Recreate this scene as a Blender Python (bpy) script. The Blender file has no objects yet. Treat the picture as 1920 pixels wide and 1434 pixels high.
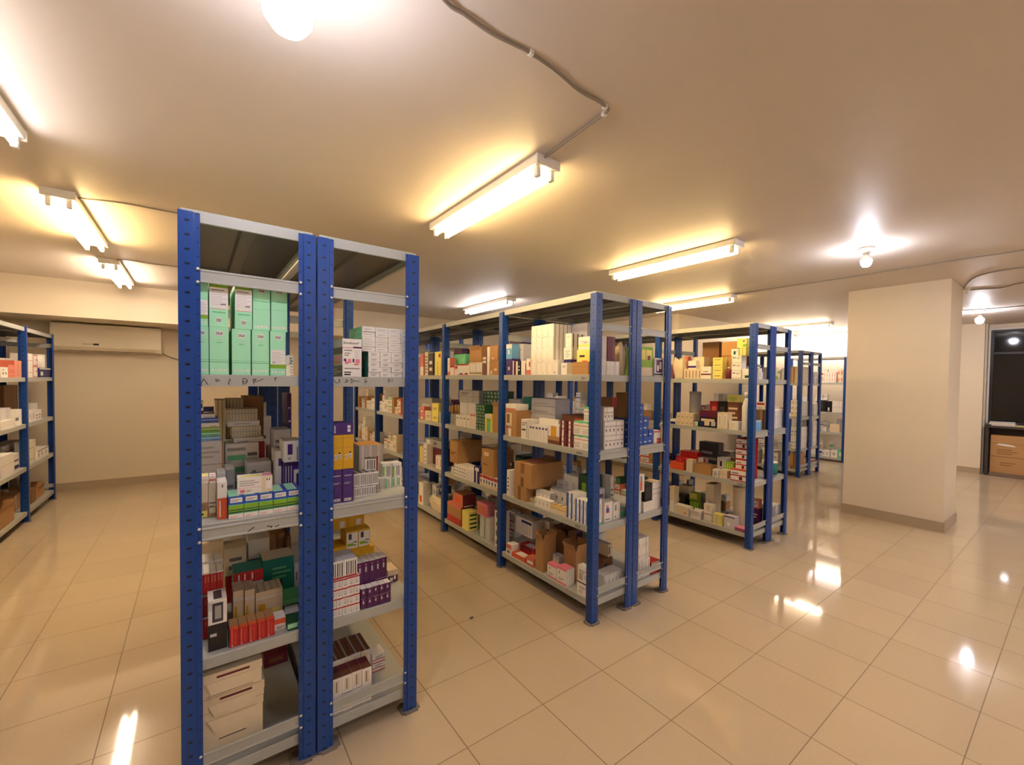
import bpy, bmesh, math, random
from mathutils import Matrix, Vector
R = math.radians
C = bpy.context.scene.collection
scene = bpy.context.scene

# ------------------------------------------------------------------ camera
F_PX, PITCH, YAW, ROLL, SX, SY = 822.843, .0247, .6831, .0137, 77.108, 18.112
cam_data = bpy.data.cameras.new('camera')
cam_data.sensor_fit = 'HORIZONTAL'; cam_data.sensor_width = 36.0
cam_data.lens = F_PX / 1920 * 36.0
cam_data.shift_x = -SX / 1920; cam_data.shift_y = SY / 1920
cam_data.clip_start = .05; cam_data.clip_end = 60
cam = bpy.data.objects.new('camera', cam_data); C.objects.link(cam)
fw = Vector((math.sin(YAW)*math.cos(PITCH), math.cos(YAW)*math.cos(PITCH), -math.sin(PITCH)))
rt = Vector((math.cos(YAW), -math.sin(YAW), 0)); up = rt.cross(fw)
r2 = rt*math.cos(ROLL) + up*math.sin(ROLL); u2 = -rt*math.sin(ROLL) + up*math.cos(ROLL)
M = Matrix((r2, u2, -fw)).transposed().to_4x4(); M.translation = (0, 0, 1.5)
cam.matrix_world = M
scene.camera = cam

# ------------------------------------------------------------------ world, exposure
w = bpy.data.worlds.new('world'); scene.world = w; w.use_nodes = True
w.node_tree.nodes['Background'].inputs[0].default_value = (.02, .02, .025, 1)
w.node_tree.nodes['Background'].inputs[1].default_value = 1.0
scene.view_settings.view_transform = 'Standard'
scene.view_settings.look = 'None'
scene.view_settings.exposure = 2.05
scene.view_settings.gamma = 1.0
scene.view_settings.use_curve_mapping = False
TUBE_WARM = ((1.0, .68, .30), 12.5)
TUBE_COOL = ((1.0, .92, .93), 13.0)
TUBE_MIX = ((1.0, .80, .60), 14.0)
BULB = ((.94, .93, 1.04), 70.0)

# ------------------------------------------------------------------ materials
def lin(c):
    f = lambda v: v/12.92 if v <= .04045 else ((v+.055)/1.055)**2.4
    return tuple(f(v/255) for v in c)
MATS = {}
def mat(name, rgb, rough=.5, metal=0., spec=.5, bump=None, emit=None, coat=0.):
    if name in MATS: return MATS[name]
    m = bpy.data.materials.new(name); m.use_nodes = True
    b = m.node_tree.nodes['Principled BSDF']
    b.inputs['Base Color'].default_value = (*lin(rgb), 1)
    b.inputs['Roughness'].default_value = rough
    b.inputs['Metallic'].default_value = metal
    b.inputs['Specular IOR Level'].default_value = spec
    b.inputs['Coat Weight'].default_value = coat
    if bump:
        nt = m.node_tree
        tc = nt.nodes.new('ShaderNodeTexCoord'); n = nt.nodes.new('ShaderNodeTexNoise')
        n.inputs['Scale'].default_value = bump[0]; n.inputs['Detail'].default_value = 4
        bp = nt.nodes.new('ShaderNodeBump'); bp.inputs['Strength'].default_value = bump[1]; bp.inputs['Distance'].default_value = bump[2]
        nt.links.new(tc.outputs['Object'], n.inputs['Vector']); nt.links.new(n.outputs['Fac'], bp.inputs['Height'])
        nt.links.new(bp.outputs['Normal'], b.inputs['Normal'])
    if emit:
        b.inputs['Emission Color'].default_value = (*emit[0], 1)
        b.inputs['Emission Strength'].default_value = emit[1]
    MATS[name] = m
    return m

def tile_material():
    m = bpy.data.materials.new('floor_tile'); m.use_nodes = True
    nt = m.node_tree; b = nt.nodes['Principled BSDF']; L = nt.links
    def node(t, **k):
        n = nt.nodes.new(t)
        for a, v in k.items(): setattr(n, a, v)
        return n
    def mth(op, a, b_=None, c=None):
        n = node('ShaderNodeMath', operation=op)
        for i, v in enumerate((a, b_, c)):
            if v is None: continue
            if isinstance(v, (int, float)): n.inputs[i].default_value = v
            else: L.new(v, n.inputs[i])
        return n.outputs[0]
    tc = node('ShaderNodeTexCoord'); sp = node('ShaderNodeSeparateXYZ'); L.new(tc.outputs['Object'], sp.inputs[0])
    fx = mth('DIVIDE', mth('SUBTRACT', sp.outputs['X'], 1.242), .39)
    fy = mth('DIVIDE', mth('SUBTRACT', sp.outputs['Y'], 1.142), .428)
    def line(f, pitch, half):
        d = mth('SUBTRACT', mth('FRACT', mth('ADD', f, .5)), .5)
        return mth('LESS_THAN', mth('MULTIPLY', mth('ABSOLUTE', d), pitch), half)
    j = mth('MAXIMUM', line(fx, .39, .0021), line(fy, .428, .0019))
    cx = node('ShaderNodeCombineXYZ'); L.new(mth('FLOOR', fx), cx.inputs[0]); L.new(mth('FLOOR', fy), cx.inputs[1])
    wn = node('ShaderNodeTexWhiteNoise'); L.new(cx.outputs[0], wn.inputs['Vector'])
    nz = node('ShaderNodeTexNoise'); nz.inputs['Scale'].default_value = 130; nz.inputs['Detail'].default_value = 3
    L.new(tc.outputs['Object'], nz.inputs['Vector'])
    nl = node('ShaderNodeTexNoise'); nl.inputs['Scale'].default_value = 1.7; nl.inputs['Detail'].default_value = 3
    L.new(tc.outputs['Object'], nl.inputs['Vector'])
    r = node('ShaderNodeValToRGB')
    r.color_ramp.elements[0].color = (*lin((184, 166, 140)), 1); r.color_ramp.elements[1].color = (*lin((211, 193, 165)), 1)
    v = mth('ADD', mth('MULTIPLY', nz.outputs['Fac'], .55), mth('ADD', mth('MULTIPLY', wn.outputs['Value'], .18), mth('MULTIPLY', nl.outputs['Fac'], .3)))
    L.new(v, r.inputs[0])
    mx = node('ShaderNodeMix', data_type='RGBA'); L.new(j, mx.inputs[0]); L.new(r.outputs[0], mx.inputs[6])
    mx.inputs[7].default_value = (*lin((128, 108, 84)), 1)
    L.new(mx.outputs[2], b.inputs['Base Color'])
    L.new(mth('ADD', mth('MULTIPLY', j, .5), mth('ADD', .03, mth('MULTIPLY', nl.outputs['Fac'], .05))), b.inputs['Roughness'])
    b.inputs['Specular IOR Level'].default_value = .55
    # every tile lies a hair out of level, so reflections break at the joints
    nm = node('ShaderNodeBump'); nm.inputs['Strength'].default_value = .25; nm.inputs['Distance'].default_value = .0015
    L.new(mth('SUBTRACT', mth('MULTIPLY', nl.outputs['Fac'], .8), j), nm.inputs['Height']); L.new(nm.outputs[0], b.inputs['Normal'])
    return m

def post_material():
    m = mat('blue_paint', (16, 66, 146), .34, 0, .5)
    nt = m.node_tree; b = nt.nodes['Principled BSDF']; L = nt.links
    def mth(op, a, b_=None):
        n = nt.nodes.new('ShaderNodeMath'); n.operation = op
        for i, v in enumerate((a, b_)):
            if v is None: continue
            if isinstance(v, (int, float)): n.inputs[i].default_value = v
            else: L.new(v, n.inputs[i])
        return n.outputs[0]
    tc = nt.nodes.new('ShaderNodeTexCoord'); sp = nt.nodes.new('ShaderNodeSeparateXYZ'); L.new(tc.outputs['Object'], sp.inputs[0])
    ax = mth('ABSOLUTE', sp.outputs['X']); ay = mth('ABSOLUTE', sp.outputs['Y'])
    def slots(a, pos, half, pitch, off, h):
        u = mth('LESS_THAN', mth('ABSOLUTE', mth('SUBTRACT', a, pos)), half)
        z = mth('ABSOLUTE', mth('SUBTRACT', mth('FRACT', mth('DIVIDE', mth('ADD', sp.outputs['Z'], off), pitch)), .5))
        return mth('MULTIPLY', u, mth('LESS_THAN', mth('MULTIPLY', z, pitch), h))
    s = mth('MAXIMUM', slots(ax, .024, .0062, .0477, .01, .0036), slots(ay, .024, .0062, .0477, .01, .0036))
    s = mth('MAXIMUM', s, mth('MAXIMUM', slots(ax, .0515, .0026, .0477, .03, .002), slots(ay, .0515, .0026, .0477, .03, .002)))
    mx = nt.nodes.new('ShaderNodeMix'); mx.data_type = 'RGBA'; L.new(s, mx.inputs[0])
    mx.inputs[6].default_value = (*lin((16, 66, 146)), 1); mx.inputs[7].default_value = (*lin((6, 10, 30)), 1)
    L.new(mx.outputs[2], b.inputs['Base Color'])
    return m

FLOOR_M = tile_material()
POST_M = post_material()
WALL_M = mat('wall_paint', (226, 213, 190), .42, bump=(9, .12, .004))
CEIL_M = mat('ceiling_paint', (220, 209, 198), .5, spec=.3, bump=(2.2, .22, .02))
BASE_M = mat('skirting_tile', (176, 158, 132), .3)
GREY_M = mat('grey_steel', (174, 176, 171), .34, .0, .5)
UNDER_SHADE_M = mat('underside_shade', (94, 88, 80), .38, .3)  # shade under the shelves put into the colour, darker than the tray
PLATE_M = mat('foot_plate_grey', (128, 118, 110), .5)
BOLT_M = mat('zinc', (215, 218, 222), .25, .8)
WHITE_M = mat('white_enamel', (236, 234, 228), .35)
AC_M = mat('cream_plastic', (238, 228, 206), .22)
CABLE_M = mat('cable_grey', (150, 140, 128), .5)
DARKW_M = mat('dark_wood', (62, 50, 46), .45, bump=(20, .1, .002))
GLASS_M = mat('night_glass', (8, 9, 12), .06, 0, .6)
FRAME_M = mat('dark_frame', (42, 36, 36), .4)
INK_M = mat('marker_ink', (30, 28, 28), .6)

# ------------------------------------------------------------------ helpers
def link(name, me, parent=None):
    o = bpy.data.objects.new(name, me); C.objects.link(o)
    if parent: o.parent = parent
    return o
def thing(name, label, cat, loc=(0, 0, 0), rot=0, group=None):
    o = link(name, None); o.empty_display_size = .05
    o.location = loc; o.rotation_euler = (0, 0, rot)
    return tag(o, label, cat, group)
def tag(o, label, cat, group=None):
    o['label'] = label; o['category'] = cat
    if group: o['group'] = group
    return o
def struct(o):
    o['kind'] = 'structure'; return o
def finish(bm, name, mats, parent=None, smooth=False):
    me = bpy.data.meshes.new(name)
    bmesh.ops.recalc_face_normals(bm, faces=bm.faces)
    bm.to_mesh(me); bm.free()
    for m in (mats if isinstance(mats, (list, tuple)) else [mats]): me.materials.append(m)
    if smooth:
        for p in me.polygons: p.use_smooth = True
    return link(name, me, parent)
def add_box(bm, x0, y0, z0, x1, y1, z1, mi=0):
    v = [bm.verts.new(p) for p in ((x0,y0,z0),(x1,y0,z0),(x1,y1,z0),(x0,y1,z0),(x0,y0,z1),(x1,y0,z1),(x1,y1,z1),(x0,y1,z1))]
    fs = [bm.faces.new([v[i] for i in f]) for f in ((3,2,1,0),(4,5,6,7),(0,1,5,4),(1,2,6,5),(2,3,7,6),(3,0,4,7))]
    for f in fs: f.material_index = mi
    return v, fs
def box(name, b, m, parent=None, bevel=0, seg=2):
    bm = bmesh.new(); add_box(bm, *b)
    if bevel: bmesh.ops.bevel(bm, geom=list(bm.edges), offset=bevel, segments=seg, affect='EDGES', profile=.5)
    return finish(bm, name, m, parent)
def add_tube(bm, pts, r, n=10, caps=True):
    rings = []
    pts = [Vector(p) for p in pts]
    for i, p in enumerate(pts):
        d = (pts[min(i+1, len(pts)-1)] - pts[max(i-1, 0)]).normalized()
        a = d.orthogonal().normalized() if abs(d.z) > .95 else d.cross(Vector((0, 0, 1))).normalized()
        b = d.cross(a)
        rr = r[i] if isinstance(r, (list, tuple)) else r
        rings.append([bm.verts.new(p + a*math.cos(t)*rr + b*math.sin(t)*rr) for t in (2*math.pi*k/n for k in range(n))])
    for i in range(len(rings)-1):
        for k in range(n):
            bm.faces.new((rings[i][k], rings[i][(k+1) % n], rings[i+1][(k+1) % n], rings[i+1][k]))
    if caps:
        bm.faces.new(rings[0][::-1]); bm.faces.new(rings[-1])
def tube(name, pts, r, m, parent=None, n=10):
    bm = bmesh.new(); add_tube(bm, pts, r, n); return finish(bm, name, m, parent, True)
def lathe(name, prof, m, parent=None, n=24, loc=(0, 0, 0)):
    bm = bmesh.new(); rings = []
    for r, z in prof:
        rings.append([bm.verts.new((r*math.cos(2*math.pi*k/n), r*math.sin(2*math.pi*k/n), z)) for k in range(n)])
    for i in range(len(rings)-1):
        for k in range(n): bm.faces.new((rings[i][k], rings[i][(k+1) % n], rings[i+1][(k+1) % n], rings[i+1][k]))
    bm.faces.new(rings[0][::-1]); bm.faces.new(rings[-1])
    o = finish(bm, name, m, parent, True); o.location = loc
    return o
def prism(name, poly, axis, a, b, m, parent=None):
    """extrude a 2-D polygon along an axis from a to b"""
    bm = bmesh.new()
    put = {'x': lambda p, t: (t, p[0], p[1]), 'y': lambda p, t: (p[0], t, p[1]), 'z': lambda p, t: (p[0], p[1], t)}[axis]
    A = [bm.verts.new(put(p, a)) for p in poly]; B = [bm.verts.new(put(p, b)) for p in poly]
    n = len(poly)
    for i in range(n): bm.faces.new((A[i], A[(i+1) % n], B[(i+1) % n], B[i]))
    bm.faces.new(A[::-1]); bm.faces.new(B)
    return finish(bm, name, m, parent)
def copy_tree(o, parent=None):
    c = o.copy(); C.objects.link(c); c.parent = parent
    for ch in list(o.children): copy_tree(ch, c)
    return c

# ------------------------------------------------------------------ the room
CZ = 2.598
XL, XR, YN, YF = -1.78, 10.5, -3.4, 8.35
BX, BY = 5.93, 4.17            # the corner of the wall block behind the far racks
def plane_poly(name, pts, m):
    bm = bmesh.new(); bm.faces.new([bm.verts.new(p) for p in pts])
    return struct(finish(bm, name, m))
L_OUT = [(XL, YN), (XR+.4, YN), (XR+.4, BY), (BX, BY), (BX, YF), (XL, YF)]
struct(prism('floor', L_OUT, 'z', -.08, 0, FLOOR_M))
struct(prism('ceiling', L_OUT, 'z', CZ, CZ+.1, CEIL_M))
struct(box('wall_left', (XL-.12, YN, 0, XL, YF, CZ), WALL_M))
struct(box('wall_back', (XL-.12, YF, 0, BX, YF+.12, CZ), WALL_M))
struct(box('wall_inner', (BX, BY, 0, BX+.12, YF+.12, CZ), WALL_M))
struct(box('wall_rear', (BX+.12, BY, 0, XR+.6, BY+.12, CZ), WALL_M))
struct(box('wall_right', (XR, 1.19, 0, XR+.12, BY, CZ), WALL_M))
struct(box('wall_front', (XL-.12, YN-.12, 0, XR+.6, YN, CZ), WALL_M))
struct(box('wall_soffit', (XL, 7.48, 2.17, BX, YF, CZ), WALL_M))
# window wall: jamb, sill wall, window
struct(box('wall_window', (XR+.34, YN, 0, XR+.46, 1.19, .86), WALL_M))
struct(box('wall_jamb', (XR+.12, 1.17, 0, XR+.46, 1.31, CZ), WALL_M))
struct(box('wall_lintel', (XR+.34, YN, 2.50, XR+.46, 1.17, CZ), WALL_M))
wf = struct(box('trim_1', (XR+.315, 1.15, .86, XR+.345, 1.17, 2.52), WHITE_M))
struct(box('trim_2', (XR+.315, -1.4, 2.50, XR+.345, 1.15, 2.525), WHITE_M))
win = struct(thing('window_1', 'x', 'window', (XR+.34, 0, 0))); del win['label']; del win['category']
def wbar(y0, z0, y1, z1, d=.05): return box('window_frame', (.0, y0, z0, d, y1, z1), FRAME_M, win, .004)
wbar(1.11, .86, 1.15, 2.50); wbar(-1.4, .86, -1.36, 2.50)
wbar(-1.36, .86, 1.11, .90); wbar(-1.36, 2.46, 1.11, 2.50); wbar(-1.36, 2.075, 1.11, 2.115, .06)
box('window_pane', (.025, -1.36, .90, .033, 1.11, 2.075), GLASS_M, win)
box('window_pane', (.025, -1.36, 2.115, .033, 1.11, 2.46), GLASS_M, win)
bm = bmesh.new(); add_box(bm, XR+.4, -1.4, .86, XR+.43, 1.17, 2.5)
struct(finish(bm, 'wall_night', mat('night', (6, 7, 9), .9)))
# column
struct(box('pillar', (5.946, .93, 0, 6.553, 1.837, CZ), WALL_M))
bm = bmesh.new(); add_box(bm, 5.932, .916, 0, 6.567, 1.851, .105)
struct(finish(bm, 'baseboard_pillar', BASE_M))
# baseboards
struct(box('baseboard_back', (XL, YF-.014, 0, BX, YF, .10), BASE_M))
struct(box('baseboard_left', (XL, YN, 0, XL+.014, YF-.014, .10), BASE_M))
struct(box('baseboard_right', (XR-.014, 1.19, 0, XR, BY, .10), BASE_M))
struct(box('baseboard_rear', (BX, BY-.014, 0, XR-.014, BY, .10), BASE_M))
struct(box('baseboard_inner', (BX-.014, BY-.014, 0, BX, YF-.014, .10), BASE_M))

# ------------------------------------------------------------------ lamps
def batten(label, x, y0, y1, kind, light=1.):
    """twin-tube fluorescent batten under the ceiling, running along y"""
    col, st = kind
    t = thing('fluorescent_batten', label, 'ceiling light', (x, (y0+y1)/2, CZ), 0, 'fluorescent battens on the ceiling')
    h = (y1-y0)/2
    box('housing', (-.07, -h, -.045, .07, h, 0), WHITE_M, t, .006)
    em = mat('tube_glow_%d_%d' % (int(col[2]*100), int(st*light*10)), (255, 250, 235), .3, emit=(col, st*light))
    for sx in (-1, 1):
        tb = tube('tube', [(sx*.042, -h+.045, -.078), (sx*.042, h-.045, -.078)], .014, em, t, 14)
        for sy in (-1, 1):
            hb = box('lampholder', (sx*.042-.012, sy*(h-.028)-.016, -.098, sx*.042+.012, sy*(h-.028)+.016, -.045), WHITE_M, tb, .005)
    box('end_cap', (-.073, h-.003, -.05, .073, h+.012, 0), WHITE_M, t, .004)
    box('end_cap', (-.073, -h-.012, -.05, .073, -h+.003, 0), WHITE_M, t, .004)
    return t
batten('lit twin tube batten over the aisle beside the front rack, wired by a grey cable', 1.345, 1.72, 2.95, TUBE_WARM)
batten('lit yellow batten above the aisle between second and third racks', 3.22, 1.74, 3.02, TUBE_WARM)
batten('lit whitish batten farther down the aisle behind the second rack top', 3.22, 4.86, 6.06, TUBE_COOL)
batten('lit yellow batten above the far aisle, its end beside the second rack corner post', 5.1, 2.80, 4.02, TUBE_WARM)
batten('lit pale batten above the fourth rack, touching the third rack corner in view', 8.55, 2.88, 4.08, TUBE_MIX)
batten('lit white batten near the far wall, cut off by the cream pillar', 10.28, 2.95, 4.12, TUBE_COOL)
batten('lit yellow batten over the wall rack aisle, second one before the air conditioner', -.63, 3.9, 5.15, TUBE_WARM, 1.7)
batten('lit whitish batten closest to the air conditioner wall', -.63, 5.88, 7.1, TUBE_MIX, 1.1)
batten('lit white batten at the picture edge of which only one end shows', -.66, 1.82, 3.07, TUBE_COOL, .45)
batten('added whitish fill batten, unseen overhead behind the viewpoint, beside the front rack aisle', 1.345, -1.9, -.67, TUBE_COOL, 1.0)  # this and the next two battens are unseen, added for fill light
batten('added whitish fill batten, unseen overhead behind the viewpoint, in line with the third rack', 4.2, -1.9, -.67, TUBE_COOL, 1.2)
batten('added pale fill batten, unseen overhead behind the viewpoint, in line with the pillar', 6.9, -1.9, -.67, TUBE_COOL, 2.2)
def bulb(label, x, y, s=1., k=1.):
    t = thing('bulb_lamp', label, 'ceiling light', (x, y, CZ), 0, 'bare bulbs on the ceiling')
    lathe('ceiling_holder', [(.056*s, 0), (.058*s, -.008*s), (.05*s, -.02*s), (.03*s, -.034*s), (.024*s, -.05*s), (.018*s, -.051*s)], WHITE_M, t)
    lathe('bulb_neck', [(.015*s, -.05*s), (.018*s, -.06*s), (.036*s, -.088*s), (.0365*s, -.092*s)], WHITE_M, t)
    em = mat('bulb_glow_%d' % int(k*10), (255, 252, 248), .3, emit=(BULB[0], BULB[1]*k))
    lathe('bulb', [(.0365*s, -.092*s), (.0385*s, -.10*s), (.039*s, -.108*s), (.036*s, -.128*s), (.024*s, -.145*s), (.004*s, -.151*s)], em, t)
    return t
bulb('big bare bulb glowing close overhead, cut off by the picture edge', .185, 1.31, 1.5, .42)
bulb('glowing bare bulb hanging in front of the cream pillar', 4.16, 1.17, 1., 1.)
bulb('glowing bare bulb beside the dark window past the pillar', 8.72, 1.05, 1.25, 1.)

# ------------------------------------------------------------------ cables on the ceiling
def cable(label, pts, r=.004, z=CZ-.006, clips=()):
    bm = bmesh.new(); P = []
    for i in range(len(pts)-1):
        a, b = Vector(pts[i]), Vector(pts[i+1]); n = 4
        p0 = Vector(pts[max(i-1, 0)]); p3 = Vector(pts[min(i+2, len(pts)-1)])
        for k in range(n):
            t = k/n
            P.append(.5*((2*a)+(-p0+b)*t+(2*p0-5*a+4*b-p3)*t*t+(-p0+3*a-3*b+p3)*t**3))
    P.append(Vector(pts[-1]))
    add_tube(bm, [(p.x, p.y, p.z if len(p) > 2 else z) for p in P], r, 8)
    o = finish(bm, 'cable', CABLE_M, None, True); tag(o, label, 'cable')
    for c in clips: box('cable_clip', (c[0]-.008, c[1]-.01, CZ-.018, c[0]+.008, c[1]+.01, CZ), WHITE_M, o, .003)
    return o
cable('grey twin cable looping across the ceiling to the batten beside the front rack',
      [(.40, 1.12), (.561, 1.204), (.624, 1.21), (.721, 1.22), (.806, 1.213), (.868, 1.209), (.978, 1.218), (1.114, 1.242), (1.223, 1.239), (1.274, 1.253), (1.29, 1.275), (1.305, 1.486), (1.32, 1.71)],
      .0065, CZ-.010, [(.868, 1.209), (1.262, 1.25), (1.293, 1.285)])
cable('thin cable from the yellow batten to the front rack top', [(-.575, 4.0), (-.516, 3.973), (-.355, 3.909), (-.179, 3.905), (.1, 3.9)], .005)
cable('thin cable from the whitish batten to behind the front rack', [(-.575, 5.86), (-.504, 5.79), (-.347, 5.817), (-.15, 5.80), (.1, 5.79)], .005)
cable('long thin cable running over the ceiling past the pillar bulb', [(5.1, 2.79), (5.11, 2.137), (5.12, 1.747), (5.11, 1.159), (5.09, .743), (5.10, .52), (5.11, .2)], .005)
cable('thin cable leaving the pillar top toward the window side', [(6.70, .955), (6.3, .86), (6.0, .76), (5.85, .60), (5.84, .40), (5.9, .1)], .006)
cable('thin cable sagging from the pillar corner toward the window', [(6.775, .90), (6.80, .80), (6.85, .66), (6.68, .50), (6.6, .2)], .006)
cable('thin cable crossing the ceiling at the window bulb', [(8.45, 1.25), (8.49, 1.19), (8.538, 1.025), (8.581, .86), (8.56, .606), (8.6, .2)], .006)
jb = tag(box('junction_box', (6.735, .915, CZ-.05, 6.80, .98, CZ), WHITE_M, None, .006), 'small white junction box on the ceiling behind the pillar', 'junction box')
# ------------------------------------------------------------------ air conditioner
ac = thing('air_conditioner', 'long white wall air conditioner under the ceiling soffit', 'air conditioner', (-.885, YF, 1.80))
aw = .507
prism('body', [(0, 0), (0, .355), (-.17, .36), (-.2, .345), (-.205, .06), (-.175, .01), (-.13, 0)], 'x', -aw, aw, AC_M, ac)
for sx in (-1, 1):
    prism('side_cap', [(0, -.004), (0, .36), (-.172, .364), (-.206, .348), (-.21, .058), (-.178, .005), (-.13, -.004)], 'x', sx*aw-.006, sx*aw+.006, AC_M, ac)
prism('air_flap', [(-.192, .022), (-.207, .048), (-.210, .046), (-.196, .018)], 'x', -aw+.05, aw-.05, mat('ac_flap', (222, 208, 180), .3), ac)
box('louver_slot', (-aw+.05, -.178, .006, aw-.05, -.150, .012), mat('ac_slot', (92, 80, 62), .5), ac)
dp = box('display', (-.24, -.2065, .085, -.09, -.2025, .105), mat('ac_display', (206, 200, 184), .2), ac)
box('display_window', (-.14, -.2085, .084, -.09, -.2055, .106), mat('ac_led', (48, 44, 72), .2), dp)
cable('thin pipe cable dropping along the wall from the air conditioner', [(-.39, 8.335, 1.83), (-.34, 8.335, 1.80), (-.26, 8.335, 1.76), (-.1, 8.335, 1.70)], .007)

# ------------------------------------------------------------------ racks
PW = .058          # post flange
LV = [.14, .60, 1.07, 1.545, 2.054]
PROF = [(0, 0), (.040, 0), (.044, .005), (PW, .005), (PW, .0072), (.0428, .0072), (.0385, .0022), (.0022, .0022),
        (.0022, .0385), (.0072, .0428), (.0072, PW), (.005, PW), (.005, .044), (0, .040)]
post_cache = {}
def post_mesh(sx, sy, h):
    k = (sx, sy, round(h, 3))
    if k not in post_cache:
        o = prism('post', [(x*sx, y*sy) for x, y in PROF], 'z', 0, h, POST_M)
        post_cache[k] = o.data; bpy.data.objects.remove(o)
    return post_cache[k]
misc = {}
def cached(key, build):
    if key not in misc:
        o = build(); misc[key] = o.data; bpy.data.objects.remove(o)
    return misc[key]
def shelf_mesh(w, d, rim=.040, t=.0016):
    """pressed steel tray, open below, rims turned down with a return lip"""
    def mk():
        bm = bmesh.new(); x, y = w/2, d/2; lip = .014
        def ring(ix, z): return [bm.verts.new(p) for p in ((-x+ix, -y+ix, z), (x-ix, -y+ix, z), (x-ix, y-ix, z), (-x+ix, y-ix, z))]
        rs = [ring(0.0025, 0), ring(0, -.0025), ring(0, -rim), ring(lip, -rim), ring(lip, -rim+t), ring(t, -rim+t), ring(t, -t)]
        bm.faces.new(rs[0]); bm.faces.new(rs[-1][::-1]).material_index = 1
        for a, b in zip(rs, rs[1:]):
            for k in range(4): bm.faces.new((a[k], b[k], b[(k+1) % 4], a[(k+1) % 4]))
        return finish(bm, 'shelf', [GREY_M, UNDER_SHADE_M])
    return cached(('shelf', round(w, 3), round(d, 3), rim), mk)
def brace_mesh(w, h=.046):
    """C-shaped frame brace with rolled edges, face toward -y"""
    def mk():
        p = [(0, 0), (-.002, .002), (-.002, .007), (0, .009), (0, h-.009), (-.002, h-.007), (-.002, h-.002), (0, h), (.0035, h), (.0035, h-.0015), (.0012, h-.0015), (.0012, .0015), (.0035, .0015), (.0035, 0)]
        return prism('brace', p, 'x', -w/2, w/2, GREY_M)
    return cached(('brace', round(w, 3), h), mk)
def stiff_mesh(l):
    return cached(('stiff', round(l, 3)), lambda: prism('stiffener', [(-.03, 0), (-.022, -.016), (.022, -.016), (.03, 0)], 'y', -l/2, l/2, UNDER_SHADE_M))
def bolt_mesh():
    def mk():
        o = lathe('bolt', [(.0062, 0), (.0058, .002), (.0035, .0042), (.001, .0048)], BOLT_M, None, 10)
        return o
    return cached('bolt', mk)
def plate_mesh(s):
    def mk():
        bm = bmesh.new(); add_box(bm, -s/2, -s/2, 0, s/2, s/2, .008)
        bmesh.ops.bevel(bm, geom=[e for e in bm.edges if abs(e.verts[0].co.z-e.verts[1].co.z) > .001], offset=.012, segments=3, affect='EDGES')
        return finish(bm, 'foot_plate', PLATE_M)
    return cached(('plate', s), mk)
def rack(label, x0, x1, y0, pitch, n, levels=LV, H=2.054, rims=.040, ends=(True, True), group='blue upright storage racks', bolts=True, join=0):
    t = thing('storage_rack', label, 'rack', ((x0+x1)/2, y0, 0), 0, group)
    w = x1-x0; hw = w/2
    for i in range(n+1):
        last, first = i == n, i == 0
        sy = -1 if last else 1
        yy = i*pitch
        for sx in (-1, 1):
            # posts between two bays carry a flange each way: the profile faces the first bay
            p = link('post', post_mesh(-sx, sy, H-.012), t); p.location = (sx*hw, yy, 0)
            f = link('foot_plate', plate_mesh(.082 if first else .07), p); f.location = (-sx*(.0435 if sx == join else .026), sy*.026, 0)
            if bolts and first:
                for z in (levels[0]+.028, levels[0]+.075, levels[2]-.058, levels[2]-.012, 1.818, 1.862):
                    b = link('bolt', bolt_mesh(), p); b.location = (-sx*.0505, .005, z); b.rotation_euler = (R(90), 0, 0)
        for z in (levels[0]+.030, levels[2]-.058, 1.818):
            if i in (0, n) or z > 1.5:
                b = link('brace', brace_mesh(w-.012), t); b.location = (0, yy+sy*.0096, z)
                if last: b.rotation_euler = (0, 0, math.pi)
    for i in range(n):
        for k, z in enumerate(levels):
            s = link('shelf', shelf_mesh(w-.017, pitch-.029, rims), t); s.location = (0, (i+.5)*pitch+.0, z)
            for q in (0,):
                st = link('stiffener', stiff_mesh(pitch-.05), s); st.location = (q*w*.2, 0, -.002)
    return t
FLV = [.11, .52, .99, 1.507, 2.06]
P1 = 1.05
RK1 = rack('blue post rack nearest the camera, half with green cartons and stacked white cases', -.045, .361, 1.905, P1, 2, FLV, 2.06, join=1)
RK1B = rack('blue post rack nearest the camera, half with purple cartons and open to the aisle', .367, .772, 1.905, P1, 2, FLV, 2.06, join=-1)
P2 = 1.048
RK2 = rack('second blue rack from the front, long side row of cartons facing the camera', 1.879, 2.250, 1.905, P2, 5, join=1)
RK2B = rack('second blue rack, half turned away, blue cartons at its end', 2.256, 2.633, 1.905, P2, 5, join=-1)
RK3 = rack('third blue rack, side facing the camera with red cartons at its corner', 3.864, 4.222, 1.905, P2, 4, join=1)
RK3B = rack('third blue rack, half turned toward the pillar', 4.228, 4.598, 1.905, P2, 4, join=-1)
LV5 = [.13, .46, .985, 1.525, 2.054]
rack('fourth blue rack, far one with block of cartons on its side facing the camera', 7.508, 7.915, 2.94, 1.045, 1, LV5, join=1)
rack('fourth blue rack, half turned toward the end wall', 7.921, 8.326, 2.94, 1.045, 1, LV5, join=-1)
rack('fifth blue rack standing against the far wall, partly cut off by the pillar', 9.686, 10.10, 2.98, 1.045, 1, [.08, .575, .97, 1.55, 2.054])
LVL = [.115, .565, 1.0, 1.465, 1.97]
rack('blue rack against the side wall beside the air conditioner', -1.745, -1.32, 4.56, 1.103, 3, LVL, 1.99)
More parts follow.
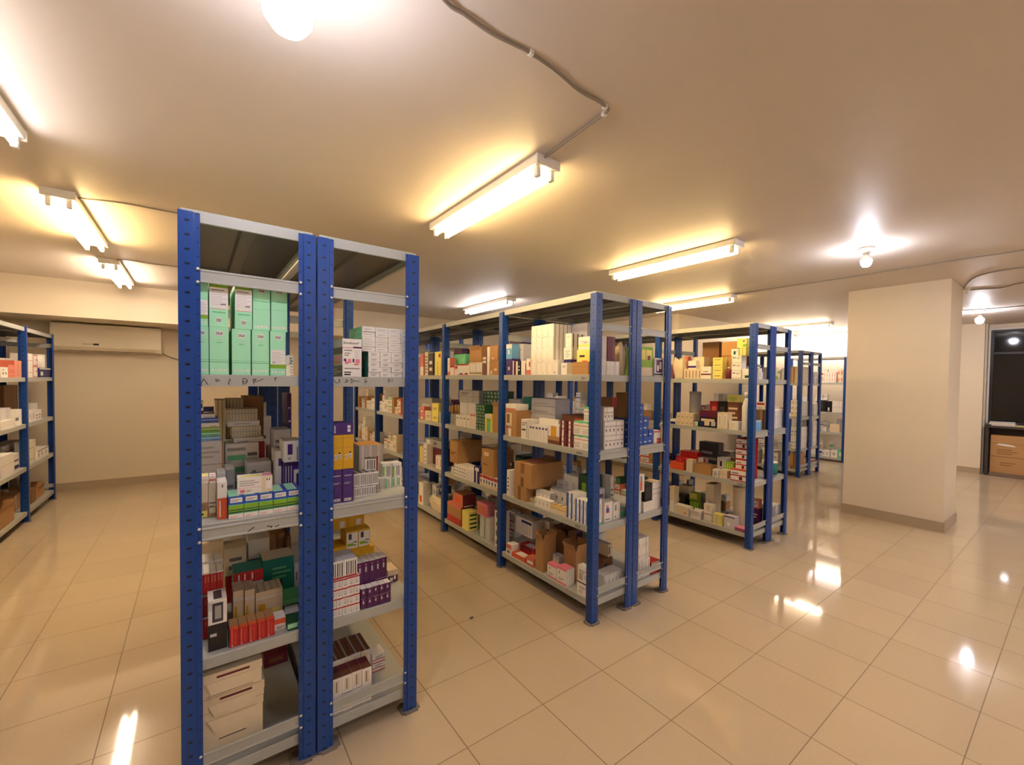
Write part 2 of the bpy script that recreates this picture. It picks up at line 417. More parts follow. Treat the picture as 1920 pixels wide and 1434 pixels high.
# ------------------------------------------------------------------ goods on the shelves
PAL = dict(w=(236, 232, 226), c=(226, 210, 180), k=(26, 25, 30), g=(168, 166, 164), G=(168, 236, 194), H=(112, 206, 146), n=(34, 40, 110), b=(48, 92, 190),
           p=(70, 40, 124), v=(84, 28, 82), r=(184, 34, 36), m=(104, 24, 40), o=(226, 92, 48), y=(214, 166, 26), l=(136, 184, 44), t=(22, 132, 122),
           q=(226, 128, 150), s=(214, 118, 96), d=(182, 138, 88), e=(134, 96, 60), u=(112, 176, 226), f=(28, 78, 50), x=(112, 106, 106), a=(204, 202, 206),
           i=(240, 226, 120), j=(120, 72, 48), z=(64, 60, 64))
GLOSS = {'k': .3, 'p': .35, 'b': .35, 'r': .35, 'v': .35, 'G': .4, 'd': .75, 'e': .8, 'c': .55}
def paper(k):
    return mat('paper_' + {'G': 'mint', 'H': 'sea'}.get(k, k), PAL[k], GLOSS.get(k, .48))
def parse(style):
    """'base;[faces:]R x0,y0,x1,y1,colour;T x0,y0,x1,y1,n[,colour];K x0,y0,x1,y1' -> base, {face: rects}"""
    seg = style.split(';'); faces = {'f': [], 's': [], 't': []}
    for sgm in seg[1:]:
        where = 'f'
        if ':' in sgm: where, sgm = sgm.split(':')
        a = sgm[1:].split(','); x0, y0, x1, y1 = map(float, a[:4]); out = []
        if sgm[0] == 'R': out.append((x0, y0, x1, y1, a[4]))
        elif sgm[0] == 'T':
            n = int(a[4]); col = a[5] if len(a) > 5 else 'x'; st = (y1-y0)/n
            for k in range(n): out.append((x0, y0+k*st, x1-(.25*(x1-x0) if k % 2 == 0 and n > 1 else 0), y0+(k+.42)*st, col))
        elif sgm[0] == 'K':
            n = 9; st = (x1-x0)/n
            for k in range(0, n, 2): out.append((x0+k*st, y0, x0+(k+(.8 if k % 4 else 1.1))*st, y1, 'z'))
        elif sgm[0] == 'V':
            n = int(a[4]); st = (x1-x0)/n
            for k in range(n): out.append((x0+(k+.32)*st, y0, x0+(k+.55)*st, y1, a[5]))
        for w_ in where: faces[w_] += out
    return seg[0], faces
carton_cache = {}
def carton_mesh(w, d, h, style):
    """closed folding carton, base at z = 0, front toward -y; print is cut into its faces"""
    key = (round(w, 3), round(d, 3), round(h, 3), style)
    if key in carton_cache: return carton_cache[key]
    base, faces = parse(style)
    cols = [base]; bm = bmesh.new(); vs = {}
    def V(p):
        k = (round(p[0], 5), round(p[1], 5), round(p[2], 5))
        if k not in vs: vs[k] = bm.verts.new(p)
        return vs[k]
    def side(o, eu, ev, rects):
        us = sorted({0., 1.} | {min(max(r[i], 0), 1) for r in rects for i in (0, 2)})
        ws = sorted({0., 1.} | {min(max(r[i], 0), 1) for r in rects for i in (1, 3)})
        for i in range(len(us)-1):
            for j in range(len(ws)-1):
                cu, cv = (us[i]+us[i+1])/2, (ws[j]+ws[j+1])/2; c = base
                for r in rects:
                    if r[0] < cu < r[2] and r[1] < cv < r[3]: c = r[4]
                if c not in cols: cols.append(c)
                P = lambda a, b: tuple(o[k]+eu[k]*a+ev[k]*b for k in range(3))
                try:
                    f = bm.faces.new([V(P(us[i], ws[j])), V(P(us[i+1], ws[j])), V(P(us[i+1], ws[j+1])), V(P(us[i], ws[j+1]))])
                    f.material_index = cols.index(c)
                except ValueError: pass
    x, y = w/2, d/2
    side((-x, -y, 0), (w, 0, 0), (0, 0, h), faces['f'])
    side((x, y, 0), (-w, 0, 0), (0, 0, h), [])
    side((x, -y, 0), (0, d, 0), (0, 0, h), faces['s'])
    side((-x, y, 0), (0, -d, 0), (0, 0, h), faces['s'])
    side((-x, -y, h), (w, 0, 0), (0, d, 0), faces['t'])
    side((-x, y, 0), (w, 0, 0), (0, -d, 0), [])
    me = bpy.data.meshes.new('carton'); bm.normal_update(); bm.to_mesh(me); bm.free()
    for c in cols: me.materials.append(paper(c))
    carton_cache[key] = me
    return me
ORD = ['first', 'second', 'third', 'fourth', 'fifth', 'sixth', 'seventh', 'eighth', 'ninth', 'tenth', 'eleventh', 'twelfth']
def row_word(j, n):
    if n == 1: return ''
    return 'bottom row' if j == 0 else 'top row' if j == n-1 else 'middle row' if n == 3 else ORD[j] + ' row up'
def col_word(i, n):
    if n == 1: return ''
    return 'leftmost' if i == 0 else 'rightmost' if i == n-1 else ORD[i] + ' from left'
def make_label(look, i, j, nx, nz, place):
    return ', '.join(q for q in (look, row_word(j, nz), col_word(i, nx), place) if q)
LOOKDIR = {'y': 0., 'x': -math.pi/2, 'w': math.pi/2}    # which way the fronts face: -y, -x, +x
def box_open(name, w, d, h, col, loc, rot, label, cat, group, flaps=(1.15, 1.3, 1.25, 1.2), parts=True):
    """open corrugated box with four flaps"""
    t = thing(name, label, cat, loc, rot, group); m = paper(col)
    bm = bmesh.new(); th = .004; x, y = w/2, d/2
    o = [bm.verts.new(p) for p in ((-x,-y,0),(x,-y,0),(x,y,0),(-x,y,0))]; ot = [bm.verts.new((v.co.x, v.co.y, h)) for v in o]
    it = [bm.verts.new((math.copysign(abs(v.co.x)-th, v.co.x), math.copysign(abs(v.co.y)-th, v.co.y), h)) for v in o]
    ib = [bm.verts.new((v.co.x, v.co.y, th)) for v in it]
    bm.faces.new(o[::-1]); bm.faces.new(ib)
    for k in range(4):
        q = (k+1) % 4
        for A, B in ((o, ot), (ot, it), (it, ib)): bm.faces.new((A[k], A[q], B[q], B[k]))
    finish(bm, 'body', m, t)
    fl = min(min(d, w, .16)*.48, .048)
    for (a, px, py, L, rz) in ((flaps[0], 0, -y, w, 0), (flaps[1], x, 0, d, math.pi/2), (flaps[2], 0, y, w, math.pi), (flaps[3], -x, 0, d, -math.pi/2)):
        if a is None: continue
        f = box('flap', (-L/2+.003, -fl, -.0015, L/2-.003, 0, .0015), m, t); f.location = (px, py, h-.001); f.rotation_euler = (-a, 0, rz)
    return t
def bottle(name, r, h, col, cap, loc, label, cat, group=None):
    t = thing(name, label, cat, loc, 0, group)
    lathe('body', [(r*.9, 0), (r, .006), (r, h*.62), (r*.8, h*.72), (r*.42, h*.80), (r*.42, h*.86)], paper(col), t, 20)
    lathe('cap', [(r*.5, h*.86), (r*.5, h*.985), (r*.44, h)], paper(cap), t, 16)
    return t
def bag(name, w, d, h, col, loc, rot, label, cat, seed=0, group=None):
    """soft filled bag, gathered at the top"""
    rnd = random.Random(seed); bm = bmesh.new(); rings = []; n = 28
    fold = [rnd.uniform(-.13, .13) for _ in range(n)]; ph = rnd.uniform(0, 6)
    for k in range(15):
        z = k/14; s_ = .80+.24*math.sin(min(z*2.2, 1.57))-.62*max(0, z-.62)**1.1
        ring = []
        for q in range(n):
            t = 2*math.pi*q/n; c_, v_ = math.cos(t), math.sin(t); p = .72     # squarish outline
            wob = 1+fold[q]*(.35+z)+.05*math.sin(5*t+9*z+ph)+rnd.uniform(-.035, .035)
            ring.append(bm.verts.new((math.copysign(abs(c_)**p, c_)*w/2*s_*wob*.92, math.copysign(abs(v_)**p, v_)*d/2*s_*wob*.92,
                                      h*z*(1+(.10*math.sin(3*t+ph) if k > 10 else .02*math.sin(4*t)) if k else 1)*(1 if k else 0))))
        rings.append(ring)
    for a, b in zip(rings, rings[1:]):
        for q in range(n): bm.faces.new((a[q], a[(q+1) % n], b[(q+1) % n], b[q]))
    bm.faces.new(rings[0][::-1]); bm.faces.new(rings[-1])
    o = finish(bm, name, mat('film_' + col, PAL[col], .28), None, True); o.location = loc; o.rotation_euler = (0, 0, rot)
    return tag(o, label, cat, group)
def drum(name, r, h, col, loc, label, cat, lid=None, group=None):
    t = thing(name, label, cat, loc, 0, group)
    lathe('body', [(r*.93, 0), (r, h*.06), (r, h*.94), (r*.97, h*.95)], paper(col), t, 28)
    lathe('lid', [(r*1.03, h*.92), (r*1.03, h*.99), (r*.96, h)], paper(lid or col), t, 28)
    return t
def letters(txt, size, m, parent, loc, rot=(math.pi/2, 0, 0), name='printed_text'):
    cu = bpy.data.curves.new(name, 'FONT'); cu.body = txt; cu.size = size; cu.extrude = .0002; cu.resolution_u = 2

    tmp = bpy.data.objects.new(name, cu); C.objects.link(tmp)
    me = bpy.data.meshes.new_from_object(tmp.evaluated_get(bpy.context.evaluated_depsgraph_get()))
    bpy.data.objects.remove(tmp); me.materials.clear(); me.materials.append(m)
    o = link(name, me, parent); o.location = loc; o.rotation_euler = rot
    return o

def put(kind, style, dr, x, y, z, w, d, h, rot, nx, nz, look, place, cat='box', group=None, top=None, jit=1.):
    """a block of nx by nz cartons; (x, y, z) is the base centre of its front face, w and h span the block"""
    a = LOOKDIR[dr] + R(rot); ux, uy = math.cos(a), math.sin(a); fx, fy = -uy, ux     # u to the right, f into the shelf
    rnd = random.Random(int(x*7919)+int(y*104729)+int(z*1299709))
    cw, ch = w/nx, h/nz; out = []
    src = None
    for j in range(nz):
        for i in range(nx):
            if top is not None and j == nz-1 and not (top[0] <= i < top[1]): continue
            u = -w/2+(i+.5)*cw; v = d/2 + (rnd.uniform(0, .005)*jit if nx*nz > 1 else 0)
            if src is None:
                src = link(kind, carton_mesh(cw-.0012, d, ch-.0006, style)); o = src
            else:
                o = src.copy(); C.objects.link(o)
            o.location = (x+ux*u+fx*v, y+uy*u+fy*v, z+j*ch); o.rotation_euler = (0, 0, a)
            lb = make_label(look, i, j, nx, nz, place)
            g = group or (look + 's, ' + place if nx*nz > 1 else None)
            tag(o, lb, cat, g); out.append(o)
    return out
# ------------------------------------------------------------------ the goods: kind, print, facing, base centre of the front, block size, counts, look, place
S = [
'G;R.40,.72,.62,.735,a;R.36,.66,.66,.68,H;R0,.30,1,.31,H;R0,.26,1,.268,f;R.1,.07,.2,.115,w;R.3,.07,.4,.11,w;R.46,.07,.56,.115,w;R.62,.07,.7,.11,w;R.78,.07,.9,.115,w;s:R0,0,.04,1,H',
'G;R0,.16,1,.25,l;R.1,.05,.2,.10,w;R.3,.05,.42,.10,w;R.55,.05,.66,.10,w;R.75,.05,.9,.10,w',
'G;R.02,.40,.98,.43,w;R.06,.385,.9,.4,q;R0,.86,1,1,l;R.15,.30,.85,.33,H',
'G;R0,.62,1,.64,H;R.1,.05,.9,.1,w;R.2,.05,.26,.1,G;R.4,.05,.46,.1,G;R.6,.05,.66,.1,G;R0,.45,1,.455,H',
'w;T.1,.2,.7,.8,1',
'a;T.1,.1,.9,.8,3,k',
'f;R0,.5,1,.72,l;R.1,.1,.3,.3,w',
'w;R0,.755,1,.775,q;R.55,.755,1,.80,v;T.08,.68,.5,.74,1;T.62,.50,.95,.72,6,a;T.1,.55,.4,.66,2;R.07,.40,.2,.475,v;R.28,.36,.44,.47,q;R.52,.38,.62,.475,v;R.68,.36,.9,.47,q;R.12,.33,.3,.40,q;R.6,.31,.85,.35,s;T.1,.2,.9,.26,1;R.09,.10,.45,.13,k;R.09,.035,.42,.075,k;s:R0,.6,1,.78,z;s:R0,.78,1,1,a;s:R0,.3,1,.6,g;s:R.55,.45,.9,.55,q;s:R.5,.34,.9,.42,s;s:R0,0,1,.3,z;s:T.1,.05,.9,.25,3,g',
'w;T.25,.28,.75,.72,2;s:R0,0,1,1,t;s:R.3,0,.5,1,H;s:R.7,.3,.8,1,H',
'w;T.15,.4,.75,.6,1;R.45,.42,.7,.56,a;s:R0,0,1,1,H;s:V0,0,1,1,3,g',
'w;R0,.52,1,1,f;R0,.52,1,.62,H;R0,.80,1,.92,l;R.02,.02,.98,.5,w;T.1,.12,.6,.34,2,s;t:R0,0,1,1,H',
'b;R0,0,1,.36,H;R0,0,1,.30,l;R.12,.52,.92,.86,w;T.18,.6,.8,.78,2;t:R0,0,.6,1,G;t:R.6,0,.72,1,w',
'w;R.68,0,1,1,c;R.8,.2,.97,.86,w;R.82,.72,.86,.84,x;R.89,.72,.93,.84,x;T.05,.5,.62,.9,3,g;R.07,.08,.2,.28,q;T.24,.12,.4,.26,2;R0,.36,.66,.38,q;t:R.1,.2,.7,.7,i;t:R.72,.2,1,.8,q',
'w;R0,0,1,.57,o;R.2,.06,.34,.5,w;R.66,.1,.7,.5,s;R.45,.86,.6,.94,x',
'c;R0,0,1,.45,d;R.2,.02,.9,.2,i;R.3,.08,.5,.14,k;T.2,.24,.9,.42,3',
'c;R0,0,1,.3,d;R.1,.12,.9,.28,c;T.1,.3,.9,.5,2',
'w;R0,.2,1,.6,c;t:R.1,.1,.9,.9,i',
'w;R0,.3,1,.6,s;t:R.1,.3,.9,.5,s',
'a;T.1,.3,.9,.7,2,p;t:R.1,.1,.9,.9,g',
'g;T.1,.3,.8,.7,2,x',
'a;T.12,.5,.7,.85,2,x;R.2,.62,.36,.8,x',
'a;T.05,.72,.9,.95,3,g;T.05,.1,.9,.25,2,g;R0,.6,1,.62,g',
'u;R0,.55,1,.7,w;T.6,.15,.9,.45,1,x',
'H;R0,.55,1,.7,w;T.6,.15,.9,.45,1,x',
'l;R0,.55,1,.7,w;T.6,.15,.9,.45,1,x',
'w;R0,.55,1,.7,w;T.6,.15,.9,.45,1,x',
'b;R0,.55,1,.7,w;T.6,.15,.9,.45,1,x',
'w;T.4,.1,.9,.4,2,g',
'w;R0,.45,.85,.8,k;R0,0,1,.25,m',
'w;R.05,.2,.6,.28,H;R.05,.45,.6,.55,H;R.05,.68,.6,.78,H;R.05,.86,.6,.92,g;T.65,.6,.95,.9,2',
'w;R0,.45,1,.5,g;T.1,.1,.5,.4,1',
'c;V.04,.1,.96,.9,9,g;R0,.5,1,.56,g',
'w;R.2,.4,.7,.55,g',
'c;V.04,.08,.96,.92,9,g;R0,.6,1,.66,g',
'c;V.1,0,.9,1,2,d',
'c;V.1,0,.9,1,4,d',
'd;R0,.5,1,.52,e',
'r;R0,.3,1,.5,m',
'w;T.2,.2,.8,.8,2,g',
'p;V.05,.1,.5,.9,3,w;R.55,.2,.95,.8,w;R.7,.3,.85,.7,p',
'w;R.2,.35,.48,.85,p;T.22,.12,.42,.25,2;R.72,.05,.79,.7,x',
'w;R.5,.7,1,.85,p',
'a;R.1,.42,.75,.52,k;T.1,.6,.9,.9,3',
'n;R.1,.3,.9,.7,z',
'p;T.1,.2,.8,.5,1,a',
'p;R.1,.3,.9,.8,v;T.2,.1,.8,.25,1,a',
'n;R.1,.6,.9,.8,w',
'w;R0,.1,1,.3,b;T.12,.5,.85,.85,2',
'w;T.2,.6,.8,.75,1',
'w;T.12,.3,.85,.7,3',
'p;T.15,.80,.85,.86,1,a;T.15,.56,.8,.62,2,a;R.1,.2,.9,.5,v;R.12,.22,.88,.48,p;R.14,.04,.82,.12,w;K.2,.05,.75,.11',
'y;R.2,.28,.45,.42,w;K.22,.3,.42,.4;R.55,.32,.85,.45,w;K.58,.33,.82,.43;R.6,.45,.8,.5,m;R0,.62,1,.635,d;R0,.9,1,.91,d',
'p;R.72,.22,.86,.48,w;R.72,.55,.86,.8,w;R.1,.15,.16,.8,a;T.3,.2,.6,.8,3,v',
'w;K.12,.12,.9,.88;t:R0,0,.5,1,z;t:R.5,0,1,1,g',
'w;R0,0,.2,1,H;R.5,0,.62,.9,l;K.25,.1,.5,.9',
'w;K.4,.1,.8,.8;R0,0,.2,.8,l;t:R0,0,1,1,a',
'w;K.2,.1,.9,.9;t:R0,0,1,1,z',
'a;V0,0,1,1,3,w;R.38,.2,.45,.7,r;R.72,.2,.79,.7,r;t:R0,0,1,1,d',
'r;V.06,.06,.5,.94,1,s;R.6,.1,.66,.8,o;R.2,.04,.36,.1,w;t:R0,.3,1,1,d;t:R0,0,1,.3,o',
'k;R0,.52,1,1,w;R.22,.56,.8,.94,z;R.36,.62,.7,.88,g;R.02,.8,.2,.96,a;R.1,.28,.45,.34,a;t:R0,0,1,1,w;t:R.3,.1,.75,.9,z',
'r;R.25,.55,.4,.85,s;R.7,.55,.85,.85,s;R0,.02,1,.05,m;R0,.93,1,1,w;t:R0,0,1,1,w',
'g;R0,.9,1,1,w;t:R0,0,1,1,w',
'w;R0,.55,1,1,o;T.2,.1,.8,.4,2',
'f;R0,.25,1,.85,G;R.7,.3,.82,.7,n',
'w;T.2,.2,.7,.6,2;t:R0,0,1,1,a',
'H;R0,.3,1,.6,f',
'c;R.1,.1,.35,.6,y;R.45,.05,.9,.4,i;R0,.75,1,.82,w;t:V0,0,1,1,4,g',
't;R0,.36,1,.72,w;K.04,.4,.6,.7;R.7,.42,.95,.7,a;R0,.72,1,1,r;R.15,.8,.2,.95,w;R.35,.8,.4,.95,w;R.6,.8,.65,.95,w;R.4,.1,.6,.3,H',
't;R.5,.25,.62,.5,n;T.3,.55,.9,.85,3,H;t:R0,0,1,1,c',
'c;R0,0,1,.5,r;T.2,.6,.8,.9,2',
'w;R0,.5,1,.66,z;R0,.2,1,.35,g',
'a;R.4,.5,.7,.75,x',
'c;R.2,.3,.4,.7,x;R.6,.3,.75,.7,x',
'd;R.4,0,.6,1,e',
'e;R.4,0,.6,1,d',
'w;R0,.84,1,1,r;V.1,.08,.9,.8,1,a;R.2,.2,.8,.7,a;R.3,.25,.7,.3,x',
'w;K.15,.12,.9,.88;R0,0,1,.1,r;t:R0,0,1,1,a',
'v;R.3,.5,.55,.75,a;R.35,.82,.5,.9,q;R.8,0,.84,1,p;t:R0,0,1,1,w',
'c;R0,0,1,.55,v;R.2,.1,.5,.4,w;R.6,.2,.8,.5,w',
'y;R.42,.2,.47,.8,w;R.52,.1,.56,.8,w',
'y;R.04,.08,.96,.9,w;R.2,.55,.45,.85,z;R.1,.2,.6,.35,l;T.6,.2,.9,.5,2',
'y;R.5,.1,.8,.6,w',
'c;T.28,.42,.72,.47,1,z;T.3,.2,.6,.25,1,x;R.12,.08,.86,.10,z;R0,0,1,.02,e',
'm;R.2,.3,.8,.7,j',
'w;R.2,.15,.75,.85,c;V.25,.2,.7,.8,1,x;t:R0,0,1,.5,j;t:R0,.5,1,1,m',
'w;R.2,.15,.75,.85,c;t:R0,0,1,1,j;t:R.4,0,.6,1,g',
'w;R0,.35,1,.45,r;R0,0,1,.12,r;T.2,.55,.8,.9,2',
'p;R.2,.2,.8,.7,v;R.3,.3,.6,.5,a',
'u;R0,.7,1,1,w;R.3,.3,.6,.6,w',
'm;R0,0,.4,1,w',
'k;R0,0,.4,1,w;R.5,.3,.8,.4,w;R.5,.55,.8,.65,w',
'w;R.85,0,1,.8,r',
's;R0,.3,1,1,w;R.6,.5,.9,.8,r',
'a;R.2,.3,.6,.62,r;R.4,.36,.6,.5,w;T.1,.7,.8,.9,2,g',
'v;R.2,.4,.5,.8,m;R.7,.1,.9,.6,p',
'w;R.88,.15,.95,.85,c;R.2,.1,.26,.2,x;s:V0,0,1,1,6,g',
'w;R.2,.1,.4,.2,x',
'w;T.2,.6,.8,.8,2',
'p;R0,.55,1,.8,w;R.05,.8,.95,1,n;V.5,0,1,.5,3,q',
'w;T.2,.2,.8,.8,4,g;s:V0,0,1,1,3,g',
'w;T.2,.7,.8,.85,2,g;s:V0,0,1,1,3,z',
'd;R0,.6,1,.62,e',
'i;R.2,.7,.6,.78,k;R.2,.2,.4,.28,k;R.4,.5,.8,.56,o',
'w;R0,.2,1,.4,i;R.2,.45,.7,.7,a;T.5,.5,.9,.6,1',
'a;R0,.35,1,.42,n',
'a;R0,.5,1,.6,n;R.3,0,.7,.4,u',
'd;R.1,.42,.6,.9,c;R.15,.5,.4,.85,e;R.1,.36,.7,.42,g;R.3,0,.55,.3,w;R.1,.3,.3,.38,r',
'w;R0,0,1,.3,s',
'w;R.1,.42,.7,.5,k;R.84,.05,.92,.9,x;T.1,.7,.8,.9,2',
'w;R.75,.1,.85,.9,a;R.2,.78,.8,.9,p;t:R0,0,1,1,a',
'j;R0,.5,1,1,d',
'w;R.25,0,.75,.9,o;R.3,0,.7,.85,y',
'm;R.3,0,.55,1,w;R.32,.3,.52,.4,m;R.32,.7,.52,.76,m;R.8,.2,.95,.9,j',
'w;R0,.86,1,1,H;R.1,.86,.5,.9,w;R0,.62,1,.76,w;R.05,.66,.95,.72,s;T.08,.1,.85,.5,4,g;t:R0,0,1,1,H;s:V0,0,1,1,2,a',
'a;T.1,.3,.7,.6,1,g;R0,0,1,.08,g',
't;T.1,.3,.9,.7,3,n',
'a;V.1,.2,.9,.8,3,g',
'w;T.2,.4,.8,.7,1,s',
'j;R.6,.1,1,.9,o',
'd;R.3,0,.55,1,e',
'd;R.38,.55,.56,1,e;R.38,0,.56,.4,e;t:R0,.3,1,.6,s',
'w;T.2,.2,.8,.8,4,n',
'z;R.1,.55,.9,.85,w;R.1,.1,.9,.3,m',
'c;R.2,.2,.8,.7,i',
'w;R.1,.3,.5,.7,a',
'a;R.2,.2,.8,.8,w',
'c;V.05,.1,.95,.6,6,w;R0,.62,1,.75,y;t:V0,0,1,1,3,z;t:R0,0,1,.4,y',
'a;V.05,.1,.95,.9,4,w;R.2,.5,.4,.7,z',
'w;R0,0,.35,1,b;R.35,.05,.42,.95,u;R.7,.1,.8,.2,r;R.7,.6,.8,.8,x;t:R0,0,1,1,w',
'w;T.15,.6,.7,.8,3,g;R0,.4,1,.42,g',
'f;R.3,.4,.7,.8,l',
'w;R0,.55,1,1,s;R.2,.1,.7,.4,x',
'o;R.6,.2,.9,.6,s;t:R.2,.1,.8,.9,w',
'r;R.1,.6,.9,1,m;t:R.3,.1,.9,.8,a',
's;R.1,.3,.9,.6,w',
'w;R0,.86,1,1,q;R0,0,1,.14,q;T.15,.25,.7,.4,2;R.2,.6,.3,.75,s;t:R0,0,1,1,q;s:V0,0,1,1,3,a',
'w;R0,.86,1,1,q;R0,0,1,.14,q;T.15,.25,.7,.4,2;R.2,.6,.3,.75,s;t:R0,0,1,1,q;s:V0,0,1,1,4,a',
'a;R.1,.3,.9,.8,w',
'w;R0,.9,1,1,k;T.2,.5,.85,.7,2;R.15,.15,.5,.4,a',
'w;R.6,.2,.9,.5,a;T.15,.55,.8,.8,2;R.1,.1,.5,.5,g',
'a;V.05,0,.95,1,5,g',
'w;V.3,.1,.95,.75,4,a;R.35,.75,.95,.9,n',
'w;R0,.3,1,.36,z;R0,.7,1,.76,z;R.3,.1,.5,.2,k',
's;R0,.2,1,1,w',
'w;R0,.8,1,1,r;R.8,0,1,.8,q',
'w;R0,.7,1,1,r',
'w;R0,.86,1,1,r;R.3,.05,.9,.18,n;R0,0,1,.08,s',
'c;R0,.12,1,.18,z;R.1,.3,.9,.85,w',
'j;R.1,.5,.9,.6,w;R.1,.65,.9,.75,c',
'w',
'd;R.1,.05,.3,.3,c;R.5,.3,.8,.45,c',
'd;R.3,.1,.5,.2,c',
'H;V.1,.2,.9,.8,4,G',
'v;V.1,.1,.9,.9,4,m',
'g;V.1,.1,.9,.9,2,z',
'w;R.8,.05,.9,.95,a;R.2,.7,.7,.8,x',
'w;V.1,.1,.9,.9,2,q;R0,.85,1,1,s',
'f;R.2,.1,.4,.4,H;R.6,.1,.75,.4,w;R.2,.6,.4,.85,w;R.6,.55,.75,.85,H',
'i;R.35,0,1,.75,l;R.5,0,1,.6,H;R0,.78,1,1,w',
'a;R.5,0,.55,1,g',
'g;R0,.5,1,.53,x;T.1,.65,.5,.9,2,z;R.7,0,.72,1,x',
'w;R0,0,1,.9,a',
'w;T.1,.1,.9,.9,3,g',
'd;R.1,.45,.9,.5,e;R.2,.35,.5,.45,e',
'w;T.1,.1,.8,.9,5,a',
'n;R.4,0,.6,.9,w;R.2,.75,.9,.95,w',
'w;R0,.72,1,1,r;R.3,.3,.7,.6,n;R0,0,1,.25,c',
'd;R.1,.4,.5,.45,e;R.2,.75,.6,.9,c',
's;R0,0,1,.36,r;R0,.36,1,.85,d;s:R0,0,1,1,m',
's;R.2,.2,.7,.7,o;s:R0,0,1,1,m;s:R.1,.02,.8,.1,w;t:R0,0,1,1,j',
'i;s:R.15,.1,.85,.2,f;s:R.15,.32,.85,.42,f;s:R.15,.55,.85,.65,f;s:R.15,.77,.85,.87,f',
'a;V.1,0,.9,1,4,w;R0,0,.15,1,t',
'q;R.1,.15,.9,.85,s;s:V0,0,1,1,3,g',
'w;R.3,.6,.5,.9,x;R.3,.15,.5,.35,x;R0,0,.1,1,m;t:R0,0,1,1,m',
's;R0,0,1,.4,w;R.2,.4,.8,.6,q',
'c;T.1,.1,.9,.9,6',
'z;R.2,.2,.8,.35,c;R.2,.5,.8,.65,w',
'i;R.6,.75,.9,.9,r;R.45,0,.55,.6,y',
's;R0,.6,1,1,q;R.2,.1,.7,.4,w',
'c;T.2,.3,.8,.6,2',
'i;T.2,.3,.8,.6,2;R0,.4,1,.42,c',
'b;R0,0,.25,1,w',
'g;R.2,.3,.8,.7,a',
'i;R.5,0,1,1,c',
'w;T.2,.1,.8,.9,4,g',
'v;R.05,.1,.95,.9,m',
'w;R.4,.2,.6,.8,s',
'g;R.1,.2,.3,.8,w;R.5,.3,.7,.7,x',
'w;R.2,.1,.7,.4,o',
'v;T.1,.5,.8,.8,2,w',
'w;R0,.75,1,.92,r;T.12,.2,.85,.6,3',
'a;R.1,.2,.4,.8,p;T.5,.3,.9,.8,3',
'w;R0,.72,1,.9,H;T.12,.2,.85,.6,3',
'd;R.42,0,.58,1,e;T.1,.2,.4,.35,1,e',
'i;T.1,.4,.8,.8,2',
'g;T.12,.5,.85,.8,2,z',
'c;T.12,.5,.85,.8,2',
'f;V.1,.1,.9,.9,4,G',
's;R.1,.15,.9,.85,w;T.2,.3,.8,.7,2',
'm;T.1,.5,.8,.8,2,w',
'w;V.1,.05,.9,.95,1,a;R.4,.3,.7,.7,a',
'w;V.1,.05,.9,.95,2,x;R0,0,.25,1,a',
'm;R.75,.1,.95,1,j',
'l;R0,0,1,.3,c;R0,.3,1,.5,l;R.1,.55,.9,.9,i;R.55,.55,.8,.7,j;R.4,.5,.46,1,l;R.92,.3,1,1,l',
'a;R0,.06,1,.14,k;R.2,.2,.9,.9,v;R.3,.3,.5,.6,w;R.6,.4,.8,.8,w',
'w;R0,.9,1,1,a;T.1,.55,.9,.75,1,g;R.3,.22,.6,.42,x;R.9,.1,.93,.9,g;s:V0,0,1,1,3,g',
'n;R0,0,1,1,b;R.1,.35,.6,.5,w;R0,.02,1,.06,n;R0,.8,1,.82,n;t:R0,0,1,1,n',
'w;R0,.85,1,1,q;R.4,0,1,.4,r;R.4,.1,.9,.3,s',
'w;R0,.7,1,1,y;R.5,.2,.6,.5,x',
'd;R.5,0,.52,1,e',
'e;R0,.8,1,1,r;R0,.3,1,.35,j',
'w;R.4,.2,.5,.8,x;R0,0,1,.1,H',
'w;R.2,.45,.6,.7,b;R.2,.45,.6,.55,r;R.25,.7,.5,.85,s;T.1,.1,.7,.2,1,k',
'w;R.3,.5,.45,.85,x;R.3,.08,.4,.2,k;R.6,.55,1,.57,g',
'H;R0,.6,1,1,a',
'w;R0,.46,1,.5,x;T.1,.6,.8,.7,1',
'a;R.2,.5,.8,.8,x',
'w;V.2,0,.8,1,1,g',
'w;V.1,0,.9,.9,6,c',
'w;R.3,.1,.7,.6,s;R.4,.6,.6,.9,x',
'k;T.1,.2,.9,.8,4,z',
'w;R0,.6,1,.64,g;R0,.3,1,.34,g;t:R0,0,1,1,c',
'w;R.1,.35,.3,.7,g;V.1,0,.9,1,1,a',
'e;R.1,.3,.4,.8,z;R.45,.2,.9,.6,c;R0,0,1,.12,j',
'c;R.2,.2,.5,.8,z;t:R0,0,1,1,g',
'w;V.2,.1,.8,.9,1,x;t:V0,0,1,1,3,m',
'w;V.2,.15,.8,.5,1,x;t:V0,0,1,1,3,m',
'r;R0,.5,1,1,c',
'c;R.6,.1,.8,.8,m',
's',
'w;R0,.1,1,.35,p',
'c;R.5,0,.6,1,w',
'w;R0,.3,1,.42,m;T.2,.55,.7,.7,1',
'i;T.15,.5,.85,.8,1;R0,.04,1,.08,d',
'w;R.1,.7,.4,.85,x;T.5,.6,.9,.9,2;R0,.08,1,.12,x',
'w;R.3,.2,.6,.7,f;T.7,.5,.9,.8,2',
'i;V.2,0,.8,1,1,c',
'i;R.6,.1,1,.4,l;R.6,.6,.8,.8,x',
'w;R.4,.1,1,.35,f',
'e;R0,.5,1,.53,d',
'd;R0,.6,1,.63,e',
'w;R0,0,1,.5,n',
'c;T.2,.2,.7,.5,2;R.8,.1,.85,.9,d',
'f;R.1,.1,.9,.9,w;R.3,.3,.6,.6,l',
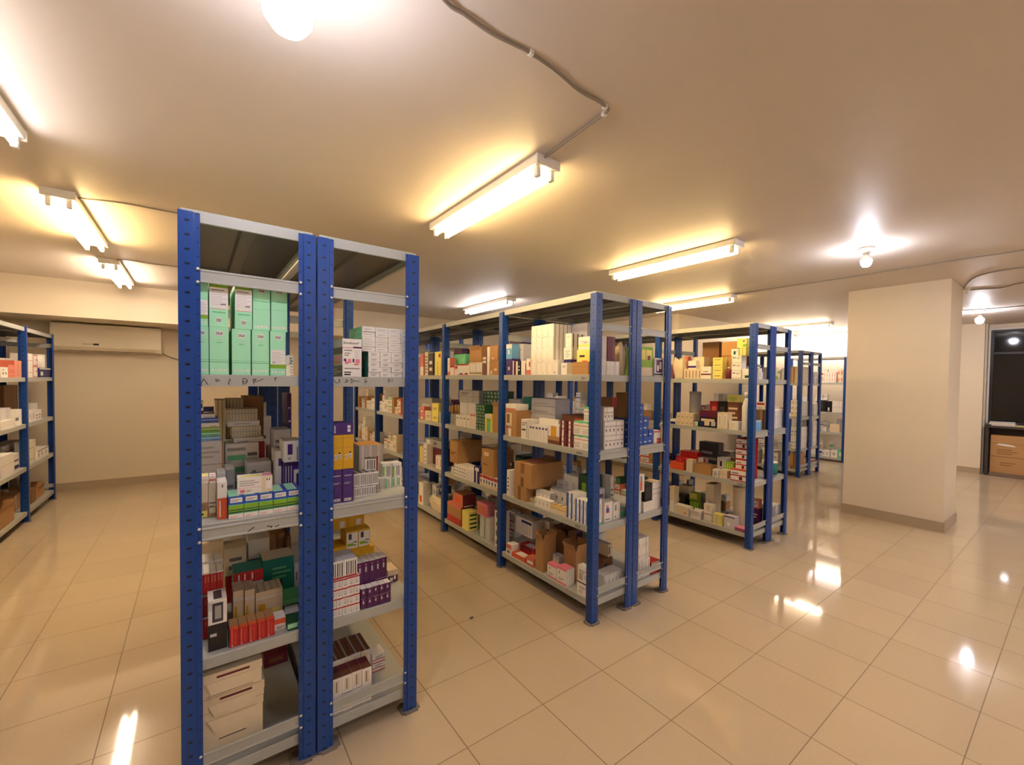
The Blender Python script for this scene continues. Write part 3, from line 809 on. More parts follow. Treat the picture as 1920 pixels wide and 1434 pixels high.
'k;R0,.6,1,1,m;R.1,.6,.5,.85,v;R.1,.35,.9,.5,c;R.3,.1,.6,.35,c;R.7,.1,.95,.35,a;R0,.1,.3,.3,n',
'c;R.2,.15,.8,.9,w;V.3,.2,.7,.8,1,x',
'w;R.2,.2,.6,.8,c',
'r;R.3,.3,.8,.8,s',
'k;R.2,.2,.7,.8,z',
'w;R.5,0,1,1,g',
'j;T.1,.2,.9,.9,4,c',
'i;T.1,.2,.9,.8,3,l',
'o;R0,.5,1,.53,r',
'r;R.3,.4,.5,.6,s',
'c;V.1,.1,.9,.9,3,w',
'w;T.2,.2,.8,.8,3',
'c;R0,.5,1,.54,d',
'r;R.02,.54,.98,.92,w;R.02,.08,.98,.44,w;R.55,.12,.75,.42,m;T.1,.62,.5,.85,1;t:R0,0,1,1,o;s:R.2,.2,.7,.8,s;s:R.3,.3,.6,.7,r',
'r;R.5,.2,1,.6,z',
'w;R.5,.2,.7,.7,j;R.75,.3,1,1,r',
'z;T.1,.2,.9,.8,3,g',
'w;R.3,.5,.5,.8,k;R.3,.1,.5,.35,k',
'l;V.1,.1,.9,.9,3,i',
'c;R0,0,1,.45,w',
'w;R.05,.1,.95,.9,c;R.7,.15,.78,.4,s',
'k;R.1,.6,.5,.8,g;R.6,.3,.8,.5,z',
'c;R.7,0,1,.6,i',
'l;R.55,0,.7,1,f',
'l;R0,.7,1,1,i;R0,0,1,.6,f',
'w;R.3,.6,.8,.95,c;R0,.4,1,.45,s',
'c;R.05,.1,.95,.5,w;R.2,.2,.5,.35,f',
'i;R.1,.1,.5,.9,c;R.7,.1,.8,.9,l',
'a;R.3,.2,.6,.5,w;R0,.9,1,1,p',
'q;R0,0,1,.6,v',
'w;R.2,.2,.7,.6,a',
'j;R.1,.4,.8,.8,l',
'u;R0,.85,1,1,a',
'w;V.1,.1,.9,.9,1,g;R.2,.5,.8,.7,a',
'w;R0,0,.4,1,g',
'c;R0,0,1,.3,l',
'd;V.2,0,.8,1,1,c',
'c;V.2,0,.8,1,1,d',
'w;V.1,.05,.9,.95,1,g;T.1,.4,.9,.6,1,a',
'w;R0,.2,1,.5,c;T.1,.5,.8,.8,2',
'w;T.1,.2,.8,.8,2,g',
'w;T.1,.2,.8,.8,2,a',
'd;R.2,0,.3,.2,k;R.4,0,.6,1,e',
'w;V.1,.1,.9,.9,1,s;R0,.4,1,.44,a',
'c;R.2,.2,.6,.7,s',
'k;R.3,.3,.6,.6,z',
'k;R.3,.1,.6,.4,w',
'c;R0,.06,1,.1,d',
'w;T.1,.2,.8,.8,2',
'w;R.2,.3,.6,.7,g',
'w;R.3,.3,.7,.7,g',
'H;R.2,.2,.7,.7,w',
'w;R0,.4,1,.44,s',
's;R.1,.1,.9,.9,w;R.6,.5,.9,.6,m',
'n;R.1,.2,.3,.6,w;R0,.85,1,1,a',
'w;R.2,.3,.4,.5,x;R.6,.3,.8,.5,x;R.2,.7,.4,.8,x',
's;R.1,.5,.9,.55,c',
's;V.1,0,.9,1,2,c',
'w;R0,.3,1,.7,z',
'w;R.2,.2,.8,.7,a',
'w;T.2,.2,.8,.7,2',
'w;R0,.4,1,.46,p;R.3,.05,.9,.2,p',
'a;R0,.3,1,.36,z;R.6,0,.65,1,g',
'w;R0,.3,.5,.5,x',
'w;R0,.4,1,.44,c',
'e;R.8,0,.82,1,d',
'w;R0,.3,1,.34,z;R.6,0,1,1,c',
'w;R.2,.3,.4,.7,x;R0,.86,1,.96,z',
'w;R0,.5,1,.55,c',
'w;R0,0,1,.25,v;R0,.5,1,.6,z',
'a;R0,.3,1,.4,m;R0,.6,1,.66,s',
'e',
'd;R.1,.1,.3,.9,c',]
P = [
'front rack shelf four',
'front aisle rack shelf four',
'front rack shelf three',
'front aisle rack shelf three',
'front rack shelf two',
'front aisle rack shelf two',
'front rack shelf one',
'front aisle rack shelf one',
'second rack near bay shelf four',
'second rack second bay shelf four',
'second rack near bay shelf three',
'second rack second bay shelf three',
'second rack near bay shelf two',
'second rack second bay shelf two',
'second rack near bay shelf one',
'second rack third bay shelf four',
'second rack second bay shelf one',
'second rack third bay shelf three',
'left end on second rack third bay shelf three',
'second rack third bay shelf two',
'second rack third bay shelf one',
'right end on second rack third bay shelf one',
'second from left on second rack third bay shelf one',
'left end block of second rack third bay shelf one',
'right end on second rack fourth bay shelf one',
'second rack fourth bay shelf one',
'right end block of second rack fourth bay shelf one',
'third from left block of second rack fourth bay shelf one',
'second from left on second rack fourth bay shelf one',
'left end block of second rack fourth bay shelf one',
'left end on second rack fourth bay shelf one',
'right on second rack last bay shelf one',
'right end on second rack last bay shelf one',
'second rack last bay shelf one',
'left on second rack last bay shelf one',
'left block of second rack last bay shelf one',
'second from left on second rack last bay shelf one',
'left end on second rack last bay shelf one',
'second rack back near bay shelf one',
'right on second rack back near bay shelf one',
'left block of second rack back near bay shelf one',
'second rack back second bay shelf one',
'right on second rack back second bay shelf one',
'left on second rack back second bay shelf one',
'right on second rack back third bay shelf one',
'left block of second rack back third bay shelf one',
'right end on second rack back third bay shelf one',
'left on second rack back third bay shelf one',
'second from left on second rack back third bay shelf one',
'left end on second rack back third bay shelf one',
'second rack back third bay shelf one',
'left on second rack near bay shelf two',
'right on second rack near bay shelf two',
'right end block of second rack second bay shelf two',
'right block of second rack second bay shelf two',
'left on second rack second bay shelf two',
'left end block of second rack second bay shelf two',
'second from left on second rack second bay shelf two',
'right block of second rack third bay shelf two',
'left on second rack third bay shelf two',
'right block of second rack fourth bay shelf two',
'second rack fourth bay shelf two',
'left block of second rack fourth bay shelf two',
'left on second rack fourth bay shelf two',
'right on second rack last bay shelf two',
'right end block of second rack last bay shelf two',
'left block of second rack last bay shelf two',
'second rack last bay shelf two',
'second from left block of second rack last bay shelf two',
'left end block of second rack last bay shelf two',
'second from left on second rack last bay shelf two',
'left on second rack last bay shelf two',
'right block of second rack back second bay shelf two',
'second rack back second bay shelf two',
'right end on second rack back second bay shelf two',
'second from left on second rack back second bay shelf two',
'left on second rack back second bay shelf two',
'right on second rack back second bay shelf two',
'left end on second rack back second bay shelf two',
'left block of second rack back second bay shelf two',
'right end on second rack back third bay shelf two',
'second rack back third bay shelf two',
'second from left block of second rack back third bay shelf two',
'left end on second rack back third bay shelf two',
'right end on second rack third bay shelf three',
'second from left on second rack third bay shelf three',
'second rack fourth bay shelf three',
'right on second rack fourth bay shelf three',
'right block of second rack fourth bay shelf three',
'left on second rack fourth bay shelf three',
'left block of second rack fourth bay shelf three',
'right end on second rack last bay shelf three',
'second from left block of second rack last bay shelf three',
'left end block of second rack last bay shelf three',
'second from left on second rack last bay shelf three',
'second rack last bay shelf three',
'left end on second rack last bay shelf three',
'second rack back second bay shelf three',
'right on second rack back second bay shelf three',
'left on second rack back second bay shelf three',
'second rack back third bay shelf three',
'right block of second rack back third bay shelf three',
'left on second rack back third bay shelf three',
'right on second rack back third bay shelf three',
'left block of second rack back third bay shelf three',
'right on second rack second bay shelf four',
'left on second rack second bay shelf four',
'right block of second rack third bay shelf four',
'right on second rack third bay shelf four',
'left on second rack third bay shelf four',
'left block of second rack third bay shelf four',
'right on second rack fourth bay shelf four',
'right end block of second rack fourth bay shelf four',
'right block of second rack fourth bay shelf four',
'third from left on second rack fourth bay shelf four',
'second rack fourth bay shelf four',
'left on second rack fourth bay shelf four',
'second from left block of second rack fourth bay shelf four',
'left block of second rack fourth bay shelf four',
'left end on second rack fourth bay shelf four',
'second rack last bay shelf four',
'right on second rack last bay shelf four',
'right end block of second rack last bay shelf four',
'second from left block of second rack last bay shelf four',
'left on second rack last bay shelf four',
'left end on second rack last bay shelf four',
'second rack back second bay shelf four',
'right on second rack back second bay shelf four',
'left on second rack back second bay shelf four',
'second rack back third bay shelf four',
'right on second rack back third bay shelf four',
'left block of second rack back third bay shelf four',
'left on second rack back third bay shelf four',
'second rack end shelf four',
'second rack outer end shelf four',
'second rack end shelf three',
'second rack outer end shelf three',
'second rack end shelf two',
'second rack outer end shelf two',
'second rack end shelf one',
'second rack outer end shelf one',
'third rack near bay shelf four',
'third rack near bay shelf three',
'third rack near bay shelf two',
'third rack near bay shelf one',
'second from left on third rack near bay shelf one',
'right end on third rack near bay shelf one',
'left end on third rack near bay shelf one',
'third rack second bay shelf one',
'right on third rack second bay shelf one',
'left on third rack second bay shelf one',
'right end on third rack third bay shelf one',
'second from left on third rack third bay shelf one',
'third rack third bay shelf one',
'left end on third rack third bay shelf one',
'left end block of third rack third bay shelf one',
'third rack back near bay shelf one',
'right block of third rack back near bay shelf one',
'left on third rack back near bay shelf one',
'third rack back second bay shelf one',
'second from left block of third rack back second bay shelf one',
'right end on third rack back second bay shelf one',
'left end block of third rack back second bay shelf one',
'right on third rack second bay shelf two',
'third rack second bay shelf two',
'left on third rack second bay shelf two',
'right block of third rack second bay shelf two',
'sixth from left block of third rack third bay shelf two',
'right end on third rack third bay shelf two',
'fourth from left block of third rack third bay shelf two',
'fifth from left on third rack third bay shelf two',
'second from left on third rack third bay shelf two',
'third from left on third rack third bay shelf two',
'right on third rack third bay shelf two',
'left end on third rack third bay shelf two',
'left on third rack third bay shelf two',
'third rack third bay shelf two',
'right on third rack back near bay shelf two',
'third rack back near bay shelf two',
'left on third rack back near bay shelf two',
'third rack back second bay shelf two',
'right on third rack back second bay shelf two',
'left on third rack back second bay shelf two',
'left block of third rack back second bay shelf two',
'right on third rack second bay shelf three',
'third rack second bay shelf three',
'right end block of third rack second bay shelf three',
'second from left on third rack second bay shelf three',
'left on third rack second bay shelf three',
'left end on third rack second bay shelf three',
'right end block of third rack third bay shelf three',
'second from left on third rack third bay shelf three',
'third rack third bay shelf three',
'right on third rack third bay shelf three',
'left end block of third rack third bay shelf three',
'left block of third rack third bay shelf three',
'right block of third rack back near bay shelf three',
'left on third rack back near bay shelf three',
'third rack back near bay shelf three',
'third rack back second bay shelf three',
'right on third rack back second bay shelf three',
'right end on third rack back second bay shelf three',
'left on third rack back second bay shelf three',
'second from left on third rack back second bay shelf three',
'left end on third rack back second bay shelf three',
'right end on third rack second bay shelf four',
'third rack second bay shelf four',
'second from left block of third rack second bay shelf four',
'left end block of third rack second bay shelf four',
'second from left on third rack second bay shelf four',
'third rack third bay shelf four',
'right block of third rack third bay shelf four',
'left block of third rack third bay shelf four',
'right block of third rack back near bay shelf four',
'left on third rack back near bay shelf four',
'right on third rack back near bay shelf four',
'third rack back second bay shelf four',
'right on third rack back second bay shelf four',
'left on third rack back second bay shelf four',
'third rack end shelf four',
'third rack end shelf three',
'third rack outer end shelf three',
'third rack outer end shelf one',
'third rack outer end shelf four',
'fourth rack shelf four',
'fourth rack end shelf four',
'fourth rack outer end shelf four',
'fourth rack shelf three',
'fourth rack end shelf three',
'fourth rack outer end shelf three',
'fourth rack shelf two',
'fourth rack end shelf two',
'fourth rack outer end shelf two',
'fourth rack shelf one',
'fourth rack end shelf one',
'fourth rack outer end shelf one',
'right end on fourth rack shelf one',
'third from left on fourth rack shelf one',
'second from left on fourth rack shelf one',
'left end on fourth rack shelf one',
'right block of fourth rack shelf two',
'left block of fourth rack shelf two',
'right on fourth rack shelf three',
'left on fourth rack shelf three',
'right on fourth rack shelf four',
'left on fourth rack shelf four',
'fifth rack shelf four',
'fifth rack shelf three',
'fifth rack shelf two',
'fifth rack shelf one',
'right end on fifth rack shelf one',
'right end block of fifth rack shelf one',
'second from left block of fifth rack shelf one',
'left end on fifth rack shelf one',
'second from left on fifth rack shelf one',
'third from left on fifth rack shelf one',
'left end block of fifth rack shelf one',
'right block of fifth rack shelf two',
'left block of fifth rack shelf two',
'right block of fifth rack shelf three',
'third from left on fifth rack shelf three',
'right end on fifth rack shelf three',
'second from left on fifth rack shelf three',
'left end on fifth rack shelf three',
'left on fifth rack shelf three',
'left block of fifth rack shelf four',
'right on fifth rack shelf four',
'right block of fifth rack shelf four',
'right end on fifth rack shelf four',
'third from left block of fifth rack shelf four',
'left end on fifth rack shelf four',
'second from left on fifth rack shelf four',
'wall rack end bay shelf four',
'wall rack middle bay shelf four',
'wall rack end bay shelf three',
'wall rack middle bay shelf three',
'wall rack end bay shelf two',
'wall rack middle bay shelf two',
'wall rack end bay shelf one',
'left end on wall rack end bay shelf one',
'second from left on wall rack end bay shelf one',
'right end on wall rack end bay shelf one',
'left on wall rack end bay shelf three',
'left end on wall rack end bay shelf three',
'right end on wall rack end bay shelf three',
'second from left on wall rack end bay shelf three',
'right block of wall rack end bay shelf three',
'left block of wall rack end bay shelf four',
'right block of wall rack end bay shelf four',
'left on wall rack middle bay shelf one',
'right on wall rack middle bay shelf one',
'wall rack middle bay shelf one',
'right on wall rack middle bay shelf two',
'left on wall rack middle bay shelf two',
'second from left on wall rack middle bay shelf two',
'left end on wall rack middle bay shelf two',
'right block of wall rack middle bay shelf two',
'right end on wall rack middle bay shelf two',
'left end on wall rack middle bay shelf three',
'left on wall rack middle bay shelf three',
'right on wall rack middle bay shelf three',
'second from left on wall rack middle bay shelf three',
'right end block of wall rack middle bay shelf three',
'left block of wall rack middle bay shelf four',
'left on wall rack middle bay shelf four',
'right block of wall rack middle bay shelf four',
'right on wall rack middle bay shelf four',]
put('green_carton',S[0],'y',0.0165,1.9350,1.5078,0.0370,0.3000,0.1664,0,1,1,'mint green carton, code tag on top, bottom row beside outer post',P[0])
put('green_carton',S[0],'y',0.0635,1.9330,1.5078,0.0550,0.3000,0.1677,0,1,1,'mint green carton, code tag on top, bottom row, second from left',P[0])
put('green_carton',S[0],'y',0.1270,1.9350,1.5078,0.0560,0.3000,0.1640,0,1,1,'mint green code tag carton, bottom row, just past dark gap',P[0])
put('green_carton',S[0],'y',0.1850,1.9390,1.5078,0.0540,0.3000,0.1654,0,1,1,'mint green carton, code tag on top, bottom row, second from right',P[0])
put('green_carton',S[1],'y',0.2405,1.9450,1.5078,0.0510,0.3000,0.1665,0,1,1,'mint green carton with white address label, bottom row, rightmost',P[0])
put('green_carton',S[1],'y',0.0165,1.9410,1.6748,0.0350,0.2900,0.1542,0,1,1,'mint green carton with white label, top row beside outer post',P[0])
put('green_carton',S[2],'y',0.0630,1.9390,1.6761,0.0540,0.2900,0.1579,0,1,1,'mint green carton, big white label, top row, left of dark gap',P[0])
put('green_carton',S[2],'y',0.1340,1.9370,1.6724,0.0520,0.2900,0.1646,0,1,1,'mint green carton, big white label, top row, right of dark gap',P[0])
put('green_carton',S[3],'y',0.1890,1.9450,1.6738,0.0540,0.2900,0.1689,0,1,1,'mint green carton without label, top row, second from right',P[0])
put('green_carton',S[3],'y',0.2455,1.9490,1.6749,0.0530,0.2800,0.1728,0,1,1,'mint green carton without label, top row, rightmost',P[0])
put('flat_carton',S[4],'y',0.3455,2.3550,1.5078,0.0130,0.1200,0.0518,0,1,4,'white flat carton beside green cartons',P[0])
put('supply_carton',S[5],'y',0.3435,2.3550,1.5602,0.0170,0.1100,0.0464,0,1,1,'grey carton with dark scrawl beside green cartons',P[0])
put('storage_case',S[6],'y',0.3450,2.6250,1.5078,0.0140,0.2000,0.2373,0,1,1,'dark green striped case behind green cartons',P[0])
put('drug_carton',S[7],'y',0.4985,1.9250,1.5078,0.0750,0.3000,0.1555,0,1,1,'tall white carton with pink stripes and black brand lettering',P[1])
put('flat_carton',S[8],'y',0.6610,1.9300,1.5078,0.1940,0.2200,0.1080,0,4,5,'teal sided white carton',P[1])
put('flat_carton',S[9],'y',0.6485,1.9350,1.6164,0.2170,0.2000,0.1045,0,4,5,'white flat carton',P[1])
put('drug_carton',S[10],'y',0.2000,1.9270,0.9908,0.2260,0.1300,0.0321,0,5,1,'pale carton with green upper half, eye drop pack',P[2])
put('drug_carton',S[11],'y',0.2000,1.9290,1.0235,0.2260,0.1200,0.0489,0,5,1,'blue and green carton with white label',P[2])
put('drug_carton',S[12],'y',0.1680,1.9410,1.0730,0.1080,0.0750,0.0592,-2,1,1,'wide white carton with yellow top panel lying on eye drop cartons',P[2])
put('drug_carton',S[13],'y',0.0705,1.9550,0.9908,0.0290,0.1000,0.1321,0,1,1,'white and orange upright carton in front of kraft cartons',P[2])
put('kraft_carton',S[14],'y',0.0185,2.0050,0.9908,0.0270,0.1200,0.1249,0,1,1,'kraft carton with yellow price sticker',P[2])
put('kraft_carton',S[15],'y',0.0440,2.0050,0.9908,0.0240,0.1200,0.1214,0,1,1,'kraft carton beside orange carton',P[2])
put('vial_carton',S[16],'y',0.0205,2.0100,1.1163,0.0250,0.0700,0.0242,0,1,1,'small pale carton lying on kraft carton',P[2])
put('vial_carton',S[17],'y',0.0450,2.0100,1.1128,0.0200,0.0700,0.0264,0,1,1,'small white carton with red line on kraft carton',P[2])
put('vial_carton',S[18],'y',0.0750,2.0950,0.9908,0.0240,0.1000,0.1421,0,1,2,'lilac grey carton',P[2])
put('supply_carton',S[19],'y',0.1030,2.1250,0.9908,0.0280,0.1600,0.1462,0,1,1,'grey carton upright beside eye drop cartons',P[2])
put('supply_carton',S[20],'y',0.2010,2.1650,0.9908,0.0840,0.1200,0.1592,0,1,1,'grey white carton behind wide white carton',P[2])
put('storage_case',S[21],'y',0.0405,2.2650,0.9908,0.0830,0.2000,0.2470,0,1,1,'large grey white case',P[2])
put('flat_carton',S[22],'y',0.0390,2.2750,1.2384,0.0780,0.1700,0.0172,0,1,1,'pale blue flat carton in pile on grey white case',P[2])
put('flat_carton',S[23],'y',0.0385,2.2750,1.2562,0.0770,0.1700,0.0180,0,1,1,'green flat carton in pile on grey white case',P[2])
put('flat_carton',S[24],'y',0.0380,2.2750,1.2748,0.0740,0.1700,0.0180,0,1,1,'lime flat carton in pile on grey white case',P[2])
put('flat_carton',S[25],'y',0.0370,2.2750,1.2934,0.0720,0.1700,0.0180,0,1,1,'white flat carton in pile on grey white case',P[2])
put('flat_carton',S[26],'y',0.0365,2.2750,1.3120,0.0710,0.1700,0.0180,0,1,1,'blue flat carton in pile on grey white case',P[2])
put('flat_carton',S[27],'y',0.0310,2.2850,1.3306,0.0600,0.1500,0.0164,0,1,1,'white flat carton topping the pile of coloured flats',P[2])
put('vial_carton',S[28],'y',0.0120,2.2900,1.3476,0.0220,0.1000,0.0519,0,1,1,'white carton with dark print on top of pile',P[2])
put('storage_case',S[29],'y',0.1535,2.3050,0.9908,0.1190,0.1800,0.2247,0,1,1,'white case with green stripes',P[2])
put('flat_carton',S[30],'y',0.1780,2.3250,1.2161,0.1080,0.1600,0.0211,0,1,1,'white flat carton on green striped case',P[2])
put('supply_carton',S[31],'y',0.1710,2.3350,1.2378,0.1060,0.1400,0.0469,0,1,1,'cream rib printed carton over green striped case',P[2])
put('flat_carton',S[32],'y',0.1615,2.3450,1.2853,0.1170,0.1500,0.0225,0,1,1,'white flat carton between rib printed cartons',P[2])
put('supply_carton',S[33],'y',0.1565,2.3550,1.3083,0.1130,0.1300,0.0505,0,1,1,'cream rib printed carton, upper one',P[2])
put('supply_carton',S[34],'y',0.0855,2.5050,0.9908,0.0390,0.2000,0.4028,0,1,1,'cream upright carton behind rib printed cartons',P[2])
put('supply_carton',S[35],'y',0.1405,2.5250,0.9908,0.0650,0.2000,0.4060,0,1,1,'cream slatted carton behind rib printed cartons',P[2])
put('cardboard_box',S[36],'y',0.2155,2.5450,0.9908,0.0790,0.2000,0.4170,0,1,1,'brown kraft box behind rib printed cartons',P[2])
put('supply_carton',S[37],'y',0.2260,2.3250,0.9908,0.0220,0.1500,0.2228,0,1,1,'red carton edge beside green striped case',P[2])
put('vial_carton',S[38],'y',0.2615,2.3650,0.9908,0.0210,0.0600,0.1983,0,1,1,'small white upright carton beside dark post',P[2])
put('drug_carton',S[39],'y',0.3060,2.0600,0.9908,0.0640,0.1400,0.1662,0,1,1,'purple and white carton beside middle post',P[2])
put('drug_carton',S[40],'y',0.3050,2.0500,1.1576,0.0640,0.1300,0.0861,0,1,1,'white carton with purple picture beside middle post',P[2])
put('drug_carton',S[41],'y',0.2610,2.1050,0.9908,0.0220,0.1200,0.2078,0,1,1,'white carton with purple corner print',P[2])
put('drug_carton',S[42],'y',0.2920,2.2350,0.9908,0.0640,0.1300,0.2826,0,1,1,'white carton with bold black lettering',P[2])
put('storage_carton',S[43],'y',0.3455,2.4050,0.9908,0.0130,0.1800,0.2833,0,1,1,'dark navy carton',P[2])
put('storage_carton',S[44],'y',0.3445,2.4050,1.2747,0.0150,0.1700,0.0706,0,1,1,'purple carton',P[2])
put('storage_carton',S[45],'y',0.3425,2.4050,1.3459,0.0190,0.1600,0.0806,0,1,1,'purple carton with violet panel',P[2])
put('coloured_carton',S[46],'y',0.0211,2.8091,0.9908,0.1022,0.0551,0.3559,0,1,1,'navy carton',P[2])
put('banded_carton',S[47],'y',0.1337,2.8145,0.9908,0.1151,0.0554,0.3170,0,1,2,'blue banded carton',P[2])
put('plain_carton',S[48],'y',0.2545,2.7907,0.9908,0.1183,0.0553,0.3018,0,1,1,'plain carton',P[2])
put('printed_carton',S[49],'y',0.2467,2.8027,1.2932,0.0929,0.0442,0.0732,0,1,1,'printed carton',P[2])
put('drug_carton',S[50],'y',0.4645,1.9300,0.9908,0.0810,0.1300,0.1362,0,2,1,'tall purple carton with white barcode',P[3])
put('drug_carton',S[51],'y',0.4660,1.9330,1.1276,0.0820,0.1200,0.1415,0,2,1,'yellow carton with white barcode tags',P[3])
put('drug_carton',S[52],'y',0.4660,1.9350,1.2697,0.0820,0.1100,0.0474,0,1,1,'purple carton lying across the yellow ones',P[3])
put('vial_carton',S[53],'y',0.5670,1.9800,0.9908,0.0920,0.0900,0.0416,0,3,1,'small white barcode carton',P[3])
put('vial_carton',S[53],'y',0.5740,1.9850,1.0330,0.1040,0.0800,0.0582,0,4,1,'small white barcode carton of second tier',P[3])
put('vial_carton',S[53],'y',0.6490,2.0250,0.9908,0.0360,0.0900,0.0650,0,2,1,'white barcode carton standing behind',P[3])
put('vial_carton',S[54],'y',0.7255,2.0750,0.9908,0.0750,0.0700,0.0438,0,3,1,'white carton with green wedge',P[3])
put('vial_carton',S[55],'y',0.7190,2.0800,1.0352,0.0880,0.0600,0.0678,0,2,1,'white carton with leaf green corner',P[3])
put('vial_carton',S[56],'y',0.6020,2.0250,1.0918,0.0480,0.0500,0.0514,-14,1,1,'white leaflet carton leaning on top',P[3])
put('storage_case',S[57],'y',0.6590,2.2050,0.9908,0.1120,0.1600,0.1880,0,1,1,'grey white striped case with red marks',P[3])
put('banded_carton',S[47],'y',0.4320,2.4695,0.9908,0.1040,0.0807,0.0600,0,1,1,'blue banded carton',P[3])
put('plain_carton',S[48],'y',0.5394,2.4660,0.9908,0.1028,0.1175,0.0501,0,2,1,'plain carton',P[3])
put('printed_carton',S[49],'y',0.5332,2.4780,1.0415,0.0805,0.0940,0.0788,0,1,1,'printed carton',P[3])
put('drug_carton',S[58],'y',0.1585,1.9350,0.5208,0.1390,0.0900,0.0664,0,5,1,'glossy red carton in wrapped pack',P[4])
put('drug_carton',S[59],'y',0.0555,1.9550,0.5208,0.0550,0.1000,0.1819,0,1,1,'black and white carton with lens picture',P[4])
put('drug_carton',S[60],'y',0.0365,2.0580,0.5208,0.0790,0.1000,0.2493,0,4,3,'dark red white topped carton',P[4])
put('supply_carton',S[61],'y',0.0385,2.1610,0.5208,0.0830,0.1000,0.2570,0,3,1,'grey carton with white top',P[4])
put('drug_carton',S[62],'y',0.2485,1.9650,0.5208,0.0390,0.0700,0.0454,0,1,1,'white carton with orange upper half',P[4])
put('drug_carton',S[63],'y',0.2935,1.9350,0.5208,0.0490,0.0800,0.0300,0,1,1,'dark green carton with mint panel',P[4])
put('drug_carton',S[64],'y',0.2955,2.0180,0.5214,0.0490,0.0700,0.0301,-6,1,1,'white carton resting on dark green carton',P[4])
put('supply_carton',S[65],'y',0.3080,2.0910,0.5208,0.0700,0.1200,0.0546,0,1,1,'green carton',P[4])
put('sachet_carton',S[66],'y',0.1235,2.0650,0.5208,0.0350,0.1000,0.1526,0,1,1,'beige sachet carton with yellow flower print, narrow front one',P[4])
put('sachet_carton',S[66],'y',0.1585,2.0550,0.5208,0.0330,0.1000,0.1504,0,1,1,'beige sachet carton with yellow flower print, second',P[4])
put('sachet_carton',S[66],'y',0.2240,2.0650,0.5208,0.0920,0.1000,0.1256,0,1,1,'wide beige sachet carton with yellow flower print',P[4])
put('storage_carton',S[67],'y',0.1650,2.1850,0.5208,0.1020,0.1200,0.1772,0,1,1,'teal and red carton with white barcode strip',P[4])
put('storage_carton',S[68],'y',0.2745,2.2140,0.5208,0.1150,0.1200,0.1955,0,1,1,'long teal carton',P[4])
put('storage_carton',S[69],'y',0.1300,2.3350,0.5208,0.0760,0.1200,0.2377,0,1,1,'beige carton with red lower half',P[4])
put('storage_carton',S[70],'y',0.2155,2.3450,0.5208,0.0790,0.1200,0.2537,0,1,1,'white carton with dark bands',P[4])
put('supply_carton',S[71],'y',0.3425,2.2140,0.5208,0.0190,0.1000,0.1560,0,1,1,'grey white upright carton beside middle post',P[4])
put('storage_carton',S[72],'y',0.0440,2.4050,0.5208,0.0940,0.1500,0.2583,0,1,1,'cream carton with square prints',P[4])
put('cardboard_box',S[73],'y',0.2995,2.4550,0.5208,0.0610,0.2000,0.2294,0,1,1,'brown box at the shelf middle',P[4])
put('cardboard_box',S[74],'y',0.3415,2.4250,0.5208,0.0210,0.2000,0.2161,0,1,1,'dark brown box beside middle post',P[4])
put('slim_carton',S[75],'y',0.4755,1.9270,0.5208,0.1130,0.1300,0.1534,0,5,4,'small red lined carton',P[5])
put('drug_carton',S[76],'y',0.4715,1.9310,0.6748,0.1030,0.1200,0.0748,0,2,1,'white barcode carton on the red lined block',P[5])
put('slim_carton',S[77],'y',0.5995,1.9270,0.5208,0.1250,0.0450,0.0867,0,5,2,'plum carton of front tier',P[5])
put('slim_carton',S[77],'y',0.5995,1.9800,0.5208,0.1270,0.0800,0.1809,0,5,2,'plum carton of back tier',P[5])
put('drug_carton',S[78],'y',0.7320,2.1050,0.5208,0.0480,0.1000,0.0602,0,1,1,'cream and plum patterned carton',P[5])
put('drug_carton',S[79],'y',0.6235,2.2450,0.5208,0.1290,0.1200,0.1463,0,2,1,'yellow carton with white strip',P[5])
put('drug_carton',S[79],'y',0.5220,2.2350,0.5208,0.0680,0.1200,0.1780,0,1,1,'yellow carton with white strip beside middle post',P[5])
put('drug_carton',S[80],'y',0.6130,2.2500,0.6677,0.1120,0.1100,0.0930,0,2,1,'yellow carton with white end label',P[5])
put('drug_carton',S[81],'y',0.5800,2.3050,0.7613,0.1520,0.1200,0.0625,0,2,1,'yellow carton, upper one under shelf above',P[5])
put('storage_case',S[82],'y',0.0980,1.9550,0.1108,0.1860,0.2600,0.1913,0,1,1,'big cream case with maroon stripe, lowest of three',P[6])
put('storage_case',S[82],'y',0.1010,1.9500,0.3027,0.1860,0.2600,0.0565,0,1,1,'big cream case with maroon stripe, middle of three',P[6])
put('storage_case',S[82],'y',0.0925,1.9400,0.3598,0.1870,0.2600,0.0873,0,1,1,'big cream case with maroon stripe, uppermost of three',P[6])
put('storage_carton',S[83],'y',0.2935,2.4550,0.1108,0.0990,0.2000,0.0557,0,1,1,'dark red box deep inside',P[6])
put('drug_carton',S[84],'y',0.5055,1.9350,0.1108,0.1570,0.0900,0.1477,0,4,2,'brown topped white carton',P[7])
put('drug_carton',S[85],'y',0.5275,2.0350,0.1108,0.1590,0.1600,0.1668,0,4,2,'brown topped carton behind',P[7])
put('drug_carton',S[86],'y',0.6685,2.1050,0.1108,0.0570,0.0800,0.0821,0,1,2,'white carton with red stripes',P[7])
put('drug_carton',S[87],'x',1.8990,2.8825,1.5458,0.0830,0.0800,0.1254,0,1,1,'violet carton beside far post',P[8])
put('drug_carton',S[88],'x',1.9010,2.8895,1.6718,0.0810,0.0700,0.1143,0,1,1,'sky blue carton on violet carton',P[8])
put('slim_carton',S[89],'x',1.8910,2.8035,1.5458,0.0370,0.0800,0.1083,0,1,1,'thin dark red carton',P[8])
put('drug_carton',S[90],'x',1.8910,2.7460,1.5458,0.0640,0.0500,0.1027,0,1,1,'small black and white carton',P[8])
put('drug_carton',S[91],'x',1.8950,2.6820,1.5458,0.0620,0.0600,0.1052,0,1,1,'white carton with red edge',P[8])
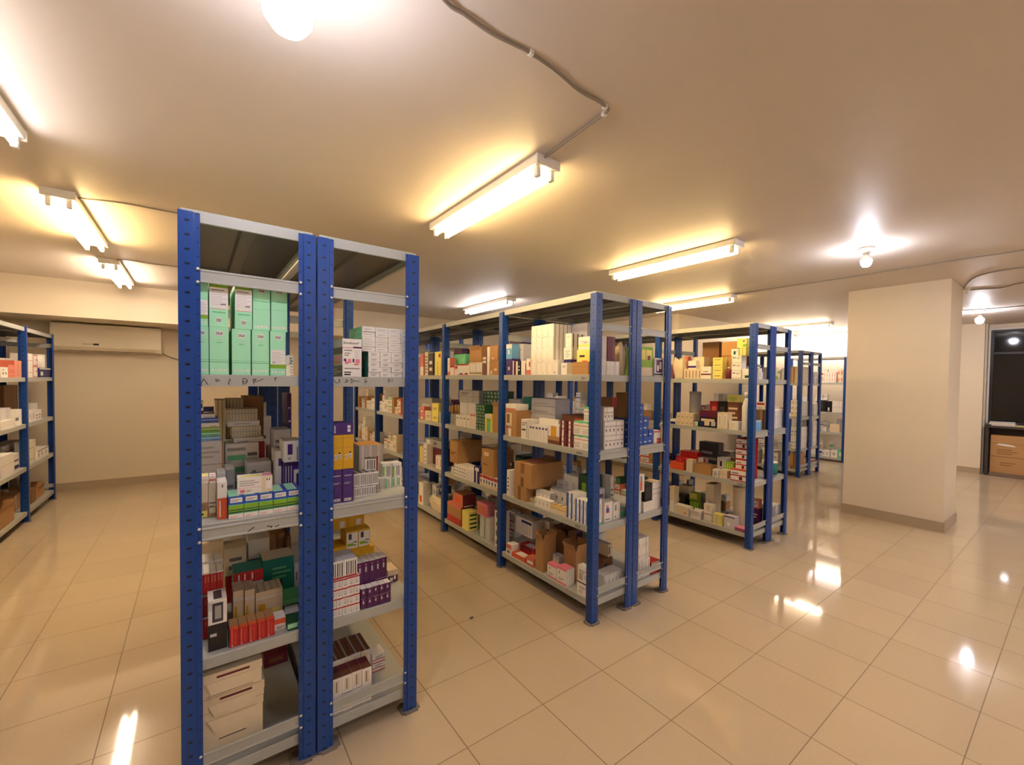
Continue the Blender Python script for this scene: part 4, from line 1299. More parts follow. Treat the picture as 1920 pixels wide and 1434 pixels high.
put('drug_carton',S[92],'x',1.8950,2.6190,1.5458,0.0500,0.0600,0.1190,0,1,1,'pale pink carton with red print',P[8])
put('storage_carton',S[93],'x',1.9820,2.8750,1.5458,0.1320,0.1000,0.2447,0,1,1,'tall lilac white carton with red square label',P[8])
put('storage_carton',S[94],'x',2.0790,3.0640,1.5458,0.1740,0.1200,0.2973,0,1,1,'dark violet carton',P[9])
put('slim_carton',S[95],'x',1.8970,2.4670,1.5458,0.2540,0.2200,0.3513,0,4,4,'tall white block carton',P[8])
put('drug_carton',S[96],'x',1.8990,2.3125,1.5458,0.0550,0.1000,0.1023,0,1,1,'white carton at the big block foot',P[8])
put('vial_carton',S[97],'x',1.8930,2.2150,1.5458,0.0600,0.0500,0.0779,0,1,1,'small white upright carton',P[8])
put('drug_carton',S[98],'x',1.9490,2.2450,1.5458,0.0780,0.1200,0.1032,0,1,1,'purple patterned carton',P[8])
put('drug_carton',S[99],'x',1.9540,2.2510,1.6496,0.0800,0.1200,0.0819,0,1,1,'white carton on purple carton',P[8])
put('drug_carton',S[100],'x',1.9560,2.2465,1.7321,0.0630,0.1200,0.0929,0,1,1,'white carton topping the purple carton pile',P[8])
put('cardboard_box',S[101],'x',1.8920,2.0560,1.5458,0.1500,0.0700,0.0808,0,1,1,'small brown kraft box beside corner post',P[8])
put('drug_carton',S[102],'x',1.9640,2.1055,1.5458,0.1270,0.1000,0.1649,0,1,1,'cream yellow carton with black lettering',P[8])
put('drug_carton',S[103],'x',1.9670,2.1040,1.7113,0.1120,0.1000,0.0829,0,1,1,'white carton with yellow wave',P[8])
put('storage_carton',S[104],'x',2.1290,2.5385,1.5458,0.1750,0.1000,0.3750,0,1,1,'lavender white carton behind white block',P[8])
put('storage_carton',S[105],'x',2.0790,2.2660,1.5458,0.1460,0.1200,0.3575,0,1,1,'lavender carton with blue lettering',P[8])
put('cardboard_box',S[106],'x',1.8920,2.8425,1.0708,0.1530,0.1700,0.2003,0,1,1,'brown box with white label beside far post',P[10])
put('flat_carton',S[107],'x',1.8990,2.8550,1.2717,0.1420,0.1200,0.0483,0,1,1,'white lid carton on brown labelled box',P[10])
put('drug_carton',S[108],'x',1.8950,2.6620,1.0708,0.0820,0.1100,0.1434,0,1,1,'white carton with dark side line',P[10])
put('slim_carton',S[109],'x',1.8930,2.4945,1.0708,0.2210,0.0900,0.1104,0,6,1,'slim white carton with purple logo',P[10])
put('carton_tray',S[110],'x',1.8920,2.3135,1.0708,0.1270,0.0800,0.0533,0,1,1,'kraft tray',P[10])
put('drug_carton',S[111],'x',1.8930,2.3155,1.1247,0.1150,0.0700,0.0758,0,1,1,'white carton with orange panel on kraft tray',P[10])
put('drug_carton',S[112],'x',1.8930,2.1825,1.0708,0.1330,0.1000,0.1692,0,2,2,'maroon carton with white stripe',P[10])
put('drug_carton',S[113],'x',1.8950,2.0375,1.0708,0.1570,0.0900,0.1773,0,2,2,'green wave white carton',P[10])
put('drug_carton',S[113],'x',1.8970,1.9925,1.2487,0.0550,0.0850,0.0932,0,1,1,'white carton with green wave top, single on the pile',P[10])
put('flat_carton',S[114],'x',2.0290,2.6165,1.0708,0.2970,0.1400,0.2981,0,1,5,'grey white flat carton',P[10])
put('storage_carton',S[115],'x',2.0790,2.8905,1.0708,0.1010,0.1200,0.2998,0,1,1,'teal blue carton',P[10])
put('storage_carton',S[116],'x',2.0790,3.0675,1.0708,0.1810,0.1200,0.2755,0,1,1,'grey carton beside teal blue carton',P[11])
put('supply_carton',S[117],'x',1.9860,2.4890,1.0708,0.2300,0.0300,0.1565,0,1,1,'white carton peeking over slim cartons',P[10])
put('flat_carton',S[118],'x',2.0290,2.2750,1.0708,0.2280,0.1600,0.1966,0,1,1,'flat reddish brown carton',P[10])
put('cardboard_box',S[119],'x',1.8950,2.7070,0.6008,0.1580,0.2400,0.1056,0,1,1,'brown box under the big brown one',P[12])
put('cardboard_box',S[120],'x',1.8930,2.6735,0.7070,0.2250,0.3000,0.1787,0,1,1,'big brown taped box on smaller brown box',P[12])
put('slim_carton',S[121],'x',1.8920,2.8680,0.6008,0.0380,0.1000,0.2006,0,1,1,'thin white upright carton beside far post',P[12])
put('slim_carton',S[122],'x',1.9950,2.9870,0.6008,0.0200,0.1000,0.2345,0,1,4,'dark carton with white print',P[13])
put('vial_carton',S[123],'x',1.9290,2.6025,0.6008,0.0490,0.0500,0.0342,0,1,1,'small kraft yellow carton',P[12])
put('vial_carton',S[124],'x',1.8950,2.4355,0.6008,0.1790,0.0450,0.0636,0,4,1,'small white carton',P[12])
put('vial_carton',S[125],'x',1.9440,2.4925,0.6008,0.1690,0.0500,0.1001,0,4,1,'pale vial carton',P[12])
put('drug_carton',S[126],'x',1.8950,2.2600,0.6008,0.1660,0.0600,0.0511,0,1,1,'cream bubble carton with yellow edge',P[12])
put('vial_carton',S[127],'x',1.9990,2.3865,0.6008,0.1790,0.0900,0.1189,0,3,1,'grey glassy carton',P[12])
put('slim_carton',S[128],'x',1.8990,2.1340,0.6008,0.0840,0.1000,0.1709,0,2,1,'blue striped carton, far pair',P[12])
put('slim_carton',S[128],'x',1.8930,2.0180,0.6008,0.1340,0.0650,0.1483,0,4,1,'blue striped white carton',P[12])
put('drug_carton',S[129],'x',2.0920,2.3565,0.6008,0.1570,0.1000,0.2196,0,2,1,'white carton of standing pair',P[12])
put('drug_carton',S[130],'x',2.0690,2.1935,0.6008,0.1070,0.1200,0.2549,0,1,1,'dark green carton',P[12])
put('drug_carton',S[131],'x',1.8950,2.8540,0.1408,0.0720,0.0700,0.0786,0,1,1,'white carton with pink top beside far post',P[14])
put('flat_carton',S[132],'x',1.8990,2.7250,0.1408,0.1820,0.0700,0.0302,0,1,1,'orange flat carton with white label on top',P[14])
put('flat_carton',S[133],'x',1.9890,2.7410,0.1408,0.1840,0.0800,0.0745,0,1,1,'red flat carton behind orange one',P[14])
put('flat_carton',S[134],'x',1.8950,2.5720,0.1408,0.0860,0.0600,0.0641,0,1,1,'small pink flat carton',P[14])
box_open('cardboard_box',0.0936,0.1144,0.2319,'d',(1.9600,2.4700,0.1408),LOOKDIR['x'],'tall brown open box, second rack near bay shelf one','box',None)
put('drug_carton',S[135],'x',1.8970,2.3190,0.1408,0.1000,0.0500,0.0971,0,1,1,'white carton with pink top and foot, far one',P[14])
put('drug_carton',S[136],'x',1.8930,2.2090,0.1408,0.1000,0.0700,0.1134,0,1,1,'white carton with pink top and foot, near one',P[14])
put('vial_carton',S[137],'x',1.9790,2.3780,0.1408,0.0780,0.0500,0.1205,0,2,1,'small grey white carton',P[14])
box_open('cardboard_box',0.1251,0.1144,0.2080,'d',(2.0440,2.2345,0.1408),LOOKDIR['x'],'brown open box with raised flaps, second rack near bay shelf one','box',None)
put('drug_carton',S[138],'x',1.8970,2.0090,0.1408,0.1000,0.0500,0.0848,0,1,1,'white carton with black lid line, lower',P[14])
put('drug_carton',S[139],'x',1.8990,2.0105,0.2262,0.0950,0.0450,0.1010,0,1,1,'white carton with grey panel, upper',P[14])
box_open('cardboard_box',0.1467,0.0968,0.2105,'e',(2.1740,2.5015,0.1408),LOOKDIR['x'],'dark brown open box at the back, second rack near bay shelf one','box',None)
put('storage_carton',S[140],'x',2.0720,2.8545,0.1408,0.1730,0.1200,0.1300,0,1,1,'pale grey carton row',P[14])
put('storage_carton',S[141],'x',2.0190,2.8270,0.2714,0.2280,0.1100,0.1337,0,1,1,'white carton pack with navy edge',P[14])
put('storage_case',S[142],'x',2.1390,2.7075,0.1408,0.1190,0.1000,0.2586,0,1,1,'white case with dark lines',P[14])
put('drug_carton',S[143],'x',1.8930,3.9280,1.5458,0.0520,0.0600,0.1654,0,1,1,'pale pink upright carton beside far post',P[9])
put('drug_carton',S[144],'x',1.8930,3.8490,1.5458,0.0960,0.0600,0.0919,0,1,1,'white carton with red top edge',P[9])
put('drug_carton',S[145],'x',1.8950,3.7755,1.5458,0.0490,0.0600,0.0855,0,1,1,'white carton with red square top',P[9])
put('drug_carton',S[146],'x',1.8930,3.6375,1.5458,0.2070,0.0700,0.1024,0,2,1,'white carton with red top and navy foot',P[9])
put('cream_carton',S[147],'x',1.8930,3.4115,1.5458,0.2270,0.0900,0.1114,0,2,1,'cream carton of pair',P[9])
put('drug_carton',S[148],'x',1.8990,3.2635,1.5458,0.0710,0.0800,0.2028,0,1,1,'brown upright carton',P[9])
put('slim_carton',S[149],'x',1.8930,3.1915,1.5458,0.0350,0.0600,0.2348,0,1,1,'white upright strip carton',P[9])
put('cardboard_box',S[150],'x',1.8950,3.1005,1.5458,0.1450,0.1000,0.1168,0,1,1,'brown box beside near post',P[9])
put('cardboard_box',S[151],'x',1.8970,3.1115,1.6632,0.1230,0.1000,0.1224,0,1,1,'brown box topping another',P[9])
box_open('cardboard_box',0.2052,0.0880,0.1070,'d',(1.9440,3.4240,1.6578),LOOKDIR['x'],'brown open box on cream cartons, second rack second bay shelf four','box',None)
put('supply_carton',S[152],'x',1.9790,3.8680,1.5458,0.2420,0.1000,0.2033,0,1,1,'pale green carton',P[9])
put('storage_carton',S[153],'x',2.0990,4.1435,1.5458,0.1790,0.1000,0.3134,0,1,1,'dark violet carton',P[15])
put('slim_carton',S[154],'x',1.8930,3.8295,1.0708,0.0950,0.0700,0.1057,0,1,1,'grey carton beside far post',P[11])
put('slim_carton',S[155],'x',1.8930,3.6335,1.0708,0.2750,0.0800,0.1040,0,4,1,'slim white carton',P[11])
put('slim_carton',S[156],'x',1.8930,3.4450,1.0708,0.0920,0.0800,0.1312,0,2,1,'white carton with pink print',P[11])
put('slim_carton',S[157],'x',1.8950,3.3205,1.0708,0.1470,0.1300,0.2222,0,3,4,'dark green checked carton',P[11])
put('drug_carton',S[158],'x',1.8930,3.1895,1.0708,0.0910,0.0500,0.1482,0,1,1,'cream carton with green arch',P[11])
box_open('cardboard_box',0.0927,0.0792,0.2165,'d',(1.9440,3.0805,1.0708),LOOKDIR['x'],'brown open box beside near post, second rack second bay shelf three','box',None)
put('slim_carton',S[157],'x',2.0390,3.3725,1.0708,0.2830,0.1400,0.3351,0,5,5,'green checked carton behind',P[11])
put('storage_carton',S[159],'x',1.9890,3.7250,1.0708,0.3060,0.1200,0.2152,0,1,1,'grey white carton under wide grey carton',P[11])
put('storage_carton',S[160],'x',1.9940,3.7085,1.2866,0.3870,0.1200,0.1163,0,1,1,'wide grey carton',P[11])
put('slim_carton',S[161],'x',1.8930,3.8400,0.6008,0.0340,0.0800,0.0697,0,1,1,'thin white carton beside far post',P[13])
put('slim_carton',S[162],'x',1.8990,3.6935,0.6008,0.2510,0.1000,0.1125,0,5,1,'white carton under the brown box',P[13])
put('cardboard_box',S[163],'x',1.8950,3.8140,0.7139,0.1560,0.2600,0.2099,0,1,1,'brown box with torn tape on white cartons',P[13])
put('drug_carton',S[164],'x',1.8950,3.4895,0.6008,0.1330,0.0700,0.1114,0,2,1,'white carton with fine lines',P[13])
put('drug_carton',S[165],'x',1.8950,3.3710,0.6008,0.0940,0.0700,0.1447,0,1,1,'navy carton with white ribbon print',P[13])
put('slim_carton',S[166],'x',1.8930,3.1550,0.6008,0.3220,0.0800,0.0947,0,7,1,'red topped dotted carton',P[13])
put('cardboard_box',S[167],'x',1.8990,3.1960,0.6961,0.1920,0.2000,0.2213,0,1,1,'brown box with paper tag on red topped cartons',P[13])
put('storage_carton',S[168],'x',1.8950,3.7955,0.1408,0.2890,0.1400,0.1804,0,1,1,'kraft and red carton',P[16])
put('storage_carton',S[169],'x',1.8990,3.7250,0.3218,0.1900,0.1400,0.1154,0,1,1,'salmon carton on kraft and red carton',P[16])
put('storage_carton',S[170],'x',1.8910,3.5660,0.1408,0.1220,0.1000,0.1698,0,1,1,'yellow carton with four dark side labels',P[16])
put('vial_carton',S[171],'x',1.9190,3.2720,0.1408,0.1800,0.0600,0.1891,0,2,2,'white wrapped carton with teal edge',P[16])
put('drug_carton',S[172],'x',1.9140,3.3095,0.3305,0.1590,0.0900,0.1073,0,1,1,'pink carton on wrapped cartons',P[16])
put('drug_carton',S[173],'x',1.8990,3.0415,0.1408,0.0950,0.0900,0.2984,0,1,2,'white carton with maroon edge',P[16])
put('drug_carton',S[174],'x',1.8930,4.5775,1.5458,0.0870,0.0700,0.2268,0,1,1,'pink and white carton',P[15])
put('slim_carton',S[175],'x',1.8930,4.4605,1.5458,0.0770,0.0800,0.2447,0,1,1,'cream upright carton',P[15])
put('drug_carton',S[176],'x',1.8990,4.3620,1.5458,0.1200,0.0800,0.2297,0,1,1,'dark checked carton',P[15])
put('drug_carton',S[177],'x',1.8930,4.1735,1.5458,0.1510,0.0800,0.2378,0,1,1,'tall yellow carton',P[15])
put('drug_carton',S[178],'x',1.8930,4.5700,1.0708,0.1160,0.0700,0.1373,0,1,2,'salmon carton',P[17])
put('cream_carton',S[179],'x',1.8930,4.4085,1.0708,0.1650,0.0700,0.1009,0,1,1,'cream carton',P[18])
put('cream_carton',S[180],'x',1.8950,4.2465,1.0708,0.1550,0.0700,0.1873,0,1,2,'pale yellow carton',P[17])
put('drug_carton',S[181],'x',1.8930,4.0840,1.0708,0.0860,0.0800,0.1100,0,1,1,'blue carton beside near post',P[17])
put('storage_carton',S[182],'x',2.0090,4.7415,1.0708,0.3410,0.1000,0.2215,0,1,1,'grey carton behind salmon ones',P[17])
put('cream_carton',S[183],'x',1.8990,4.5915,0.6008,0.0870,0.0600,0.1701,0,1,1,'cream yellow carton',P[19])
put('slim_carton',S[184],'x',1.8950,4.4815,0.6008,0.0850,0.0700,0.2127,0,1,1,'white upright carton',P[19])
put('storage_carton',S[185],'x',1.9680,4.4000,0.6008,0.3640,0.1200,0.1825,0,1,1,'maroon carton in film wrap',P[19])
put('drug_carton',S[186],'x',1.8910,4.1310,0.6008,0.1560,0.0500,0.1311,0,2,1,'white carton at shelf edge',P[19])
put('storage_carton',S[187],'x',1.9640,4.4305,0.7839,0.4350,0.1100,0.0760,0,1,1,'grey carton on maroon carton',P[19])
put('drug_carton',S[188],'x',1.8950,4.5895,0.1408,0.1170,0.0700,0.2400,0,1,1,'white carton with orange blot',P[20])
bag('paper_bag',0.3650,0.1200,0.1331,'c',(1.9590,4.2445,0.1408),LOOKDIR['x'],'pale crumpled bag of papers, second rack third bay shelf one','bag',214)
put('coloured_carton',S[189],'x',2.1331,2.3004,0.1408,0.1407,0.0893,0.0947,0,1,1,'dark violet carton',P[14])
put('banded_carton',S[190],'x',2.1266,3.1940,0.1408,0.1414,0.0768,0.1464,0,1,2,'red banded carton',P[16])
put('coloured_carton',S[191],'x',2.1386,3.1840,0.2878,0.1113,0.0614,0.0708,0,1,1,'lilac carton',P[16])
put('coloured_carton',S[46],'x',2.1368,3.3810,0.1408,0.0837,0.1022,0.1090,0,1,2,'navy carton',P[16])
put('banded_carton',S[192],'x',2.1488,3.3768,0.2504,0.0651,0.0817,0.0704,0,1,1,'green banded carton',P[16])
put('printed_carton',S[49],'x',2.1242,3.4947,0.1408,0.1357,0.0884,0.0739,0,1,1,'printed carton',P[16])
put('cardboard_box',S[193],'x',2.1340,3.6195,0.1408,0.1060,0.0901,0.1189,0,1,1,'brown kraft box',P[16])
put('coloured_carton',S[194],'x',2.1191,3.7216,0.1408,0.0901,0.0917,0.1913,0,1,1,'yellow carton',P[16])
put('storage_carton',S[195],'x',2.1347,3.8342,0.1408,0.1271,0.0847,0.1963,0,1,1,'grey carton',P[16])
put('storage_carton',S[195],'x',2.1206,4.1282,0.1408,0.1045,0.1061,0.1579,0,1,1,'grey carton',P[21])
put('cardboard_box',S[193],'x',2.1208,4.2331,0.1408,0.0972,0.0841,0.1256,0,1,1,'brown kraft box',P[20])
put('storage_carton',S[195],'x',2.1232,4.4375,0.1408,0.1022,0.0726,0.0956,0,1,1,'grey carton',P[22])
put('coloured_carton',S[46],'x',2.1339,4.5619,0.1408,0.1386,0.0725,0.1724,0,1,1,'navy carton',P[20])
put('coloured_carton',S[191],'x',2.1227,4.6684,0.1408,0.0664,0.0909,0.1209,0,1,1,'lilac carton',P[20])
put('printed_carton',S[49],'x',2.1257,4.7596,0.1408,0.1081,0.0794,0.1473,0,1,1,'printed carton',P[20])
put('storage_carton',S[195],'x',2.1286,4.9239,0.1408,0.0961,0.0741,0.1364,0,2,1,'grey carton',P[23])
put('printed_carton',S[49],'x',1.9094,5.1431,0.1408,0.0782,0.1106,0.1466,0,1,1,'printed carton',P[24])
put('banded_carton',S[190],'x',1.9210,5.2279,0.1408,0.0835,0.1277,0.1545,0,1,1,'red banded carton',P[25])
put('plain_carton',S[48],'x',1.9178,5.3150,0.1408,0.0826,0.1016,0.1359,0,2,1,'plain carton',P[26])
put('printed_carton',S[49],'x',1.9289,5.4034,0.1408,0.0862,0.1182,0.1987,0,1,2,'printed carton',P[27])
put('plain_carton',S[48],'x',1.9187,5.4879,0.1408,0.0749,0.1304,0.1135,0,1,1,'plain carton',P[28])
put('cream_carton',S[196],'x',1.9247,5.5974,0.1408,0.1361,0.1127,0.2399,0,1,1,'cream carton',P[25])
put('printed_carton',S[49],'x',1.9246,5.8037,0.1408,0.0756,0.1183,0.2325,0,1,1,'printed carton',P[28])
put('plain_carton',S[48],'x',1.9206,5.8949,0.1408,0.0988,0.1244,0.1462,0,2,1,'plain carton',P[29])
put('cardboard_box',S[193],'x',1.9198,5.9992,0.1408,0.1017,0.0941,0.0899,0,1,1,'brown kraft box',P[25])
put('printed_carton',S[49],'x',1.9318,5.9931,0.2313,0.0795,0.0753,0.0507,0,1,1,'printed carton',P[30])
put('plain_carton',S[48],'x',1.9003,6.2057,0.1408,0.1074,0.1065,0.1664,0,1,1,'plain carton',P[31])
put('cardboard_box',S[193],'x',1.9123,6.1991,0.3078,0.0841,0.0852,0.0961,0,1,1,'brown kraft box',P[32])
put('banded_carton',S[190],'x',1.9234,6.3235,0.1408,0.1202,0.1277,0.2090,0,1,1,'red banded carton',P[33])
put('plain_carton',S[48],'x',1.9002,6.5236,0.1408,0.0777,0.1219,0.1809,0,1,1,'plain carton',P[34])
put('banded_carton',S[47],'x',1.9125,6.6190,0.1408,0.1050,0.1265,0.2031,0,2,2,'blue banded carton',P[33])
put('printed_carton',S[49],'x',1.9245,6.6126,0.3445,0.0822,0.1012,0.0978,0,1,1,'printed carton',P[31])
put('cream_carton',S[196],'x',1.9037,6.7337,0.1408,0.1162,0.1149,0.2173,0,1,1,'cream carton',P[31])
put('printed_carton',S[49],'x',1.9006,6.8613,0.1408,0.1309,0.1348,0.2394,0,1,2,'printed carton',P[35])
put('cream_carton',S[196],'x',1.9126,6.8523,0.3808,0.1029,0.1078,0.0946,0,1,1,'cream carton',P[34])
put('cardboard_box',S[193],'x',1.9031,6.9859,0.1408,0.1104,0.1286,0.0801,0,1,1,'brown kraft box',P[36])
put('cardboard_box',S[193],'x',1.9230,7.0716,0.1408,0.0529,0.1080,0.1337,0,1,1,'brown kraft box',P[37])
put('banded_carton',S[192],'x',2.3340,2.4299,0.1408,0.1131,0.1452,0.1864,0,2,2,'green banded carton',P[38])
put('storage_carton',S[195],'x',2.3460,2.4227,0.3278,0.0886,0.1161,0.0918,0,1,1,'grey carton',P[39])
put('coloured_carton',S[189],'x',2.3344,2.6139,0.1408,0.1128,0.1520,0.1540,0,1,2,'dark violet carton',P[38])
put('storage_carton',S[195],'x',2.3194,2.7377,0.1408,0.1268,0.1439,0.2098,0,2,1,'grey carton',P[40])
put('coloured_carton',S[197],'x',2.3220,3.1388,0.1408,0.0717,0.1642,0.0847,0,1,1,'dark green carton',P[41])
put('cardboard_box',S[193],'x',2.3316,3.3083,0.1408,0.1254,0.1431,0.1716,0,1,1,'brown kraft box',P[42])
put('cardboard_box',S[193],'x',2.3096,3.5034,0.1408,0.0907,0.1408,0.2064,0,1,1,'brown kraft box',P[43])
put('banded_carton',S[192],'x',2.3297,3.6255,0.1408,0.1454,0.1282,0.1521,0,1,1,'green banded carton',P[41])
put('banded_carton',S[47],'x',2.3417,3.6150,0.2935,0.1145,0.1026,0.0865,0,1,1,'blue banded carton',P[42])
put('plain_carton',S[48],'x',2.3077,3.8217,0.1408,0.0731,0.1579,0.1690,0,1,2,'plain carton',P[41])
put('coloured_carton',S[198],'x',2.3197,3.8185,0.3104,0.0567,0.1263,0.0765,0,1,1,'pinkish carton',P[41])
put('banded_carton',S[47],'x',2.3280,3.8959,0.1408,0.0672,0.1838,0.0833,0,1,1,'blue banded carton',P[43])
put('printed_carton',S[49],'x',2.3400,3.8932,0.2247,0.0519,0.1471,0.0803,0,1,1,'printed carton',P[41])
put('printed_carton',S[49],'x',2.3197,4.1150,0.1408,0.1180,0.1977,0.0837,0,1,1,'printed carton',P[44])
put('printed_carton',S[49],'x',2.3105,4.3011,0.1408,0.1346,0.1827,0.1033,0,1,2,'printed carton',P[45])
put('cream_carton',S[196],'x',2.3225,4.2918,0.2447,0.1059,0.1461,0.0659,0,1,1,'cream carton',P[44])
put('plain_carton',S[48],'x',2.3223,4.4098,0.1408,0.0747,0.1569,0.0649,0,1,1,'plain carton',P[46])
put('cream_carton',S[196],'x',2.3343,4.4064,0.2063,0.0580,0.1255,0.0996,0,1,1,'cream carton',P[47])
put('plain_carton',S[48],'x',2.3280,4.6677,0.1408,0.0721,0.1340,0.1330,0,1,1,'plain carton',P[48])
put('plain_carton',S[48],'x',2.3311,4.7679,0.1408,0.1201,0.1765,0.1090,0,1,1,'plain carton',P[49])
put('coloured_carton',S[194],'x',2.3338,4.8650,0.1408,0.0661,0.1804,0.0721,0,1,1,'yellow carton',P[50])
put('cardboard_box',S[193],'x',2.3146,4.9483,0.1408,0.0927,0.1806,0.2038,0,1,1,'brown kraft box',P[50])
put('plain_carton',S[48],'x',2.1179,2.5160,0.6008,0.1238,0.0969,0.0752,0,1,1,'plain carton',P[51])
put('plain_carton',S[48],'x',2.1299,2.5077,0.6766,0.0973,0.0775,0.0751,0,1,1,'plain carton',P[52])
put('banded_carton',S[190],'x',2.1193,3.0645,0.6008,0.0730,0.0946,0.1881,0,1,2,'red banded carton',P[13])
put('printed_carton',S[49],'x',2.1147,3.1454,0.6008,0.0808,0.1049,0.1617,0,2,1,'printed carton',P[53])
put('banded_carton',S[47],'x',2.1376,3.2571,0.6008,0.1348,0.0839,0.0921,0,2,1,'blue banded carton',P[54])
put('banded_carton',S[47],'x',2.1405,3.3710,0.6008,0.0849,0.0745,0.1513,0,1,1,'blue banded carton',P[55])
put('storage_carton',S[195],'x',2.1217,3.4653,0.6008,0.0958,0.1047,0.1385,0,1,2,'grey carton',P[13])
put('printed_carton',S[49],'x',2.1323,3.6591,0.6008,0.1263,0.0851,0.1597,0,2,2,'printed carton',P[56])
put('printed_carton',S[49],'x',2.1443,3.6506,0.7611,0.0992,0.0681,0.0618,0,1,1,'printed carton',P[57])
put('cream_carton',S[196],'x',2.1432,4.1294,0.6008,0.1068,0.0992,0.1902,0,1,1,'cream carton',P[19])
put('plain_carton',S[48],'x',2.1224,4.3355,0.6008,0.0903,0.0991,0.1157,0,1,1,'plain carton',P[19])
put('printed_carton',S[49],'x',2.1319,4.4206,0.6008,0.0719,0.0948,0.1495,0,1,2,'printed carton',P[58])
put('storage_carton',S[195],'x',2.1433,4.5049,0.6008,0.0886,0.1045,0.1356,0,2,1,'grey carton',P[19])
put('coloured_carton',S[197],'x',2.1377,4.6015,0.6008,0.0966,0.0705,0.1452,0,2,1,'dark green carton',P[19])
put('printed_carton',S[49],'x',2.1155,4.7791,0.6008,0.0840,0.0941,0.1861,0,1,1,'printed carton',P[59])
put('cardboard_box',S[193],'x',2.1394,4.8904,0.6008,0.1305,0.0955,0.1934,0,1,1,'brown kraft box',P[19])
put('cream_carton',S[196],'x',1.9243,5.1503,0.6008,0.0926,0.1101,0.1652,0,1,2,'cream carton',P[60])
put('banded_carton',S[47],'x',1.9363,5.1451,0.7666,0.0723,0.0881,0.0670,0,1,1,'blue banded carton',P[61])
put('cream_carton',S[196],'x',1.9109,5.4606,0.6008,0.1245,0.1395,0.2005,0,1,2,'cream carton',P[62])
put('plain_carton',S[48],'x',1.9234,5.5924,0.6008,0.1310,0.1285,0.1100,0,1,2,'plain carton',P[61])
put('banded_carton',S[190],'x',1.9262,5.6971,0.6008,0.0704,0.1027,0.2051,0,1,2,'red banded carton',P[60])
put('banded_carton',S[190],'x',1.9047,5.7848,0.6008,0.0970,0.1114,0.1231,0,1,1,'red banded carton',P[63])
put('banded_carton',S[192],'x',1.9264,5.8718,0.6008,0.0690,0.1356,0.1052,0,1,2,'green banded carton',P[61])
put('printed_carton',S[49],'x',1.9263,6.1876,0.6008,0.0711,0.0936,0.1656,0,1,1,'printed carton',P[64])
put('plain_carton',S[48],'x',1.9049,6.2654,0.6008,0.0765,0.0877,0.1193,0,2,1,'plain carton',P[65])
put('printed_carton',S[49],'x',1.9143,6.3557,0.6008,0.0962,0.1049,0.1070,0,2,2,'printed carton',P[66])
put('banded_carton',S[192],'x',1.9263,6.3502,0.7084,0.0752,0.0839,0.0527,0,1,1,'green banded carton',P[67])
put('cream_carton',S[196],'x',1.9122,6.4429,0.6008,0.0701,0.0911,0.1245,0,1,2,'cream carton',P[65])
put('cardboard_box',S[193],'x',1.9268,6.5349,0.6008,0.1057,0.1122,0.1398,0,1,1,'brown kraft box',P[64])
put('cream_carton',S[196],'x',1.9137,6.6542,0.6008,0.1250,0.1067,0.1944,0,1,2,'cream carton',P[68])
put('plain_carton',S[48],'x',1.9143,6.7918,0.6008,0.1422,0.1296,0.2331,0,1,2,'plain carton',P[69])
put('plain_carton',S[48],'x',1.9263,6.7817,0.8345,0.1120,0.1037,0.0978,0,1,1,'plain carton',P[70])
put('cardboard_box',S[193],'x',1.9020,6.9148,0.6008,0.0959,0.1163,0.1066,0,1,1,'brown kraft box',P[71])
put('cream_carton',S[196],'x',1.9246,7.0288,0.6008,0.1240,0.1361,0.1804,0,2,1,'cream carton',P[69])
put('banded_carton',S[190],'x',1.9366,7.0205,0.7818,0.0974,0.1089,0.0534,0,1,1,'red banded carton',P[67])
put('coloured_carton',S[199],'x',2.3291,3.1279,0.6008,0.1109,0.1948,0.2168,0,2,1,'maroon carton',P[72])
put('coloured_carton',S[197],'x',2.3235,3.3236,0.6008,0.1271,0.1935,0.2074,0,1,1,'dark green carton',P[73])
put('plain_carton',S[48],'x',2.3136,3.4437,0.6008,0.1052,0.1774,0.2130,0,1,1,'plain carton',P[74])
put('plain_carton',S[48],'x',2.3292,3.5705,0.6008,0.1405,0.1513,0.2077,0,1,1,'plain carton',P[75])
put('cream_carton',S[196],'x',2.3412,3.5606,0.8091,0.1106,0.1211,0.0782,0,1,1,'cream carton',P[73])
put('coloured_carton',S[46],'x',2.3102,3.6916,0.6008,0.0937,0.1581,0.1849,0,1,1,'navy carton',P[76])
put('coloured_carton',S[46],'x',2.3222,3.6863,0.7863,0.0731,0.1265,0.0711,0,1,1,'navy carton',P[77])
put('plain_carton',S[48],'x',2.3275,3.7785,0.6008,0.0721,0.1225,0.1834,0,1,1,'plain carton',P[78])
put('coloured_carton',S[199],'x',2.3159,3.8762,0.6008,0.1154,0.1971,0.1745,0,2,1,'maroon carton',P[79])
put('banded_carton',S[190],'x',2.3153,4.1239,0.6008,0.1359,0.1426,0.0703,0,1,1,'red banded carton',P[80])
put('coloured_carton',S[189],'x',2.3315,4.2579,0.6008,0.1240,0.1932,0.1616,0,1,1,'dark violet carton',P[81])
put('coloured_carton',S[46],'x',2.3287,4.3822,0.6008,0.1168,0.1845,0.1325,0,1,2,'navy carton',P[81])
put('cardboard_box',S[193],'x',2.3239,4.5095,0.6008,0.1297,0.1839,0.2131,0,1,1,'brown kraft box',P[81])
put('plain_carton',S[48],'x',2.3359,4.5006,0.8145,0.1020,0.1471,0.0869,0,1,1,'plain carton',P[81])
put('banded_carton',S[190],'x',2.3100,4.7247,0.6008,0.0881,0.1898,0.1423,0,2,1,'red banded carton',P[82])
put('banded_carton',S[192],'x',2.3220,4.7199,0.7437,0.0687,0.1518,0.0568,0,1,1,'green banded carton',P[81])
put('banded_carton',S[190],'x',2.3328,4.8861,0.6008,0.0875,0.1296,0.1071,0,1,1,'red banded carton',P[83])
